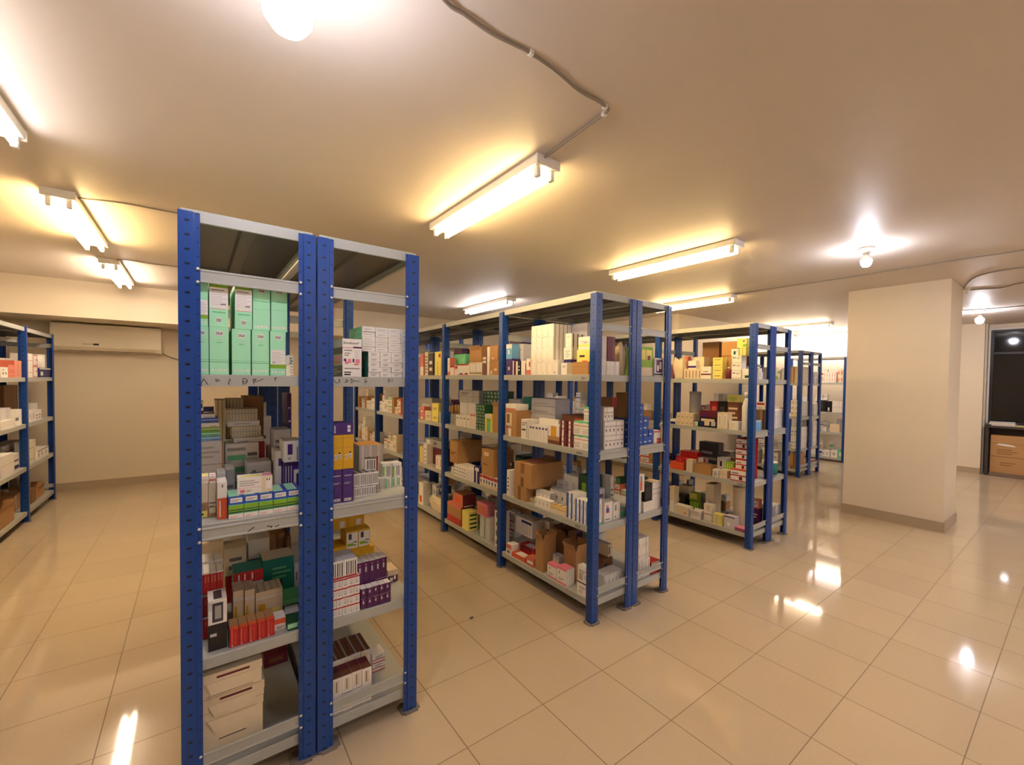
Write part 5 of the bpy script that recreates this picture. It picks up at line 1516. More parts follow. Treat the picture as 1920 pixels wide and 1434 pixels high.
put('plain_carton',S[48],'x',2.1380,3.6663,1.0708,0.1448,0.1086,0.0823,0,2,1,'plain carton',P[11])
put('cardboard_box',S[193],'x',2.1500,3.6559,1.1537,0.1140,0.0869,0.0727,0,1,1,'brown kraft box',P[11])
put('printed_carton',S[49],'x',2.1162,3.8464,1.0708,0.0779,0.0777,0.1351,0,2,2,'printed carton',P[11])
put('coloured_carton',S[46],'x',2.1434,4.1255,1.0708,0.0990,0.0823,0.1857,0,1,1,'navy carton',P[17])
put('coloured_carton',S[198],'x',2.1554,4.1197,1.2571,0.0774,0.0658,0.0585,0,1,1,'pinkish carton',P[17])
put('cardboard_box',S[193],'x',2.1389,4.2351,1.0708,0.1121,0.1038,0.1676,0,1,1,'brown kraft box',P[84])
put('cardboard_box',S[193],'x',2.1255,4.3529,1.0708,0.1156,0.1018,0.1470,0,1,1,'brown kraft box',P[85])
put('storage_carton',S[195],'x',2.1186,4.5784,1.0708,0.1296,0.0969,0.1722,0,1,2,'grey carton',P[17])
put('cream_carton',S[196],'x',2.1306,4.5696,1.2436,0.1019,0.0775,0.0679,0,1,1,'cream carton',P[84])
put('cardboard_box',S[193],'x',2.1317,4.7559,1.0708,0.1046,0.1049,0.1239,0,1,1,'brown kraft box',P[18])
put('banded_carton',S[190],'x',2.1319,4.8476,1.0708,0.0709,0.0846,0.0715,0,1,1,'red banded carton',P[17])
put('cream_carton',S[196],'x',2.1439,4.8446,1.1429,0.0549,0.0677,0.0887,0,1,1,'cream carton',P[85])
put('plain_carton',S[48],'x',2.1265,4.9295,1.0708,0.0849,0.1016,0.0885,0,1,1,'plain carton',P[17])
put('printed_carton',S[49],'x',2.1385,4.9251,1.1599,0.0662,0.0812,0.0736,0,1,1,'printed carton',P[17])
put('banded_carton',S[190],'x',1.9240,5.1643,1.0708,0.1206,0.1090,0.2080,0,1,1,'red banded carton',P[86])
put('banded_carton',S[47],'x',1.9360,5.1563,1.2794,0.0947,0.0872,0.0858,0,1,1,'blue banded carton',P[87])
put('coloured_carton',S[198],'x',1.9025,5.2647,1.0708,0.0722,0.0936,0.1927,0,1,1,'pinkish carton',P[86])
put('cream_carton',S[196],'x',1.9090,5.3412,1.0708,0.0730,0.1326,0.1810,0,1,2,'cream carton',P[88])
put('cream_carton',S[196],'x',1.9215,5.4348,1.0708,0.1062,0.1241,0.0858,0,1,1,'cream carton',P[89])
put('cardboard_box',S[193],'x',1.9125,5.5295,1.0708,0.0753,0.1305,0.1999,0,1,1,'brown kraft box',P[86])
put('banded_carton',S[192],'x',1.9098,5.6426,1.0708,0.1428,0.1197,0.1950,0,1,2,'green banded carton',P[86])
put('printed_carton',S[49],'x',1.9134,5.7864,1.0708,0.1369,0.1384,0.1605,0,1,1,'printed carton',P[87])
put('plain_carton',S[48],'x',1.9150,5.8970,1.0708,0.0763,0.1232,0.2151,0,1,1,'plain carton',P[86])
put('banded_carton',S[47],'x',1.9270,5.8935,1.2865,0.0592,0.0986,0.0567,0,1,1,'blue banded carton',P[89])
put('printed_carton',S[49],'x',1.9098,5.9946,1.0708,0.1109,0.1080,0.1328,0,1,2,'printed carton',P[90])
put('cardboard_box',S[193],'x',1.9134,6.1987,1.0708,0.0933,0.1103,0.2277,0,1,1,'brown kraft box',P[91])
put('plain_carton',S[48],'x',1.9107,6.3204,1.0708,0.1421,0.1327,0.1587,0,1,1,'plain carton',P[91])
put('plain_carton',S[48],'x',1.9023,6.4440,1.0708,0.0971,0.0811,0.1255,0,2,1,'plain carton',P[92])
put('plain_carton',S[48],'x',1.9075,6.5530,1.0708,0.1130,0.1312,0.1173,0,2,1,'plain carton',P[93])
put('cardboard_box',S[193],'x',1.9173,6.6699,1.0708,0.1127,0.0984,0.1795,0,1,1,'brown kraft box',P[94])
put('cream_carton',S[196],'x',1.9293,6.6627,1.2509,0.0884,0.0787,0.0949,0,1,1,'cream carton',P[95])
put('banded_carton',S[190],'x',1.9135,6.7672,1.0708,0.0741,0.0831,0.1032,0,1,1,'red banded carton',P[95])
put('banded_carton',S[192],'x',1.9290,6.8964,1.0708,0.0703,0.1033,0.1406,0,1,2,'green banded carton',P[95])
put('cardboard_box',S[193],'x',1.9159,7.0497,1.0708,0.0673,0.0861,0.1593,0,1,1,'brown kraft box',P[96])
put('storage_carton',S[195],'x',2.3278,3.1436,1.0708,0.0797,0.1574,0.1637,0,1,2,'grey carton',P[97])
put('banded_carton',S[47],'x',2.3190,3.2372,1.0708,0.0993,0.1904,0.1954,0,2,1,'blue banded carton',P[97])
put('cream_carton',S[196],'x',2.3103,3.3448,1.0708,0.1081,0.1960,0.1253,0,1,2,'cream carton',P[97])
put('cardboard_box',S[193],'x',2.3270,3.5416,1.0708,0.1126,0.1608,0.1460,0,1,1,'brown kraft box',P[97])
put('printed_carton',S[49],'x',2.3219,3.6358,1.0708,0.0678,0.1606,0.0819,0,1,1,'printed carton',P[98])
put('printed_carton',S[49],'x',2.3119,3.8278,1.0708,0.1207,0.1745,0.0655,0,1,1,'printed carton',P[99])
put('storage_carton',S[195],'x',2.3275,4.0990,1.0708,0.0859,0.1514,0.1722,0,1,1,'grey carton',P[100])
put('coloured_carton',S[194],'x',2.3123,4.2700,1.0708,0.0821,0.1506,0.1447,0,2,2,'yellow carton',P[101])
put('coloured_carton',S[194],'x',2.3317,4.3795,1.0708,0.1288,0.1797,0.2064,0,1,1,'yellow carton',P[102])
put('printed_carton',S[49],'x',2.3170,4.4949,1.0708,0.0939,0.1815,0.0824,0,1,1,'printed carton',P[100])
put('cardboard_box',S[193],'x',2.3097,4.5974,1.0708,0.1032,0.1706,0.0652,0,1,1,'brown kraft box',P[100])
put('coloured_carton',S[189],'x',2.3130,4.7213,1.0708,0.1365,0.1465,0.1985,0,1,1,'dark violet carton',P[103])
put('plain_carton',S[48],'x',2.3165,4.8420,1.0708,0.0969,0.1765,0.0633,0,2,1,'plain carton',P[100])
put('coloured_carton',S[189],'x',2.3347,4.9317,1.0708,0.0745,0.1675,0.1227,0,1,2,'dark violet carton',P[104])
put('banded_carton',S[47],'x',2.1400,2.6902,1.5458,0.1103,0.0963,0.1592,0,1,1,'blue banded carton',P[8])
put('coloured_carton',S[191],'x',2.1204,2.8123,1.5458,0.1259,0.1023,0.1939,0,2,2,'lilac carton',P[8])
put('plain_carton',S[48],'x',2.1324,2.8038,1.7403,0.0989,0.0818,0.0756,0,1,1,'plain carton',P[8])
put('cardboard_box',S[193],'x',2.1221,3.3307,1.5458,0.0875,0.0864,0.1860,0,1,1,'brown kraft box',P[105])
put('plain_carton',S[48],'x',2.1364,3.4412,1.5458,0.1254,0.0844,0.1624,0,1,2,'plain carton',P[9])
put('banded_carton',S[192],'x',2.1484,3.4327,1.7088,0.0985,0.0675,0.0631,0,1,1,'green banded carton',P[9])
put('cardboard_box',S[193],'x',2.1301,3.6387,1.5458,0.1335,0.0921,0.1532,0,1,1,'brown kraft box',P[106])
put('storage_carton',S[195],'x',2.1248,3.8273,1.5458,0.0887,0.0887,0.1780,0,2,1,'grey carton',P[9])
put('cream_carton',S[196],'x',2.1162,3.8998,1.5458,0.0483,0.0718,0.1764,0,1,1,'cream carton',P[9])
put('storage_carton',S[195],'x',2.1423,4.3901,1.5458,0.0713,0.0808,0.1678,0,1,2,'grey carton',P[15])
put('banded_carton',S[47],'x',2.1543,4.3871,1.7142,0.0552,0.0646,0.0899,0,1,1,'blue banded carton',P[15])
put('coloured_carton',S[194],'x',2.1245,4.4724,1.5458,0.0854,0.0818,0.1778,0,1,2,'yellow carton',P[107])
put('printed_carton',S[49],'x',2.1365,4.4680,1.7242,0.0665,0.0654,0.0618,0,1,1,'printed carton',P[108])
put('cream_carton',S[196],'x',2.1195,4.5596,1.5458,0.0809,0.0821,0.0677,0,1,1,'cream carton',P[15])
put('coloured_carton',S[197],'x',2.1326,4.6453,1.5458,0.0826,0.0719,0.1533,0,1,1,'dark green carton',P[15])
put('printed_carton',S[49],'x',2.1446,4.6411,1.6997,0.0643,0.0575,0.0745,0,1,1,'printed carton',P[109])
put('banded_carton',S[192],'x',2.1401,4.7609,1.5458,0.1407,0.0733,0.1676,0,1,2,'green banded carton',P[15])
put('coloured_carton',S[194],'x',2.1339,4.8933,1.5458,0.1162,0.1085,0.1609,0,2,1,'yellow carton',P[110])
put('cream_carton',S[196],'x',1.8991,5.1761,1.5458,0.1442,0.0984,0.1521,0,1,1,'cream carton',P[111])
put('plain_carton',S[48],'x',1.9038,5.2978,1.5458,0.0911,0.1186,0.1935,0,1,2,'plain carton',P[112])
put('cardboard_box',S[193],'x',1.9158,5.2928,1.7399,0.0711,0.0949,0.0594,0,1,1,'brown kraft box',P[111])
put('printed_carton',S[49],'x',1.9020,5.4100,1.5458,0.1253,0.0893,0.2398,0,1,1,'printed carton',P[111])
put('banded_carton',S[192],'x',1.9140,5.4016,1.7862,0.0984,0.0714,0.0811,0,1,1,'green banded carton',P[111])
put('banded_carton',S[47],'x',1.9235,5.5133,1.5458,0.0733,0.1351,0.1831,0,1,2,'blue banded carton',P[113])
put('plain_carton',S[48],'x',1.9355,5.5100,1.7295,0.0568,0.1081,0.0529,0,1,1,'plain carton',P[114])
put('banded_carton',S[190],'x',1.9264,5.5896,1.5458,0.0715,0.0829,0.1580,0,1,2,'red banded carton',P[115])
put('cardboard_box',S[193],'x',1.9128,5.6628,1.5458,0.0668,0.1024,0.0912,0,1,1,'brown kraft box',P[116])
put('cream_carton',S[196],'x',1.9248,5.6602,1.6376,0.0516,0.0819,0.0684,0,1,1,'cream carton',P[116])
put('plain_carton',S[48],'x',1.9132,5.7472,1.5458,0.0942,0.1392,0.1968,0,1,2,'plain carton',P[117])
put('banded_carton',S[47],'x',1.9203,5.8486,1.5458,0.1005,0.1054,0.2345,0,2,1,'blue banded carton',P[118])
put('plain_carton',S[48],'x',1.9323,5.8426,1.7809,0.0786,0.0843,0.0909,0,1,1,'plain carton',P[119])
put('printed_carton',S[49],'x',1.9112,5.9390,1.5458,0.0724,0.0827,0.1376,0,1,1,'printed carton',P[116])
put('banded_carton',S[192],'x',1.9090,6.0146,1.5458,0.0708,0.0835,0.2013,0,1,1,'green banded carton',P[116])
put('banded_carton',S[47],'x',1.9020,6.2228,1.5458,0.1417,0.1147,0.1414,0,1,1,'blue banded carton',P[120])
put('cardboard_box',S[193],'x',1.9059,6.3639,1.5458,0.1325,0.0879,0.1786,0,1,1,'brown kraft box',P[121])
put('plain_carton',S[48],'x',1.9274,6.5368,1.5458,0.0944,0.1295,0.1536,0,2,2,'plain carton',P[122])
put('plain_carton',S[48],'x',1.9195,6.7186,1.5458,0.1063,0.1355,0.1526,0,1,2,'plain carton',P[123])
put('cardboard_box',S[193],'x',1.9000,6.8220,1.5458,0.0925,0.0966,0.1408,0,1,1,'brown kraft box',P[124])
put('plain_carton',S[48],'x',1.9120,6.8169,1.6872,0.0722,0.0773,0.0630,0,1,1,'plain carton',P[125])
put('printed_carton',S[49],'x',1.9152,6.9657,1.5458,0.0810,0.1109,0.1501,0,2,1,'printed carton',P[120])
put('plain_carton',S[48],'x',2.3252,3.0643,1.5458,0.1126,0.1878,0.0695,0,1,1,'plain carton',P[126])
put('cardboard_box',S[193],'x',2.3246,3.2935,1.5458,0.1438,0.1252,0.1100,0,1,1,'brown kraft box',P[127])
put('printed_carton',S[49],'x',2.3327,3.4266,1.5458,0.1144,0.1406,0.1413,0,1,1,'printed carton',P[126])
put('cardboard_box',S[193],'x',2.3064,3.5322,1.5458,0.0889,0.1629,0.1356,0,1,1,'brown kraft box',P[128])
put('banded_carton',S[192],'x',2.3348,3.6504,1.5458,0.1394,0.1915,0.2183,0,1,1,'green banded carton',P[126])
put('coloured_carton',S[199],'x',2.3468,3.6405,1.7647,0.1097,0.1532,0.0597,0,1,1,'maroon carton',P[126])
put('coloured_carton',S[194],'x',2.3347,3.7696,1.5458,0.0912,0.1290,0.2004,0,2,1,'yellow carton',P[126])
put('cream_carton',S[196],'x',2.3198,3.8686,1.5458,0.0988,0.1345,0.1339,0,1,1,'cream carton',P[126])
put('printed_carton',S[49],'x',2.3216,4.0938,1.5458,0.0757,0.1803,0.1372,0,1,2,'printed carton',P[129])
put('banded_carton',S[192],'x',2.3265,4.1702,1.5458,0.0690,0.1225,0.1840,0,1,1,'green banded carton',P[130])
put('cream_carton',S[196],'x',2.3065,4.3393,1.5458,0.0673,0.1664,0.1646,0,1,1,'cream carton',P[129])
put('storage_carton',S[195],'x',2.3200,4.4334,1.5458,0.1129,0.1535,0.0990,0,1,1,'grey carton',P[129])
put('coloured_carton',S[199],'x',2.3319,4.5652,1.5458,0.1426,0.1653,0.1019,0,1,1,'maroon carton',P[130])
put('banded_carton',S[192],'x',2.3191,4.7046,1.5458,0.1283,0.1945,0.1319,0,1,2,'green banded carton',P[131])
put('banded_carton',S[47],'x',2.3311,4.6959,1.6783,0.1008,0.1556,0.0537,0,1,1,'blue banded carton',P[129])
put('coloured_carton',S[199],'x',2.3216,4.8065,1.5458,0.0674,0.1989,0.1325,0,1,1,'maroon carton',P[132])
put('coloured_carton',S[198],'x',2.3277,4.9723,1.5458,0.0595,0.1675,0.1463,0,1,1,'pinkish carton',P[129])
put('slim_carton',S[200],'y',2.0460,1.9350,1.5458,0.1660,0.0900,0.0867,0,8,1,'slim white carton',P[133])
put('slim_carton',S[201],'y',1.9795,1.9370,1.6331,0.0610,0.0800,0.1537,0,2,1,'tall grey lettered carton',P[133])
put('storage_case',S[202],'y',2.0505,1.9390,1.6331,0.0710,0.0800,0.1558,0,1,1,'tall dark red case on slim cartons',P[133])
bag('goods_bag',0.0850,0.1000,0.2026,'c',(2.1985,2.0050,1.5458),LOOKDIR['y'],'beige crumpled bag with dark creases, second rack end shelf four','bag',434)
put('plastic_holder',S[203],'y',2.4115,1.9450,1.5458,0.1370,0.1400,0.2008,0,1,1,'lime green plastic holder',P[134])
put('drug_carton',S[204],'y',2.5335,1.9350,1.5458,0.0970,0.1000,0.1288,0,1,1,'violet and white printed carton',P[134])
put('drug_carton',S[205],'y',2.0955,1.9400,1.0708,0.1850,0.1000,0.1825,0,5,2,'grey marked white carton',P[135])
put('drug_carton',S[205],'y',2.0475,1.9450,1.2539,0.0890,0.0900,0.0866,0,3,1,'grey marked carton, upper tier',P[135])
put('drug_carton',S[206],'y',2.2215,1.9450,1.0708,0.0390,0.1000,0.1906,0,1,4,'blue carton beside middle posts',P[135])
put('drug_carton',S[206],'y',2.3590,1.9400,1.0708,0.0500,0.1000,0.2836,0,1,6,'blue carton of tallest column',P[136])
put('drug_carton',S[206],'y',2.4145,1.9400,1.0708,0.0550,0.1000,0.1938,0,1,4,'blue carton of middle column',P[136])
put('drug_carton',S[206],'y',2.4690,1.9400,1.0708,0.0500,0.1000,0.1019,0,1,2,'blue carton of lowest column',P[136])
put('drug_carton',S[207],'y',2.5395,1.9400,1.0708,0.0790,0.0800,0.0902,0,1,1,'white carton with pink top beside outer post',P[136])
put('storage_carton',S[208],'y',2.6120,2.1550,1.0708,0.0240,0.1200,0.2272,0,2,1,'white carton with yellow top',P[136])
put('cardboard_box',S[209],'y',2.5435,2.1550,1.0708,0.1110,0.1400,0.3528,0,1,1,'brown box',P[136])
put('storage_case',S[210],'y',2.2155,2.0550,1.0708,0.0510,0.1200,0.3251,0,1,1,'brown case with red lid',P[135])
put('drug_carton',S[211],'y',1.9720,1.9350,0.6008,0.0260,0.0600,0.1613,0,1,1,'tall white carton beside corner post',P[137])
put('drug_carton',S[212],'y',2.0610,1.9500,0.6008,0.0740,0.1000,0.1258,0,1,1,'white carton with blue and red capsule print',P[137])
put('drug_carton',S[213],'y',2.1445,1.9550,0.6008,0.0710,0.1000,0.1110,0,1,1,'white carton with small black marks',P[137])
put('carton_tray',S[214],'y',2.2215,1.9650,0.6008,0.0390,0.1000,0.0565,0,1,1,'grey green tray carton',P[137])
put('storage_carton',S[215],'y',2.2255,2.0750,0.6008,0.0310,0.1400,0.2525,0,1,1,'white carton with dark seam',P[137])
put('storage_carton',S[216],'y',2.1115,2.0650,0.6008,0.0610,0.0720,0.1821,0,1,1,'grey white carton with dark oval',P[137])
put('slim_carton',S[217],'y',2.3550,1.9350,0.6008,0.0400,0.1000,0.1434,0,2,1,'white slab carton, upright',P[138])
put('flat_carton',S[218],'y',2.4890,1.9350,0.6008,0.1840,0.1000,0.0703,0,1,2,'white slab carton',P[138])
put('drug_carton',S[219],'y',2.3710,1.9400,0.7448,0.0680,0.0900,0.1250,0,1,1,'white carton with red streak',P[138])
put('drug_carton',S[220],'y',2.4510,1.9400,0.6717,0.0760,0.0900,0.1245,0,1,1,'black carton on white slabs',P[138])
put('drug_carton',S[221],'y',2.5465,1.9400,0.6717,0.1030,0.0900,0.1229,0,1,1,'white ribbed carton on white slabs',P[138])
put('drug_carton',S[222],'y',2.1295,1.9550,0.1408,0.1790,0.1000,0.1031,0,5,1,'white carton with grey square',P[139])
put('storage_case',S[223],'y',2.1970,2.0750,0.1408,0.0880,0.1520,0.1470,0,1,1,'brown grey case with dark opening',P[139])
put('storage_carton',S[224],'y',2.2240,2.0850,0.2884,0.0340,0.1200,0.0868,0,1,1,'beige carton on brown grey case',P[139])
put('drug_carton',S[225],'y',2.4235,1.9400,0.1408,0.1270,0.1000,0.1275,0,4,1,'white carton of wide lower block',P[140])
put('drug_carton',S[226],'y',2.4135,1.9420,0.2689,0.1090,0.1000,0.1512,0,4,2,'white carton of tower',P[140])
put('flat_carton',S[227],'y',2.5415,1.9350,0.1408,0.0970,0.0900,0.0846,0,1,1,'flat red carton with cream top beside outer post',P[140])
bag('goods_bag',0.1430,0.1000,0.2087,'c',(3.9340,2.7295,1.5458),LOOKDIR['x'],'cream scribbled bag, third rack near bay shelf four','bag',464)
put('cream_carton',S[228],'x',3.8780,2.5520,1.5458,0.1900,0.0600,0.1009,0,5,1,'cream carton with dark oval',P[141])
put('drug_carton',S[229],'x',3.9870,2.6955,1.5458,0.0390,0.0600,0.2344,0,1,1,'salmon carton',P[141])
put('drug_carton',S[230],'x',3.8940,2.5640,1.6473,0.0920,0.0500,0.0809,0,1,1,'white carton with violet foot',P[141])
put('cream_carton',S[231],'x',3.9540,2.5300,1.5458,0.1220,0.1200,0.2216,0,2,1,'tall cream carton',P[141])
put('drug_carton',S[232],'x',3.8780,2.3960,1.5458,0.1100,0.0900,0.1196,0,1,1,'white bundle carton with dark band',P[141])
put('cream_carton',S[233],'x',3.8780,2.2740,1.5458,0.1000,0.0800,0.2043,0,1,4,'cream yellow carton',P[141])
bottle('medicine_bottle',0.0295,0.1110,'m','w',(3.9140,2.1765,1.5458),'dark maroon bottle with pale cap, third rack near bay shelf four','bottle')
put('drug_carton',S[234],'x',3.8780,2.0865,1.5458,0.0930,0.0900,0.2128,0,1,3,'white carton with grey print',P[141])
put('drug_carton',S[235],'x',3.8800,2.1025,1.7592,0.0730,0.0700,0.0643,0,1,1,'white carton with dark symbol',P[141])
put('cream_carton',S[236],'x',3.8800,2.0310,1.7592,0.0600,0.0700,0.0706,0,2,1,'pale yellow carton',P[141])
put('drug_carton',S[237],'x',3.8820,2.0390,1.8303,0.0920,0.0600,0.0877,0,1,1,'pale carton with green leaf print',P[141])
put('drug_carton',S[238],'x',3.8780,1.9965,1.5458,0.0650,0.0800,0.0933,0,1,1,'white carton with green foot beside corner post',P[141])
put('cardboard_box',S[239],'x',4.0770,2.4710,1.5458,0.1860,0.1200,0.3774,0,1,1,'large brown box',P[141])
put('cardboard_box',S[240],'x',3.9840,2.2165,1.5458,0.1590,0.2000,0.3608,0,1,1,'tall brown box behind bottle',P[141])
put('drug_carton',S[241],'x',3.8780,2.7690,1.0708,0.0600,0.0800,0.0535,0,1,1,'white and navy carton beside far post',P[142])
put('cream_carton',S[242],'x',3.8780,2.6250,1.0708,0.2020,0.0800,0.1244,0,4,2,'cream carton',P[142])
put('vial_carton',S[243],'x',3.8780,2.4935,1.0708,0.0490,0.0500,0.0527,0,1,1,'small dark green framed carton',P[142])
put('drug_carton',S[244],'x',3.8780,2.3650,1.0708,0.1840,0.0900,0.1673,0,1,1,'dark violet pouch carton with pale swirls',P[142])
put('cream_carton',S[245],'x',3.8780,2.2125,1.0708,0.1090,0.0800,0.1561,0,2,1,'cream and white carton',P[142])
put('drug_carton',S[246],'x',3.8780,2.1000,1.0708,0.0940,0.0800,0.0788,0,1,1,'low white carton',P[142])
bottle('medicine_bottle',0.0380,0.3546,'w','w',(3.9180,2.0000,1.0708),'tall white plastic bottle beside corner post, third rack near bay shelf three','bottle')
drum('storage_bin',0.0600,0.3415,'g',(4.0940,2.6465,1.0708),'grey bin, third rack near bay shelf three','bin','g')
put('drug_carton',S[247],'x',4.0140,2.3850,1.0708,0.0880,0.1200,0.2526,0,1,1,'red carton',P[142])
put('storage_carton',S[248],'x',4.0040,2.2850,1.0708,0.0900,0.1200,0.2572,0,1,1,'black carton',P[142])
put('supply_carton',S[249],'x',4.0090,2.3335,1.3286,0.1030,0.1000,0.0711,0,1,1,'white and grey carton on black carton',P[142])
put('storage_carton',S[250],'x',4.0040,2.1770,1.0708,0.1140,0.1200,0.2516,0,1,1,'brown striped carton',P[142])
put('supply_carton',S[251],'x',4.0090,2.1840,1.3230,0.1100,0.1100,0.0709,0,1,1,'yellow white carton on brown striped carton',P[142])
put('flat_carton',S[252],'x',3.8780,2.7125,0.6008,0.1630,0.0900,0.0769,0,1,2,'orange red flat carton',P[143])
put('flat_carton',S[253],'x',3.8940,2.6665,0.6783,0.1350,0.0600,0.0491,0,1,1,'red flat carton on orange ones',P[143])
put('cream_carton',S[254],'x',3.8780,2.5610,0.6008,0.0740,0.0700,0.1250,0,2,1,'cream carton',P[143])
box_open('carton_tray',0.1854,0.1056,0.0956,'d',(3.9380,2.4150,0.6008),LOOKDIR['x'],'brown open tray with green lining, third rack near bay shelf two','box',None, (None,)*4)
put('drug_carton',S[255],'x',3.8780,2.2710,0.6008,0.0640,0.0600,0.0717,0,1,1,'white carton beside brown carton',P[143])
put('cream_carton',S[256],'x',3.8780,2.1925,0.6008,0.0810,0.1000,0.0745,0,1,1,'low beige carton',P[143])
put('storage_carton',S[257],'x',3.8780,2.0425,0.6008,0.1550,0.0550,0.1094,0,1,1,'big red carton with white arrow label at the foot',P[143])
put('storage_carton',S[257],'x',3.9390,2.0485,0.6008,0.1130,0.2000,0.3907,0,1,4,'red carton with white bands',P[143])
put('storage_carton',S[258],'x',3.9840,2.6435,0.6008,0.1990,0.1000,0.1880,0,1,1,'red and grey carton',P[143])
put('drug_carton',S[259],'x',4.0040,2.5010,0.6008,0.0840,0.0600,0.1399,0,1,1,'white carton with red corner',P[143])
put('storage_case',S[260],'x',4.0840,2.4740,0.6008,0.2180,0.1000,0.2950,0,1,1,'dark grey case',P[143])
put('drug_carton',S[261],'x',4.0140,2.2840,0.6008,0.1020,0.0800,0.1698,0,1,1,'white carton with two black squares',P[143])
put('drug_carton',S[262],'x',3.9810,2.1825,0.6008,0.0870,0.0600,0.1465,0,1,1,'yellow green carton',P[143])
put('cream_carton',S[263],'x',3.8840,2.7640,0.1408,0.0600,0.0800,0.2690,0,1,1,'tall cream carton beside far post',P[144])
put('drug_carton',S[264],'x',3.8780,2.6410,0.1408,0.1700,0.0800,0.0948,0,1,1,'pinkish white box carton',P[144])
put('storage_carton',S[265],'x',3.9740,2.7320,0.1408,0.1320,0.0800,0.1829,0,1,1,'black device carton',P[144])
put('cream_carton',S[266],'x',4.0740,2.7470,0.1408,0.1200,0.1000,0.2570,0,1,1,'tall cream yellow carton',P[144])
box_open('drug_carton',0.1152,0.0704,0.0549,'w',(3.9180,2.4860,0.1408),LOOKDIR['x'],'white open carton with blue inside, third rack near bay shelf one','box',None)
put('drug_carton',S[267],'x',3.9740,2.5610,0.1408,0.0940,0.0700,0.1356,0,2,1,'green carton',P[144])
put('drug_carton',S[268],'x',4.0540,2.6260,0.1408,0.0960,0.0800,0.2042,0,1,1,'lime and dark green carton',P[144])
put('drug_carton',S[269],'x',3.9040,2.3595,0.1408,0.0870,0.0700,0.1710,0,1,1,'white upright carton before tall box',P[144])
put('storage_case',S[270],'x',3.9840,2.3910,0.1408,0.0880,0.1400,0.3547,0,1,1,'tall beige box with white lower print',P[144])
put('cream_carton',S[271],'x',3.8800,2.2400,0.1408,0.1000,0.0700,0.1041,0,2,1,'cream yellow wrapped carton',P[144])
put('supply_carton',S[272],'x',3.8800,2.1205,0.1408,0.1070,0.0800,0.1132,0,1,1,'white film wrapped carton',P[144])
drum('storage_bucket',0.0550,0.3801,'c',(4.0490,2.1165,0.1408),'beige bucket, third rack near bay shelf one','bucket','c')
put('folder_sheet',S[273],'x',3.8770,2.0120,0.1408,0.1080,0.0900,0.0307,0,1,4,'pink folder',P[144],cat='folder')
put('coloured_carton',S[189],'x',4.1326,2.0229,0.1408,0.1058,0.0838,0.1713,0,2,1,'dark violet carton',P[144])
put('coloured_carton',S[198],'x',4.1446,2.0164,0.3127,0.0829,0.0671,0.0835,0,1,1,'pinkish carton',P[144])
put('coloured_carton',S[191],'x',4.1198,2.1203,0.1408,0.0810,0.0826,0.0703,0,1,1,'lilac carton',P[145])
put('coloured_carton',S[191],'x',4.1318,2.1163,0.2117,0.0630,0.0661,0.0985,0,1,1,'lilac carton',P[146])
put('coloured_carton',S[191],'x',4.1318,2.2344,0.1408,0.1392,0.0757,0.0821,0,1,1,'lilac carton',P[147])
put('printed_carton',S[49],'x',4.1285,2.8613,0.1408,0.0693,0.0779,0.1416,0,1,2,'printed carton',P[144])
put('plain_carton',S[48],'x',4.1405,2.8585,0.2830,0.0537,0.0623,0.0563,0,1,1,'plain carton',P[144])
put('coloured_carton',S[46],'x',3.8987,3.0797,0.1408,0.1434,0.0801,0.2037,0,2,2,'navy carton',P[148])
put('cream_carton',S[196],'x',3.9178,3.1964,0.1408,0.0820,0.1038,0.2114,0,1,2,'cream carton',P[148])
put('banded_carton',S[192],'x',3.9198,3.4439,0.1408,0.1347,0.0882,0.0830,0,1,1,'green banded carton',P[149])
put('coloured_carton',S[198],'x',3.9082,3.5629,0.1408,0.0953,0.1354,0.1435,0,1,2,'pinkish carton',P[148])
put('coloured_carton',S[197],'x',3.9202,3.5575,0.2849,0.0745,0.1083,0.0763,0,1,1,'dark green carton',P[148])
put('banded_carton',S[190],'x',3.9002,3.6671,0.1408,0.1051,0.0800,0.0902,0,1,1,'red banded carton',P[149])
put('banded_carton',S[47],'x',3.9164,3.8256,0.1408,0.0973,0.1321,0.0817,0,1,1,'blue banded carton',P[148])
put('banded_carton',S[192],'x',3.9284,3.8200,0.2231,0.0760,0.1057,0.0991,0,1,1,'green banded carton',P[150])
put('banded_carton',S[190],'x',3.9042,3.9161,0.1408,0.0758,0.1075,0.2383,0,1,1,'red banded carton',P[150])
put('printed_carton',S[49],'x',3.9180,4.1123,0.1408,0.1127,0.1032,0.2069,0,1,1,'printed carton',P[151])
put('cardboard_box',S[193],'x',3.9026,4.2325,0.1408,0.1196,0.1003,0.1066,0,1,1,'brown kraft box',P[151])
put('storage_carton',S[195],'x',3.9158,4.3384,0.1408,0.0843,0.0897,0.2313,0,1,1,'grey carton',P[151])
put('cardboard_box',S[193],'x',3.9278,4.3341,0.3727,0.0656,0.0717,0.0613,0,1,1,'brown kraft box',P[152])
put('printed_carton',S[49],'x',3.9095,4.4493,0.1408,0.1295,0.1332,0.1255,0,1,1,'printed carton',P[152])
put('storage_carton',S[195],'x',3.9147,4.5776,0.1408,0.1192,0.1231,0.2042,0,1,1,'grey carton',P[152])
put('plain_carton',S[48],'x',3.9174,4.6783,0.1408,0.0743,0.1328,0.0744,0,1,1,'plain carton',P[153])
put('printed_carton',S[49],'x',3.9294,4.6750,0.2158,0.0576,0.1063,0.0645,0,1,1,'printed carton',P[154])
put('cardboard_box',S[193],'x',3.9114,4.7578,0.1408,0.0766,0.1255,0.1228,0,1,1,'brown kraft box',P[154])
put('storage_carton',S[195],'x',3.9022,4.8702,0.1408,0.1402,0.1254,0.0839,0,2,1,'grey carton',P[155])
put('cardboard_box',S[193],'x',4.3545,2.4582,0.1408,0.0736,0.0902,0.1018,0,1,1,'brown kraft box',P[156])
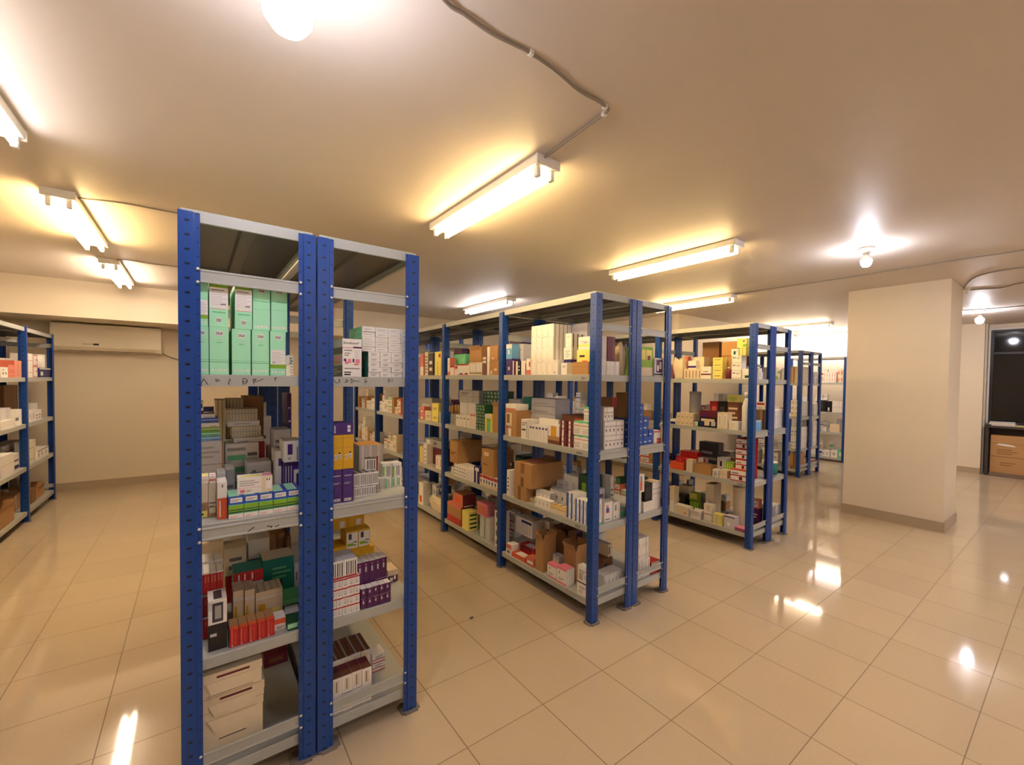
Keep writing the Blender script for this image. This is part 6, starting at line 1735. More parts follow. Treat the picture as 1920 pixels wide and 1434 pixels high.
put('plain_carton',S[48],'x',4.3665,2.4549,0.2432,0.0571,0.0722,0.0689,0,1,1,'plain carton',P[156])
put('banded_carton',S[192],'x',4.3442,2.5592,0.1408,0.1205,0.0927,0.0845,0,2,1,'green banded carton',P[157])
put('storage_carton',S[195],'x',4.3473,2.6883,0.1408,0.1297,0.1285,0.0836,0,2,1,'grey carton',P[157])
put('banded_carton',S[192],'x',4.3593,2.6794,0.2250,0.1020,0.1028,0.0607,0,1,1,'green banded carton',P[158])
put('banded_carton',S[190],'x',4.3313,2.8835,0.1408,0.0449,0.1052,0.1649,0,1,1,'red banded carton',P[156])
put('storage_carton',S[195],'x',4.3433,2.8832,0.3063,0.0341,0.0842,0.0894,0,1,1,'grey carton',P[158])
put('banded_carton',S[192],'x',4.3534,3.0698,0.1408,0.1236,0.1368,0.1364,0,1,1,'green banded carton',P[159])
put('plain_carton',S[48],'x',4.3654,3.0615,0.2778,0.0971,0.1094,0.0654,0,1,1,'plain carton',P[159])
put('printed_carton',S[49],'x',4.3570,3.1828,0.1408,0.0945,0.0835,0.1050,0,2,1,'printed carton',P[160])
put('printed_carton',S[49],'x',4.3690,3.1775,0.2464,0.0738,0.0668,0.0758,0,1,1,'printed carton',P[161])
put('printed_carton',S[49],'x',4.3324,3.2772,0.1408,0.0862,0.1052,0.1687,0,2,1,'printed carton',P[162])
put('cardboard_box',S[193],'x',4.3358,3.4940,0.1408,0.0732,0.1013,0.1286,0,1,1,'brown kraft box',P[159])
put('coloured_carton',S[197],'x',4.3418,3.6030,0.1408,0.1369,0.1047,0.1656,0,1,1,'dark green carton',P[159])
put('cream_carton',S[196],'x',4.3567,3.7361,0.1408,0.1212,0.0968,0.1063,0,1,1,'cream carton',P[159])
put('coloured_carton',S[199],'x',4.3558,3.9280,0.1408,0.0520,0.0927,0.1014,0,1,1,'maroon carton',P[159])
put('cardboard_box',S[193],'x',4.1186,2.2443,0.6008,0.1158,0.0807,0.1662,0,1,1,'brown kraft box',P[143])
put('printed_carton',S[49],'x',4.1248,2.6568,0.6008,0.1025,0.0821,0.0787,0,2,1,'printed carton',P[143])
put('banded_carton',S[47],'x',4.1199,2.7502,0.6008,0.0763,0.0653,0.1522,0,1,1,'blue banded carton',P[143])
put('banded_carton',S[190],'x',4.1253,2.8442,0.6008,0.1036,0.0871,0.1090,0,1,1,'red banded carton',P[143])
put('cardboard_box',S[193],'x',3.9189,3.0481,0.6008,0.0802,0.1082,0.1743,0,1,1,'brown kraft box',P[163])
put('coloured_carton',S[198],'x',3.9156,3.1615,0.6008,0.1386,0.0858,0.1393,0,1,2,'pinkish carton',P[164])
put('cream_carton',S[196],'x',3.9276,3.1517,0.7407,0.1091,0.0687,0.0571,0,1,1,'cream carton',P[164])
put('printed_carton',S[49],'x',3.8954,3.2822,0.6008,0.0949,0.1327,0.0955,0,1,1,'printed carton',P[164])
put('cardboard_box',S[193],'x',3.9232,3.3975,0.6008,0.1276,0.0872,0.0761,0,1,1,'brown kraft box',P[165])
put('coloured_carton',S[46],'x',3.8953,3.5200,0.6008,0.1094,0.0958,0.1272,0,2,1,'navy carton',P[164])
put('storage_carton',S[195],'x',3.9117,3.6251,0.6008,0.0929,0.0897,0.2083,0,1,2,'grey carton',P[164])
put('plain_carton',S[48],'x',3.9042,3.7419,0.6008,0.1326,0.1375,0.1965,0,1,2,'plain carton',P[164])
put('banded_carton',S[47],'x',3.9071,3.8595,0.6008,0.0946,0.1225,0.2092,0,2,1,'blue banded carton',P[166])
put('banded_carton',S[192],'x',3.9089,3.9324,0.6008,0.0432,0.1204,0.1056,0,1,1,'green banded carton',P[164])
put('banded_carton',S[47],'x',3.9209,3.9322,0.7070,0.0327,0.0963,0.0638,0,1,1,'blue banded carton',P[165])
put('cream_carton',S[196],'x',3.9218,4.1037,0.6008,0.0953,0.1085,0.1419,0,1,2,'cream carton',P[167])
put('cream_carton',S[196],'x',3.9338,4.0982,0.7433,0.0745,0.0868,0.0618,0,1,1,'cream carton',P[168])
put('cream_carton',S[196],'x',3.8983,4.2734,0.6008,0.1012,0.0922,0.2122,0,2,1,'cream carton',P[169])
put('cream_carton',S[196],'x',3.9103,4.2674,0.8136,0.0791,0.0737,0.0786,0,1,1,'cream carton',P[170])
put('cream_carton',S[196],'x',3.8992,4.4000,0.6008,0.1441,0.1191,0.2349,0,1,1,'cream carton',P[171])
put('cream_carton',S[196],'x',3.9112,4.3897,0.8363,0.1135,0.0952,0.0583,0,1,1,'cream carton',P[172])
put('cardboard_box',S[193],'x',3.9211,4.5170,0.6008,0.0818,0.1152,0.2200,0,1,1,'brown kraft box',P[173])
put('cream_carton',S[196],'x',3.9331,4.5129,0.8214,0.0636,0.0921,0.0952,0,1,1,'cream carton',P[174])
put('cardboard_box',S[193],'x',3.9133,4.6063,0.6008,0.0889,0.1085,0.0834,0,1,1,'brown kraft box',P[175])
put('banded_carton',S[47],'x',3.9239,4.8014,0.6008,0.1183,0.0891,0.2029,0,2,1,'blue banded carton',P[176])
put('plain_carton',S[48],'x',3.9359,4.7937,0.8043,0.0928,0.0713,0.0936,0,1,1,'plain carton',P[176])
put('printed_carton',S[49],'x',3.9032,4.9044,0.6008,0.0796,0.1395,0.0937,0,1,1,'printed carton',P[176])
put('storage_carton',S[195],'x',3.9159,4.9751,0.6008,0.0538,0.1296,0.2033,0,1,1,'grey carton',P[176])
put('cardboard_box',S[193],'x',4.3555,2.3267,0.6008,0.0933,0.0986,0.1061,0,1,1,'brown kraft box',P[177])
put('banded_carton',S[192],'x',4.3675,2.3214,0.7075,0.0728,0.0789,0.0882,0,1,1,'green banded carton',P[178])
put('storage_carton',S[195],'x',4.3364,2.4381,0.6008,0.1217,0.1399,0.1283,0,2,1,'grey carton',P[178])
put('banded_carton',S[190],'x',4.3484,2.4301,0.7297,0.0955,0.1119,0.0563,0,1,1,'red banded carton',P[178])
put('cream_carton',S[196],'x',4.3565,2.5525,0.6008,0.0991,0.1224,0.1684,0,1,2,'cream carton',P[178])
put('coloured_carton',S[191],'x',4.3685,2.5467,0.7698,0.0775,0.0979,0.0815,0,1,1,'lilac carton',P[178])
put('printed_carton',S[49],'x',4.3343,2.6711,0.6008,0.1301,0.0836,0.1395,0,1,1,'printed carton',P[178])
put('coloured_carton',S[197],'x',4.3463,2.6622,0.7409,0.1023,0.0669,0.0629,0,1,1,'dark green carton',P[178])
put('cardboard_box',S[193],'x',4.3530,2.7869,0.6008,0.0933,0.1258,0.1400,0,1,1,'brown kraft box',P[179])
put('coloured_carton',S[199],'x',4.3486,2.8718,0.6008,0.0685,0.1145,0.1360,0,1,2,'maroon carton',P[178])
put('coloured_carton',S[199],'x',4.3500,3.1557,0.6008,0.1311,0.0801,0.0637,0,1,1,'maroon carton',P[180])
put('banded_carton',S[190],'x',4.3539,3.4691,0.6008,0.1283,0.1049,0.0894,0,1,1,'red banded carton',P[180])
put('coloured_carton',S[189],'x',4.3659,3.4604,0.6908,0.1008,0.0839,0.0777,0,1,1,'dark violet carton',P[180])
put('plain_carton',S[48],'x',4.3284,3.6769,0.6008,0.0949,0.0901,0.1029,0,1,1,'plain carton',P[181])
put('cream_carton',S[196],'x',4.3404,3.6715,0.7043,0.0741,0.0721,0.0622,0,1,1,'cream carton',P[180])
put('plain_carton',S[48],'x',4.3525,3.7976,0.6008,0.1385,0.1355,0.1763,0,1,1,'plain carton',P[182])
put('printed_carton',S[49],'x',4.3645,3.7878,0.7777,0.1090,0.1084,0.0551,0,1,1,'printed carton',P[181])
put('printed_carton',S[49],'x',4.3559,3.9124,0.6008,0.0832,0.1219,0.1690,0,2,1,'printed carton',P[183])
put('cardboard_box',S[193],'x',4.1260,2.0130,1.0708,0.0860,0.0897,0.1857,0,1,1,'brown kraft box',P[142])
put('coloured_carton',S[189],'x',4.1248,2.1325,1.0708,0.1451,0.0868,0.1642,0,2,1,'dark violet carton',P[142])
put('plain_carton',S[48],'x',4.1142,2.8630,1.0708,0.0660,0.0686,0.0720,0,1,1,'plain carton',P[142])
put('cardboard_box',S[193],'x',3.9205,3.1862,1.0708,0.0736,0.0902,0.1208,0,1,1,'brown kraft box',P[184])
put('plain_carton',S[48],'x',3.9325,3.1829,1.1922,0.0571,0.0722,0.0689,0,1,1,'plain carton',P[185])
put('banded_carton',S[192],'x',3.9102,3.2872,1.0708,0.1205,0.0927,0.0998,0,2,1,'green banded carton',P[186])
put('storage_carton',S[195],'x',3.9133,3.4163,1.0708,0.1297,0.1285,0.0986,0,2,1,'grey carton',P[185])
put('banded_carton',S[192],'x',3.9253,3.4074,1.1700,0.1020,0.1028,0.0607,0,1,1,'green banded carton',P[187])
put('banded_carton',S[190],'x',3.9072,3.6355,1.0708,0.0928,0.1052,0.1974,0,1,1,'red banded carton',P[185])
put('cardboard_box',S[193],'x',3.8999,3.7479,1.0708,0.1240,0.0828,0.1059,0,1,1,'brown kraft box',P[188])
put('banded_carton',S[192],'x',3.9119,3.7396,1.1773,0.0974,0.0662,0.0646,0,1,1,'green banded carton',P[189])
put('banded_carton',S[192],'x',3.9096,4.1027,1.0708,0.0933,0.0986,0.1260,0,1,2,'green banded carton',P[190])
put('banded_carton',S[192],'x',3.9024,4.2070,1.0708,0.1075,0.1150,0.0795,0,1,1,'green banded carton',P[191])
put('cream_carton',S[196],'x',3.9144,4.2004,1.1509,0.0842,0.0920,0.0563,0,1,1,'cream carton',P[192])
put('plain_carton',S[48],'x',3.9225,4.3143,1.0708,0.0991,0.1224,0.2016,0,1,2,'plain carton',P[190])
put('banded_carton',S[47],'x',3.9345,4.3085,1.2730,0.0775,0.0979,0.0815,0,1,1,'blue banded carton',P[192])
put('printed_carton',S[49],'x',3.9003,4.4330,1.0708,0.1301,0.0836,0.1666,0,1,1,'printed carton',P[193])
put('cardboard_box',S[193],'x',3.9123,4.4240,1.2380,0.1023,0.0669,0.0629,0,1,1,'brown kraft box',P[192])
put('banded_carton',S[192],'x',3.9154,4.5487,1.0708,0.0933,0.1258,0.1672,0,2,1,'green banded carton',P[194])
put('plain_carton',S[48],'x',3.8956,4.6379,1.0708,0.0771,0.1211,0.0776,0,2,1,'plain carton',P[194])
put('plain_carton',S[48],'x',3.9076,4.6343,1.1490,0.0599,0.0969,0.0819,0,1,1,'plain carton',P[191])
put('printed_carton',S[49],'x',3.9106,4.7187,1.0708,0.0766,0.1385,0.2237,0,1,2,'printed carton',P[195])
put('banded_carton',S[190],'x',3.9092,4.8955,1.0708,0.1444,0.1266,0.2068,0,2,2,'red banded carton',P[192])
put('storage_carton',S[195],'x',3.9212,4.8852,1.2782,0.1137,0.1013,0.0574,0,1,1,'grey carton',P[192])
put('coloured_carton',S[191],'x',4.3446,2.3225,1.0708,0.0850,0.1218,0.1139,0,2,1,'lilac carton',P[196])
put('coloured_carton',S[191],'x',4.3328,2.4027,1.0708,0.0675,0.1396,0.1583,0,1,1,'lilac carton',P[197])
put('coloured_carton',S[199],'x',4.3448,2.4001,1.2297,0.0522,0.1117,0.0823,0,1,1,'maroon carton',P[198])
put('printed_carton',S[49],'x',4.3375,2.4953,1.0708,0.1097,0.1058,0.1150,0,2,1,'printed carton',P[196])
put('printed_carton',S[49],'x',4.3490,2.6193,1.0708,0.1304,0.1240,0.1982,0,1,1,'printed carton',P[197])
put('coloured_carton',S[198],'x',4.3486,2.7456,1.0708,0.1142,0.1127,0.1850,0,1,2,'pinkish carton',P[198])
put('coloured_carton',S[46],'x',4.3333,3.0492,1.0708,0.0823,0.1308,0.0715,0,1,1,'navy carton',P[199])
put('cream_carton',S[196],'x',4.3336,3.2505,1.0708,0.1080,0.1283,0.0730,0,1,1,'cream carton',P[200])
put('cardboard_box',S[193],'x',4.3371,3.3418,1.0708,0.0665,0.0949,0.1149,0,1,1,'brown kraft box',P[199])
put('banded_carton',S[192],'x',4.3491,3.3392,1.1863,0.0514,0.0759,0.0757,0,1,1,'green banded carton',P[201])
put('cream_carton',S[196],'x',4.3308,3.4379,1.0708,0.1176,0.1301,0.0889,0,1,1,'cream carton',P[202])
put('banded_carton',S[192],'x',4.3499,3.7792,1.0708,0.0906,0.1269,0.1398,0,1,1,'green banded carton',P[203])
put('banded_carton',S[192],'x',4.3319,3.9292,1.0708,0.0495,0.1228,0.1620,0,1,1,'green banded carton',P[204])
put('printed_carton',S[49],'x',4.1140,2.0065,1.5458,0.0730,0.0779,0.0731,0,1,1,'printed carton',P[141])
put('coloured_carton',S[191],'x',4.1238,2.0840,1.5458,0.0740,0.0760,0.1272,0,1,1,'lilac carton',P[141])
put('coloured_carton',S[199],'x',4.1112,2.6678,1.5458,0.1078,0.0726,0.1560,0,1,1,'maroon carton',P[141])
put('banded_carton',S[192],'x',4.1232,2.6611,1.7024,0.0845,0.0580,0.0599,0,1,1,'green banded carton',P[141])
put('banded_carton',S[47],'x',4.1074,2.7604,1.5458,0.0694,0.0896,0.0616,0,1,1,'blue banded carton',P[141])
put('coloured_carton',S[194],'x',4.1171,2.8476,1.5458,0.0969,0.0803,0.1925,0,1,2,'yellow carton',P[141])
put('banded_carton',S[192],'x',3.9194,3.0698,1.5458,0.1236,0.1368,0.1628,0,1,1,'green banded carton',P[205])
put('plain_carton',S[48],'x',3.9314,3.0615,1.7092,0.0971,0.1094,0.0654,0,1,1,'plain carton',P[206])
put('printed_carton',S[49],'x',3.9230,3.1828,1.5458,0.0945,0.0835,0.1247,0,2,1,'printed carton',P[207])
put('printed_carton',S[49],'x',3.9350,3.1775,1.6711,0.0738,0.0668,0.0758,0,1,1,'printed carton',P[205])
put('printed_carton',S[49],'x',3.8984,3.2772,1.5458,0.0862,0.1052,0.2020,0,2,1,'printed carton',P[208])
put('cardboard_box',S[193],'x',3.9018,3.4940,1.5458,0.0732,0.1013,0.1533,0,1,1,'brown kraft box',P[206])
put('coloured_carton',S[197],'x',3.9078,3.6030,1.5458,0.1369,0.1047,0.1982,0,1,1,'dark green carton',P[206])
put('cream_carton',S[196],'x',3.9227,3.7361,1.5458,0.1212,0.0968,0.1262,0,1,1,'cream carton',P[206])
put('banded_carton',S[192],'x',3.9004,3.8711,1.5458,0.1407,0.1370,0.1982,0,1,2,'green banded carton',P[208])
put('banded_carton',S[192],'x',3.9124,3.8611,1.7446,0.1108,0.1096,0.0709,0,1,1,'green banded carton',P[209])
put('cardboard_box',S[193],'x',3.9118,4.2037,1.5458,0.1311,0.0801,0.0745,0,1,1,'brown kraft box',P[210])
put('printed_carton',S[49],'x',3.9190,4.3400,1.5458,0.1334,0.0928,0.1968,0,2,1,'printed carton',P[211])
put('banded_carton',S[192],'x',3.9238,4.5662,1.5458,0.0868,0.1060,0.1299,0,1,1,'green banded carton',P[210])
put('storage_carton',S[195],'x',3.9358,4.5616,1.6763,0.0677,0.0848,0.0519,0,1,1,'grey carton',P[210])
put('plain_carton',S[48],'x',3.9019,4.6471,1.5458,0.0670,0.1343,0.1114,0,1,2,'plain carton',P[210])
put('printed_carton',S[49],'x',3.9219,4.9487,1.5458,0.1065,0.1346,0.1747,0,2,1,'printed carton',P[212])
put('coloured_carton',S[191],'x',4.3380,2.3251,1.5458,0.0903,0.0958,0.1056,0,1,2,'lilac carton',P[213])
put('coloured_carton',S[191],'x',4.3577,2.4132,1.5458,0.0779,0.1002,0.1661,0,1,1,'lilac carton',P[214])
put('plain_carton',S[48],'x',4.3483,2.6090,1.5458,0.1433,0.0918,0.1313,0,2,2,'plain carton',P[213])
put('cardboard_box',S[193],'x',4.3465,2.7263,1.5458,0.0834,0.0961,0.1016,0,1,1,'brown kraft box',P[215])
put('cardboard_box',S[193],'x',4.3293,2.8801,1.5458,0.0519,0.0980,0.1071,0,1,1,'brown kraft box',P[214])
put('plain_carton',S[48],'x',4.3413,2.8790,1.6535,0.0397,0.0784,0.0899,0,1,1,'plain carton',P[214])
put('storage_carton',S[195],'x',4.3552,3.0519,1.5458,0.0878,0.0967,0.0922,0,1,1,'grey carton',P[216])
put('coloured_carton',S[198],'x',4.3523,3.2230,1.5458,0.0906,0.1269,0.1698,0,2,1,'pinkish carton',P[216])
put('coloured_carton',S[191],'x',4.3431,3.4076,1.5458,0.1070,0.1252,0.1772,0,1,1,'lilac carton',P[216])
put('cardboard_box',S[193],'x',4.3551,3.4010,1.7236,0.0838,0.1002,0.0690,0,1,1,'brown kraft box',P[216])
put('banded_carton',S[192],'x',4.3357,3.5316,1.5458,0.1331,0.1003,0.1097,0,1,1,'green banded carton',P[217])
put('banded_carton',S[192],'x',4.3321,3.9198,1.5458,0.0684,0.1206,0.1213,0,1,1,'green banded carton',P[218])
put('cream_carton',S[196],'x',4.3441,3.9170,1.6677,0.0529,0.0965,0.0596,0,1,1,'cream carton',P[216])
put('drug_carton',S[274],'y',4.0735,1.9550,1.5458,0.0670,0.0900,0.1033,0,1,1,'white carton beside middle posts',P[219])
put('storage_carton',S[275],'y',4.2060,2.0850,1.5458,0.0140,0.1000,0.2282,0,1,1,'brown carton with green leaf',P[219])
put('drug_carton',S[276],'y',4.0385,1.9450,1.0708,0.1130,0.0800,0.0934,0,1,1,'light blue carton',P[220])
put('slim_carton',S[277],'y',4.4895,1.9550,1.0708,0.1990,0.1100,0.1781,0,4,1,'white upright carton',P[221])
drum('storage_drum',0.0650,0.1196,'t',(4.4970,2.0300,0.6008),'blue drum with white lid, third rack outer end shelf two','drum','w')
put('storage_carton',S[278],'y',4.5040,1.9650,0.1408,0.1700,0.1600,0.1496,0,1,1,'white and grey bin carton',P[222])
put('cream_carton',S[279],'y',4.5540,2.0250,1.5458,0.0700,0.1200,0.1293,0,1,1,'cream carton with lime foot',P[223])
put('cardboard_box',S[280],'x',7.5280,3.0870,1.5258,0.0580,0.2000,0.2680,0,1,1,'brown carton',P[224])
put('cream_carton',S[281],'x',7.5280,3.0115,1.5258,0.0850,0.2000,0.2667,0,3,1,'cream upright carton',P[224])
put('supply_carton',S[282],'x',7.5280,3.1915,1.5258,0.1350,0.2000,0.2435,0,4,3,'white block carton',P[224])
put('supply_carton',S[282],'y',7.8175,2.9700,1.5258,0.1770,0.1400,0.2659,0,4,4,'white block carton',P[225])
put('supply_carton',S[282],'y',8.2125,2.9700,1.5258,0.2090,0.1200,0.1970,0,3,2,'white block carton',P[226])
put('supply_carton',S[283],'x',7.5280,3.0365,0.9858,0.1310,0.1400,0.2632,0,2,3,'white carton pile',P[227])
put('supply_carton',S[282],'y',7.7980,2.9700,0.9858,0.2160,0.1400,0.2440,0,4,1,'white upright carton',P[228])
put('supply_carton',S[282],'y',8.2205,2.9700,0.9858,0.1930,0.1400,0.1999,0,3,1,'white upright carton',P[229])
put('supply_carton',S[284],'x',7.5280,3.0195,0.4608,0.1390,0.1400,0.3566,0,3,2,'white carton',P[230])
put('supply_carton',S[285],'y',7.8050,2.9700,0.4608,0.2020,0.1400,0.3459,0,3,3,'white carton',P[231])
put('supply_carton',S[285],'y',8.2165,2.9700,0.4608,0.2010,0.1400,0.4147,0,2,4,'white carton',P[232])
put('cardboard_box',S[286],'x',7.5280,3.0310,0.1308,0.1320,0.2500,0.2602,0,1,1,'large brown box',P[233])
put('supply_carton',S[285],'y',7.8425,2.9800,0.1308,0.1270,0.1400,0.1593,0,2,2,'white carton',P[234])
put('supply_carton',S[145],'y',8.1945,2.9700,0.1308,0.2450,0.1400,0.0876,0,2,1,'white carton with red top',P[235])
put('plain_carton',S[48],'x',7.5695,3.3586,0.1308,0.1172,0.1002,0.2252,0,1,1,'plain carton',P[236])
put('plain_carton',S[48],'x',7.5520,3.4920,0.1308,0.1418,0.1254,0.0836,0,1,1,'plain carton',P[237])
put('storage_carton',S[195],'x',7.5713,3.6566,0.1308,0.0812,0.1197,0.2207,0,1,2,'grey carton',P[233])
put('plain_carton',S[48],'x',7.5833,3.6526,0.3521,0.0632,0.0958,0.0619,0,1,1,'plain carton',P[238])
put('plain_carton',S[48],'x',7.5768,3.8260,0.1308,0.0682,0.1158,0.2511,0,1,1,'plain carton',P[239])
put('banded_carton',S[190],'x',7.5633,3.9050,0.1308,0.0819,0.1031,0.2549,0,1,1,'red banded carton',P[233])
put('cream_carton',S[196],'x',7.5753,3.9010,0.3863,0.0637,0.0825,0.0277,0,1,1,'cream carton',P[233])
put('banded_carton',S[47],'x',7.5733,3.4244,0.4608,0.0941,0.1332,0.1106,0,1,2,'blue banded carton',P[240])
put('banded_carton',S[47],'x',7.5499,3.6020,0.4608,0.1273,0.1230,0.1769,0,1,2,'blue banded carton',P[241])
put('printed_carton',S[49],'x',7.5554,3.8893,0.4608,0.0685,0.0944,0.2550,0,1,2,'printed carton',P[230])
put('printed_carton',S[49],'x',7.5716,3.3398,0.9858,0.0797,0.1337,0.1360,0,1,1,'printed carton',P[227])
put('cream_carton',S[196],'x',7.5659,3.4896,0.9858,0.1106,0.1300,0.2110,0,1,1,'cream carton',P[227])
put('banded_carton',S[190],'x',7.5728,3.6153,0.9858,0.1328,0.1327,0.2081,0,1,1,'red banded carton',P[227])
put('storage_carton',S[195],'x',7.5688,3.7930,0.9858,0.1083,0.0810,0.0918,0,1,1,'grey carton',P[242])
put('storage_carton',S[195],'x',7.5582,3.8959,0.9858,0.0896,0.1090,0.2133,0,1,1,'grey carton',P[243])
put('banded_carton',S[192],'x',7.5704,3.3515,1.5258,0.1030,0.0915,0.2155,0,1,1,'green banded carton',P[224])
put('cream_carton',S[196],'x',7.5602,3.4646,1.5258,0.1152,0.0998,0.1340,0,1,1,'cream carton',P[244])
put('cream_carton',S[196],'x',7.5505,3.5651,1.5258,0.0777,0.1236,0.0902,0,1,1,'cream carton',P[245])
put('printed_carton',S[49],'x',7.5600,3.7361,1.5258,0.1398,0.1041,0.0977,0,1,1,'printed carton',P[224])
put('banded_carton',S[47],'x',7.5764,3.8669,1.5258,0.1138,0.1236,0.1021,0,1,1,'blue banded carton',P[224])
put('plain_carton',S[48],'x',7.5884,3.8596,1.6285,0.0892,0.0989,0.0822,0,1,1,'plain carton',P[224])
put('supply_carton',S[287],'x',9.7060,3.2820,1.5508,0.2360,0.1600,0.2001,0,5,2,'white carton row',P[246])
put('cream_carton',S[288],'x',9.7060,3.0960,1.5508,0.1000,0.1600,0.2608,0,2,2,'cream printed carton',P[246])
put('storage_carton',S[289],'x',9.7060,3.4190,0.9708,0.1640,0.1200,0.2264,0,1,1,'black bag like carton',P[247])
put('storage_carton',S[290],'x',9.7060,3.2800,0.9708,0.0940,0.1200,0.2111,0,1,1,'black carton with white spot',P[247])
put('supply_carton',S[282],'x',9.7060,3.1320,0.9708,0.1840,0.1200,0.2176,0,5,1,'white upright carton',P[247])
put('flat_carton',S[291],'x',9.7060,3.1675,0.5758,0.1670,0.1400,0.1613,0,1,4,'beige flat carton',P[248])
put('supply_carton',S[292],'x',9.7060,3.3600,0.5758,0.0860,0.1000,0.0917,0,1,2,'white carton',P[248])
put('supply_carton',S[293],'x',9.7060,3.3140,0.0808,0.1340,0.1200,0.1231,0,2,1,'white carton with grey square',P[249])
put('supply_carton',S[294],'x',9.7060,3.1680,0.0808,0.1200,0.1200,0.1422,0,1,1,'white carton with grey patch',P[249])
put('supply_carton',S[295],'x',9.7060,3.0570,0.0808,0.0820,0.1200,0.1672,0,1,1,'green white carton',P[249])
put('printed_carton',S[49],'x',9.9103,3.0570,0.0808,0.0740,0.1265,0.2591,0,1,1,'printed carton',P[250])
put('plain_carton',S[48],'x',9.8912,3.1698,0.0808,0.1436,0.0877,0.1621,0,2,2,'plain carton',P[251])
put('banded_carton',S[192],'x',9.9012,3.2817,0.0808,0.0723,0.0802,0.2463,0,1,1,'green banded carton',P[249])
put('printed_carton',S[49],'x',9.9088,3.3792,0.0808,0.1146,0.1172,0.1240,0,2,1,'printed carton',P[252])
put('banded_carton',S[47],'x',9.8907,3.4760,0.0808,0.0711,0.1204,0.2510,0,1,1,'blue banded carton',P[249])
put('printed_carton',S[49],'x',9.9027,3.4730,0.3324,0.0551,0.0963,0.0585,0,1,1,'printed carton',P[253])
put('plain_carton',S[48],'x',9.9009,3.5711,0.0808,0.1111,0.1217,0.1773,0,1,1,'plain carton',P[254])
put('plain_carton',S[48],'x',9.9129,3.5641,0.2587,0.0871,0.0973,0.0807,0,1,1,'plain carton',P[255])
put('plain_carton',S[48],'x',9.9064,3.6888,0.0808,0.1163,0.1307,0.2129,0,1,1,'plain carton',P[253])
put('banded_carton',S[190],'x',9.9184,3.6813,0.2943,0.0913,0.1045,0.0624,0,1,1,'red banded carton',P[250])
put('banded_carton',S[190],'x',9.9040,3.7956,0.0808,0.0892,0.1107,0.2631,0,2,1,'red banded carton',P[252])
put('banded_carton',S[190],'x',9.9127,3.9101,0.0808,0.1318,0.0989,0.1760,0,1,2,'red banded carton',P[256])
put('banded_carton',S[192],'x',9.8887,3.0561,0.5758,0.0721,0.0813,0.2221,0,1,2,'green banded carton',P[248])
put('banded_carton',S[47],'x',9.9032,3.1499,0.5758,0.1074,0.1179,0.2470,0,2,2,'blue banded carton',P[257])
put('printed_carton',S[49],'x',9.8972,3.3717,0.5758,0.1222,0.1266,0.1811,0,2,1,'printed carton',P[248])
put('banded_carton',S[47],'x',9.9088,3.4930,0.5758,0.1124,0.1261,0.1942,0,1,2,'blue banded carton',P[258])
put('storage_carton',S[195],'x',9.9149,3.7868,0.5758,0.0968,0.1112,0.2881,0,1,1,'grey carton',P[248])
put('banded_carton',S[190],'x',9.8884,3.8991,0.5758,0.1196,0.1112,0.2609,0,2,1,'red banded carton',P[248])
put('plain_carton',S[48],'x',9.9107,3.0921,0.9708,0.1441,0.0894,0.2050,0,1,2,'plain carton',P[259])
put('banded_carton',S[192],'x',9.9010,3.3096,0.9708,0.1249,0.1314,0.1727,0,2,2,'green banded carton',P[247])
put('printed_carton',S[49],'x',9.8949,3.4192,0.9708,0.0862,0.0956,0.2588,0,1,1,'printed carton',P[260])
put('printed_carton',S[49],'x',9.9069,3.4146,1.2302,0.0672,0.0765,0.0801,0,1,1,'printed carton',P[261])
put('banded_carton',S[47],'x',9.8921,3.5363,0.9708,0.1401,0.1160,0.2613,0,1,1,'blue banded carton',P[247])
put('printed_carton',S[49],'x',9.9041,3.5264,1.2327,0.1103,0.0928,0.0665,0,1,1,'printed carton',P[262])
put('banded_carton',S[190],'x',9.9008,3.6501,0.9708,0.0795,0.1147,0.1600,0,1,2,'red banded carton',P[247])
put('printed_carton',S[49],'x',9.9047,3.7313,0.9708,0.0749,0.0998,0.1287,0,1,1,'printed carton',P[263])
put('plain_carton',S[48],'x',9.8880,3.8390,0.9708,0.1324,0.1250,0.2740,0,1,1,'plain carton',P[264])
put('storage_carton',S[195],'x',9.9096,3.1254,1.5508,0.0876,0.0898,0.1615,0,1,2,'grey carton',P[265])
put('storage_carton',S[195],'x',9.9216,3.1208,1.7129,0.0683,0.0718,0.0621,0,1,1,'grey carton',P[266])
put('printed_carton',S[49],'x',9.8987,3.2371,1.5508,0.1277,0.1397,0.1593,0,1,2,'printed carton',P[267])
put('banded_carton',S[190],'x',9.8899,3.4423,1.5508,0.1132,0.0841,0.2104,0,2,1,'red banded carton',P[246])
put('plain_carton',S[48],'x',9.9019,3.4351,1.7618,0.0888,0.0673,0.0525,0,1,1,'plain carton',P[268])
put('plain_carton',S[48],'x',9.9083,3.6617,1.5508,0.1264,0.1365,0.1376,0,2,2,'plain carton',P[269])
put('printed_carton',S[49],'x',9.8885,3.8218,1.5508,0.0680,0.0814,0.2295,0,1,2,'printed carton',P[265])
put('banded_carton',S[192],'x',9.9005,3.8191,1.7809,0.0526,0.0651,0.0930,0,1,1,'green banded carton',P[246])
put('plain_carton',S[48],'x',9.8889,3.8964,1.5508,0.0731,0.1157,0.1615,0,1,1,'plain carton',P[270])
put('plain_carton',S[48],'x',9.9009,3.8932,1.7129,0.0567,0.0926,0.0664,0,1,1,'plain carton',P[271])
put('supply_carton',S[296],'w',-1.3400,7.0115,1.4658,0.1910,0.1200,0.2476,0,2,2,'white upright carton',P[272])
put('supply_carton',S[297],'w',-1.3400,7.2035,1.4658,0.1730,0.1200,0.2438,0,1,2,'pinkish white carton',P[272])
put('supply_carton',S[298],'w',-1.3400,7.5835,1.4658,0.5030,0.1400,0.1057,0,1,1,'dark blue carton',P[272])
